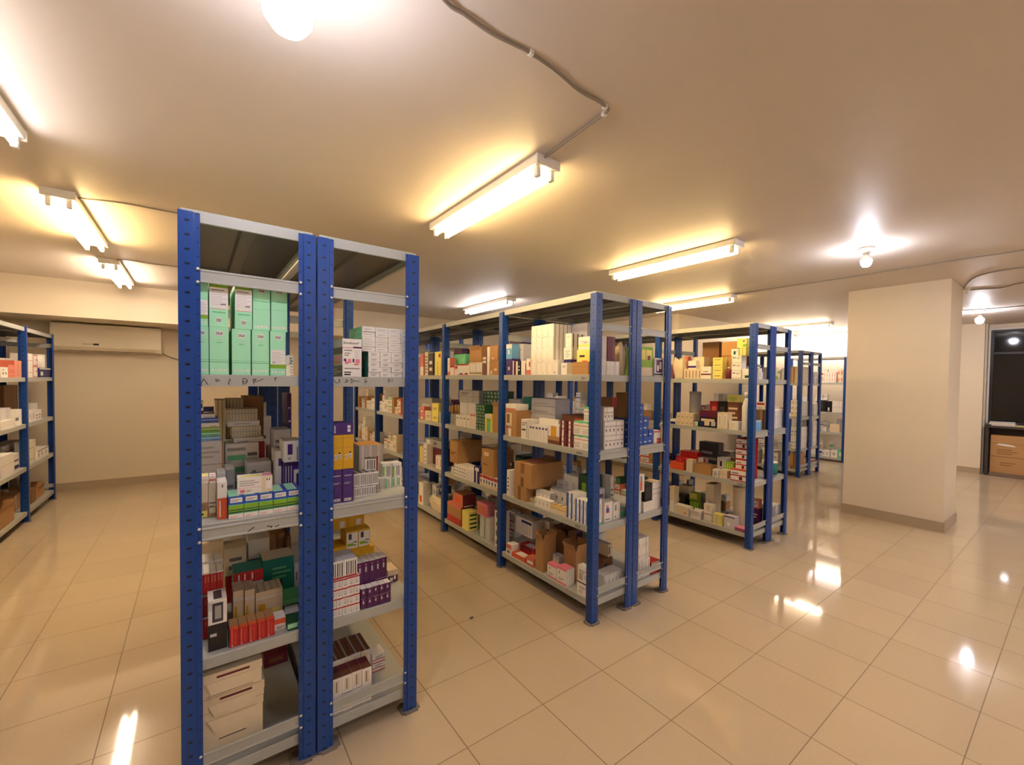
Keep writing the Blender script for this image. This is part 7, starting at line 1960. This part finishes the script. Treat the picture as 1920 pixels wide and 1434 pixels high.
drum('paper_roll',0.0700,0.1517,'w',(-1.4120,7.5760,1.5721),'white paper roll on dark blue carton, wall rack end bay shelf four','roll','w')
put('supply_carton',S[299],'w',-1.3400,6.1955,1.4658,0.1850,0.1000,0.0949,0,1,1,'white carton with dark dots',P[273])
put('supply_carton',S[300],'w',-1.3400,6.3945,1.4658,0.1850,0.1000,0.1182,0,1,2,'salmon carton',P[273])
put('supply_carton',S[301],'w',-1.3400,6.6070,1.4658,0.2240,0.1000,0.1640,0,2,1,'salmon and cream carton',P[273])
put('supply_carton',S[302],'w',-1.4630,6.9535,1.4658,0.3270,0.1200,0.1904,0,1,1,'white carton with dark band',P[272])
put('supply_carton',S[303],'w',-1.3400,7.0345,1.0008,0.2130,0.0800,0.1253,0,2,1,'white tub carton',P[274])
put('supply_carton',S[304],'w',-1.3400,7.2885,1.0008,0.2530,0.0800,0.1103,0,2,1,'white low carton',P[274])
put('supply_carton',S[305],'w',-1.4500,7.7935,1.0008,0.0830,0.1200,0.1651,0,1,1,'white carton with violet lines',P[274])
put('supply_carton',S[306],'w',-1.3800,6.3955,1.0008,0.2670,0.1400,0.1791,0,1,1,'grey white carton',P[275])
put('supply_carton',S[307],'w',-1.3500,6.6285,1.0008,0.1970,0.1000,0.1528,0,1,1,'white carton with dark oval',P[275])
put('flat_carton',S[308],'w',-1.3350,6.2320,1.0008,0.3500,0.0400,0.0750,0,1,1,'white flat carton',P[275])
put('cardboard_box',S[309],'w',-1.5400,7.3145,1.0008,0.4550,0.1400,0.3781,0,1,1,'brown box',P[274])
put('supply_carton',S[310],'w',-1.3500,7.0935,0.5658,0.2370,0.1000,0.2335,0,1,2,'white carton with dark line',P[276])
put('supply_carton',S[311],'w',-1.3400,7.4510,0.5658,0.4760,0.1000,0.1040,0,3,1,'white carton with dark lid line',P[276])
put('supply_carton',S[312],'w',-1.3500,6.2800,0.5658,0.3540,0.0800,0.1925,0,1,1,'white broad carton',P[277])
put('supply_carton',S[313],'w',-1.3800,6.6855,0.5658,0.1370,0.1000,0.1497,0,1,1,'white carton with violet foot',P[277])
put('supply_carton',S[314],'w',-1.4900,7.1165,0.5658,0.6530,0.1200,0.2132,0,1,2,'grey carton with maroon stripes',P[276])
put('cardboard_box',S[315],'w',-1.3700,7.2045,0.1158,0.1810,0.1000,0.1452,0,1,1,'dark brown box',P[278])
box_open('cardboard_box',0.3276,0.1056,0.1010,'d',(-1.4300,7.4870,0.1158),LOOKDIR['w'],'small brown open box, wall rack end bay shelf one','box',None)
bag('goods_bag',0.0620,0.1000,0.1475,'c',(-1.5700,7.8040,0.1158),LOOKDIR['w'],'cream crumpled bag, wall rack end bay shelf one','bag',789)
put('cardboard_box',S[316],'w',-1.4200,6.9105,0.1158,0.2410,0.1200,0.1616,0,1,1,'brown box',P[278])
box_open('cardboard_box',0.4212,0.0880,0.1620,'d',(-1.3900,6.2150,0.1158),LOOKDIR['w'],'brown open box at shelf edge, wall rack middle bay shelf one','box',None)
put('cardboard_box',S[193],'w',-1.5730,7.0985,0.1158,0.1086,0.0762,0.1156,0,1,1,'brown kraft box',P[279])
put('banded_carton',S[192],'w',-1.5850,7.0917,0.2320,0.0851,0.0610,0.0889,0,1,1,'green banded carton',P[278])
put('cardboard_box',S[193],'w',-1.5899,7.2111,0.1158,0.1086,0.0848,0.1428,0,1,1,'brown kraft box',P[280])
put('printed_carton',S[49],'w',-1.5809,7.3280,0.1158,0.1173,0.0735,0.1349,0,1,1,'printed carton',P[278])
put('plain_carton',S[48],'w',-1.5672,7.5648,0.1158,0.1174,0.0768,0.0696,0,1,1,'plain carton',P[278])
put('cardboard_box',S[193],'w',-1.5764,7.7357,0.1158,0.0670,0.0756,0.0982,0,1,1,'brown kraft box',P[281])
put('storage_carton',S[195],'w',-1.5884,7.7331,0.2146,0.0518,0.0605,0.0905,0,1,1,'grey carton',P[278])
put('plain_carton',S[48],'w',-1.5876,6.8739,1.0008,0.1078,0.0984,0.0605,0,1,1,'plain carton',P[282])
put('banded_carton',S[47],'w',-1.5602,6.9829,1.0008,0.1024,0.0986,0.1599,0,1,1,'blue banded carton',P[274])
put('cardboard_box',S[193],'w',-1.5722,6.9768,1.1613,0.0801,0.0789,0.0831,0,1,1,'brown kraft box',P[283])
put('cardboard_box',S[193],'w',-1.5730,7.6565,1.0008,0.0874,0.0805,0.0710,0,1,1,'brown kraft box',P[284])
put('cardboard_box',S[193],'w',-1.5850,7.6519,1.0724,0.0681,0.0644,0.0854,0,1,1,'brown kraft box',P[285])
put('plain_carton',S[48],'w',-1.5824,7.7501,1.0008,0.0918,0.0867,0.0765,0,2,1,'plain carton',P[286])
put('plain_carton',S[48],'w',-1.5839,7.1994,1.4658,0.1265,0.0910,0.0620,0,2,1,'plain carton',P[287])
put('plain_carton',S[48],'w',-1.5755,7.3142,1.4658,0.0950,0.0763,0.0684,0,2,1,'plain carton',P[288])
put('banded_carton',S[190],'w',-1.5850,7.4775,1.4658,0.0995,0.0821,0.1045,0,1,2,'red banded carton',P[272])
put('cardboard_box',S[193],'w',-1.5835,7.6760,1.4658,0.0863,0.0913,0.1219,0,1,1,'brown kraft box',P[272])
put('printed_carton',S[49],'w',-1.5877,5.8839,0.1158,0.0902,0.0838,0.1179,0,1,1,'printed carton',P[289])
put('banded_carton',S[192],'w',-1.5997,5.8790,0.2343,0.0704,0.0670,0.0637,0,1,1,'green banded carton',P[289])
put('banded_carton',S[192],'w',-1.6045,6.0257,0.1158,0.0696,0.0708,0.0907,0,1,1,'green banded carton',P[290])
put('cardboard_box',S[193],'w',-1.5864,6.1047,0.1158,0.0803,0.0967,0.1532,0,1,1,'brown kraft box',P[289])
put('plain_carton',S[48],'w',-1.5984,6.1007,0.2696,0.0624,0.0774,0.0922,0,1,1,'plain carton',P[289])
put('cardboard_box',S[193],'w',-1.5837,6.2172,0.1158,0.1367,0.0786,0.1965,0,1,1,'brown kraft box',P[290])
put('printed_carton',S[49],'w',-1.5957,6.2076,0.3129,0.1076,0.0629,0.0705,0,1,1,'printed carton',P[290])
put('banded_carton',S[190],'w',-1.5822,6.4033,0.1158,0.1275,0.0865,0.1990,0,1,1,'red banded carton',P[291])
put('plain_carton',S[48],'w',-1.5937,6.5796,0.1158,0.0708,0.0771,0.1220,0,1,1,'plain carton',P[290])
put('storage_carton',S[195],'w',-1.5959,6.6575,0.1158,0.0770,0.0891,0.1362,0,1,1,'grey carton',P[291])
put('cardboard_box',S[193],'w',-1.5853,5.7912,0.5658,0.0824,0.0982,0.1762,0,1,1,'brown kraft box',P[292])
put('cardboard_box',S[193],'w',-1.5973,5.7871,0.7426,0.0641,0.0786,0.0759,0,1,1,'brown kraft box',P[293])
put('printed_carton',S[49],'w',-1.6066,5.9289,0.5658,0.0802,0.0948,0.1440,0,1,1,'printed carton',P[294])
put('printed_carton',S[49],'w',-1.6186,5.9250,0.7104,0.0624,0.0759,0.0698,0,1,1,'printed carton',P[295])
put('banded_carton',S[190],'w',-1.5994,6.0891,0.5658,0.0701,0.0791,0.0913,0,1,1,'red banded carton',P[293])
put('banded_carton',S[47],'w',-1.5822,6.1900,0.5658,0.1238,0.0805,0.1684,0,1,2,'blue banded carton',P[277])
put('plain_carton',S[48],'w',-1.5942,6.1817,0.7348,0.0972,0.0644,0.0507,0,1,1,'plain carton',P[293])
put('banded_carton',S[190],'w',-1.6048,6.3144,0.5658,0.1170,0.0787,0.1136,0,2,1,'red banded carton',P[296])
put('printed_carton',S[49],'w',-1.5874,6.4950,0.5658,0.0946,0.0995,0.1784,0,1,1,'printed carton',P[297])
put('plain_carton',S[48],'w',-1.6028,6.6136,0.5658,0.1346,0.0845,0.0974,0,2,1,'plain carton',P[296])
put('storage_carton',S[195],'w',-1.6148,6.6042,0.6638,0.1059,0.0676,0.0768,0,1,1,'grey carton',P[277])
put('banded_carton',S[192],'w',-1.6091,5.8900,1.0008,0.1218,0.0894,0.0873,0,1,1,'green banded carton',P[298])
put('plain_carton',S[48],'w',-1.5841,6.0080,1.0008,0.1062,0.0944,0.0918,0,1,1,'plain carton',P[275])
put('storage_carton',S[195],'w',-1.6032,6.1911,1.0008,0.0858,0.0745,0.1190,0,1,1,'grey carton',P[275])
put('banded_carton',S[190],'w',-1.5901,6.2779,1.0008,0.0799,0.0824,0.0670,0,1,1,'red banded carton',P[299])
put('banded_carton',S[190],'w',-1.5932,6.3906,1.0008,0.1375,0.0787,0.1147,0,1,1,'red banded carton',P[300])
put('banded_carton',S[192],'w',-1.6052,6.3809,1.1161,0.1082,0.0630,0.0706,0,1,1,'green banded carton',P[301])
put('banded_carton',S[192],'w',-1.5975,6.6297,1.0008,0.1326,0.0858,0.1550,0,1,2,'green banded carton',P[302])
put('banded_carton',S[47],'w',-1.6095,6.6205,1.1564,0.1043,0.0686,0.0681,0,1,1,'blue banded carton',P[275])
put('printed_carton',S[49],'w',-1.5975,5.8068,1.4658,0.1137,0.0736,0.1015,0,1,1,'printed carton',P[273])
put('plain_carton',S[48],'w',-1.5990,5.9182,1.4658,0.1011,0.0815,0.0974,0,2,1,'plain carton',P[303])
put('banded_carton',S[192],'w',-1.6014,6.1207,1.4658,0.1221,0.0817,0.1415,0,1,1,'green banded carton',P[304])
put('banded_carton',S[192],'w',-1.5892,6.3643,1.4658,0.1065,0.0744,0.0657,0,2,1,'green banded carton',P[305])
put('plain_carton',S[48],'w',-1.6052,6.5389,1.4658,0.0734,0.0991,0.0616,0,1,1,'plain carton',P[306])
put('banded_carton',S[47],'w',-1.6008,6.6378,1.4658,0.1164,0.0926,0.1705,0,1,1,'blue banded carton',P[273])
# ------------------------------------------------------------------ labels and lettering on the goods
BY_LABEL = {o['label']: o for o in bpy.data.objects if o.get('label')}
def find(start):
    return next((o for l, o in BY_LABEL.items() if l.startswith(start)), None)
def panel(o, name, x0, z0, x1, z1, style):
    """a printed label glued on the front of a carton: fractions of the front face"""
    bb = [Vector(c) for c in o.bound_box]; lo, hi = bb[0], bb[6]
    w, h = hi.x-lo.x, hi.z-lo.z
    p = link(name, carton_mesh((x1-x0)*w, .0006, (z1-z0)*h, style), o)
    p.location = (lo.x+(x0+x1)/2*w, lo.y-.0004, lo.z+z0*h)
    return p
TAG = 'w;R.08,.2,.24,.8,x;R.3,.2,.46,.8,x;R.52,.2,.68,.8,x;R.74,.2,.9,.8,x;R.13,.35,.18,.65,w;R.36,.35,.4,.5,w;R.58,.5,.62,.8,w'
for l, o in list(BY_LABEL.items()):
    if not o.name.startswith('green_carton'): continue
    if 'code tag' in l or 'without label' in l: panel(o, 'code_tag', .30, .81, .70, .91, TAG)
    elif 'big white label' in l:
        panel(o, 'address_label', .02, .44, .98, .86, 'w;T.08,.08,.92,.92,8,a;R.6,.1,.9,.16,x;R.08,.86,.8,.9,x')
        panel(o, 'code_tag', .36, .08, .64, .20, TAG)
    else:
        panel(o, 'address_label', .04, .25, .96, .58, 'w;T.08,.1,.9,.9,7,a;R.1,.1,.3,.16,x')
        if 'bottom' in l: panel(o, 'code_tag', .30, .81, .70, .91, TAG)
BLACK = mat('print_black', (22, 20, 24), .5); WHITEP = mat('print_white', (236, 232, 226), .5)
def word(start, txt, size, fx, fz, m=BLACK):
    o = find(start)
    if o is None: return
    bb = [Vector(c) for c in o.bound_box]; lo, hi = bb[0], bb[6]
    letters(txt, size, m, o, (lo.x+fx*(hi.x-lo.x), lo.y-.0005, lo.z+fz*(hi.z-lo.z)))
word('tall white carton with pink stripes', 'Enoahera*', .0145, .04, .86)

word('white carton with bold black lettering', 'PRALU', .022, .08, .42)



# ------------------------------------------------------------------ marker writing on the shelf rims
def shelf_of(rk, bay, level, pitch):
    lv = sorted({round(c.location.z, 3) for c in rk.children if c.name.startswith('shelf')})[level-1]
    return next(c for c in rk.children if c.name.startswith('shelf') and abs(c.location.z-lv) < .01 and abs(c.location.y-(bay+.5)*pitch) < .01)
def scrawl(strokes, part, rk, y, wd=.0011):
    """felt pen strokes given in room x and z, on a rim facing -y"""
    bm = bmesh.new()
    inv = Vector((rk.location.x+part.location.x, rk.location.y+part.location.y, part.location.z))
    for s in strokes:
        for (xa, za), (xb, zb) in zip(s, s[1:]):
            d = Vector((xb-xa, zb-za)); n = Vector((-d.y, d.x)).normalized()*wd; e = d.normalized()*wd*.6
            q = [(xa-e.x+n.x, za-e.y+n.y), (xb+e.x+n.x, zb+e.y+n.y), (xb+e.x-n.x, zb+e.y-n.y), (xa-e.x-n.x, za-e.y-n.y)]
            bm.faces.new([bm.verts.new((px-inv.x, y-inv.y, pz-inv.z)) for px, pz in q])
    return finish(bm, 'marker_lettering', INK_M, part)
INK1 = [[(.014, 1.468), (.013, 1.476), (.02, 1.492), (.032, 1.472)], [(.053, 1.492), (.054, 1.483), (.064, 1.487), (.053, 1.492)], [(.09, 1.493), (.094, 1.489), (.088, 1.479), (.091, 1.473)], [(.13, 1.495), (.13, 1.474), (.14, 1.478), (.144, 1.488), (.138, 1.494), (.13, 1.495)], [(.128, 1.483), (.143, 1.485)], [(.16, 1.494), (.163, 1.474)], [(.162, 1.492), (.17, 1.494), (.163, 1.484), (.173, 1.485), (.191, 1.494)], [(.225, 1.497), (.234, 1.5)], [(.229, 1.498), (.229, 1.487)]]
INK2 = [[(.423, 1.48), (.425, 1.498), (.439, 1.479)], [(.444, 1.48), (.45, 1.497), (.446, 1.493)], [(.447, 1.49), (.453, 1.484)], [(.471, 1.483), (.476, 1.497), (.482, 1.488), (.471, 1.483)], [(.492, 1.499), (.495, 1.481), (.504, 1.491), (.492, 1.499)], [(.504, 1.49), (.526, 1.489)], [(.554, 1.5), (.546, 1.495), (.549, 1.482), (.556, 1.49), (.55, 1.49)], [(.643, 1.501), (.645, 1.485), (.653, 1.495), (.643, 1.501)], [(.661, 1.5), (.66, 1.489)]]
INK3 = [[(.13, .931), (.161, .954)], [(.201, .95), (.217, .946), (.203, .93)], [(.227, .942), (.239, .946)]]
scrawl(INK1, shelf_of(RK1, 0, 4, P1), RK1, 1.9190)
scrawl(INK2, shelf_of(RK1B, 0, 4, P1), RK1B, 1.9190)
br = next(c for c in RK1.children if c.name.startswith('brace') and abs(c.location.z-(FLV[2]-.058)) < .01 and c.location.y < .1)
scrawl(INK3, br, RK1, 1.905+.0096-.0004, .0016)
def rim_text(txt, size, rk, lv, y, dz, xface):
    s = shelf_of(rk, 0, lv, P2)
    letters(txt, size, INK_M, s, (xface-rk.location.x-s.location.x-.0006, y-rk.location.y-s.location.y, dz), (math.pi/2, 0, -math.pi/2), 'marker_lettering')
rim_text('031', .021, RK2, 4, 2.035, -.030, 1.8870)
rim_text('15/91/1', .020, RK2, 3, 2.075, -.030, 1.8870)
rim_text('41011', .022, RK2, 2, 2.075, -.031, 1.8870)
rim_text('W2PE', .024, RK3, 2, 2.055, -.033, 3.8720)

# ------------------------------------------------------------------ lids of the three cream cases
for l, o in list(BY_LABEL.items()):
    if l.startswith('big cream case'):
        bb = [Vector(c) for c in o.bound_box]; lo, hi = bb[0], bb[6]
        bm = bmesh.new(); add_box(bm, lo.x-.002, lo.y-.002, hi.z-.03, hi.x+.002, hi.y+.002, hi.z+.0002)
        finish(bm, 'lid', paper('c'), o)
        W = hi.x-lo.x; cx = (lo.x+hi.x)/2; H = hi.z-lo.z
        prism('tuck_flap', [(cx-W*.40, hi.z-.031), (cx-W*.30, hi.z-.075), (cx+W*.32, hi.z-.075), (cx+W*.40, hi.z-.031)], 'y', lo.y-.0035, lo.y-.0006, paper('c'), o)
        prism('dark_stripe', [(cx-W*.22, hi.z-.02), (cx-W*.22, hi.z-.012), (cx+W*.3, hi.z-.012), (cx+W*.3, hi.z-.02)], 'y', lo.y-.0026, lo.y-.0021, paper('m'), o)
    if l.startswith('big brown taped box'):
        bb = [Vector(c) for c in o.bound_box]; lo, hi = bb[0], bb[6]; mx = (lo.x+hi.x)/2
        bm = bmesh.new(); add_box(bm, mx-.022, lo.y-.0008, hi.z-.07, mx+.022, lo.y, hi.z)
        finish(bm, 'tape', mat('packing_tape', (150, 108, 62), .25), o)

# ------------------------------------------------------------------ the corner under the window
XT = 10.47
tb = thing('sideboard', 'dark wood sideboard with open front under the black window', 'sideboard', (XT, 1.14, 0))
# local x runs into the recess, local y runs from the wall end toward the frame edge
box('side_panel', (0, -.045, 0, .35, 0, .815), DARKW_M, tb, .003)
box('side_panel', (0, -1.60, 0, .35, -1.555, .815), DARKW_M, tb, .003)
box('top', (-.03, -1.62, .815, .355, .01, .85), DARKW_M, tb, .004)
box('back_panel', (.335, -1.555, 0, .35, -.045, .815), DARKW_M, tb)
box('base_board', (.0, -1.555, 0, .335, -.06, .06), mat('worn_wood', (122, 98, 80), .7, bump=(14, .3, .004)), tb, .004)
cb = thing('cardboard_box', 'big brown cardboard box with a torn white flap inside the dark sideboard', 'box', (XT+.19, .875, .061))
o = link('body', carton_mesh(.40, .27, .63, 'd;R0,.42,1,.44,e;T.2,.5,.8,.66,3,e;T.3,.2,.75,.32,2,e;R0,.78,1,.79,e'), cb); o.rotation_euler = (0, 0, -math.pi/2)
bm = bmesh.new()
P_ = [(-.13, 0), (-.10, .022), (-.02, .018), (.06, .008), (.11, -.018), (.0, -.016)]
A = [bm.verts.new((-.1355, -p[0], .47+p[1])) for p in P_]; B_ = [bm.verts.new((-.1365-.006, -p[0], .47+p[1])) for p in P_]
n = len(P_)
for i in range(n): bm.faces.new((A[i], A[(i+1) % n], B_[(i+1) % n], B_[i]))
bm.faces.new(A); bm.faces.new(B_[::-1])
finish(bm, 'torn_flap', paper('w'), cb)
z = .851
for k, (w_, d_, h_, y_, rz, lab, c) in enumerate(((.30, .24, .018, .93, 4, 'lowest grey paper bundle on the dark sideboard', 'a'), (.31, .23, .022, .94, -3, 'middle grey paper bundle on the dark sideboard', 'c'), (.30, .22, .024, .95, 2, 'topmost pale paper bundle on the dark sideboard', 'a'))):
    p = link('paper_bundle', carton_mesh(d_, w_, h_, c+';V0,.1,1,.9,1,g')); p.location = (XT+.15, y_, z); p.rotation_euler = (0, 0, R(rz)); z += h_+.0006
    tag(p, lab, 'papers', 'paper bundles under the window')
p = link('paper_pad', carton_mesh(.10, .14, .012, 'i')); p.location = (XT+.09, .745, .851); tag(p, 'yellow paper pad beside the paper bundles on the sideboard', 'paper pad')
p = link('blue_folder', carton_mesh(.16, .2, .02, 'b')); p.location = (XT+.12, .58, .851); tag(p, 'blue folder lying on the dark sideboard', 'folder')
p = link('white_tub', carton_mesh(.09, .12, .05, 'w;R0,0,1,.3,b')); p.location = (XT+.13, .58, .8716); tag(p, 'small white tub standing on the blue folder', 'tub')
bm = bmesh.new(); add_box(bm, XR+.14, 1.1665, 1.60, XR+.20, 1.17, 1.68)
o = finish(bm, 'light_switch', WHITE_M); tag(o, 'small white switch on the window jamb', 'switch')

# ------------------------------------------------------------------ crumb of dirt on the tiles
bm = bmesh.new(); bmesh.ops.create_icosphere(bm, subdivisions=2, radius=.009)
rnd = random.Random(4)
for v in bm.verts: v.co = Vector((v.co.x*1.5, v.co.y*.8, max(v.co.z, -.004)*.7))*rnd.uniform(.8, 1.15)
o = finish(bm, 'dirt_crumb', mat('crumb', (98, 66, 36), .8), None, True); o.location = (1.339, 2.43, .004)
tag(o, 'small brown crumb on a tile joint in the aisle', 'crumb')
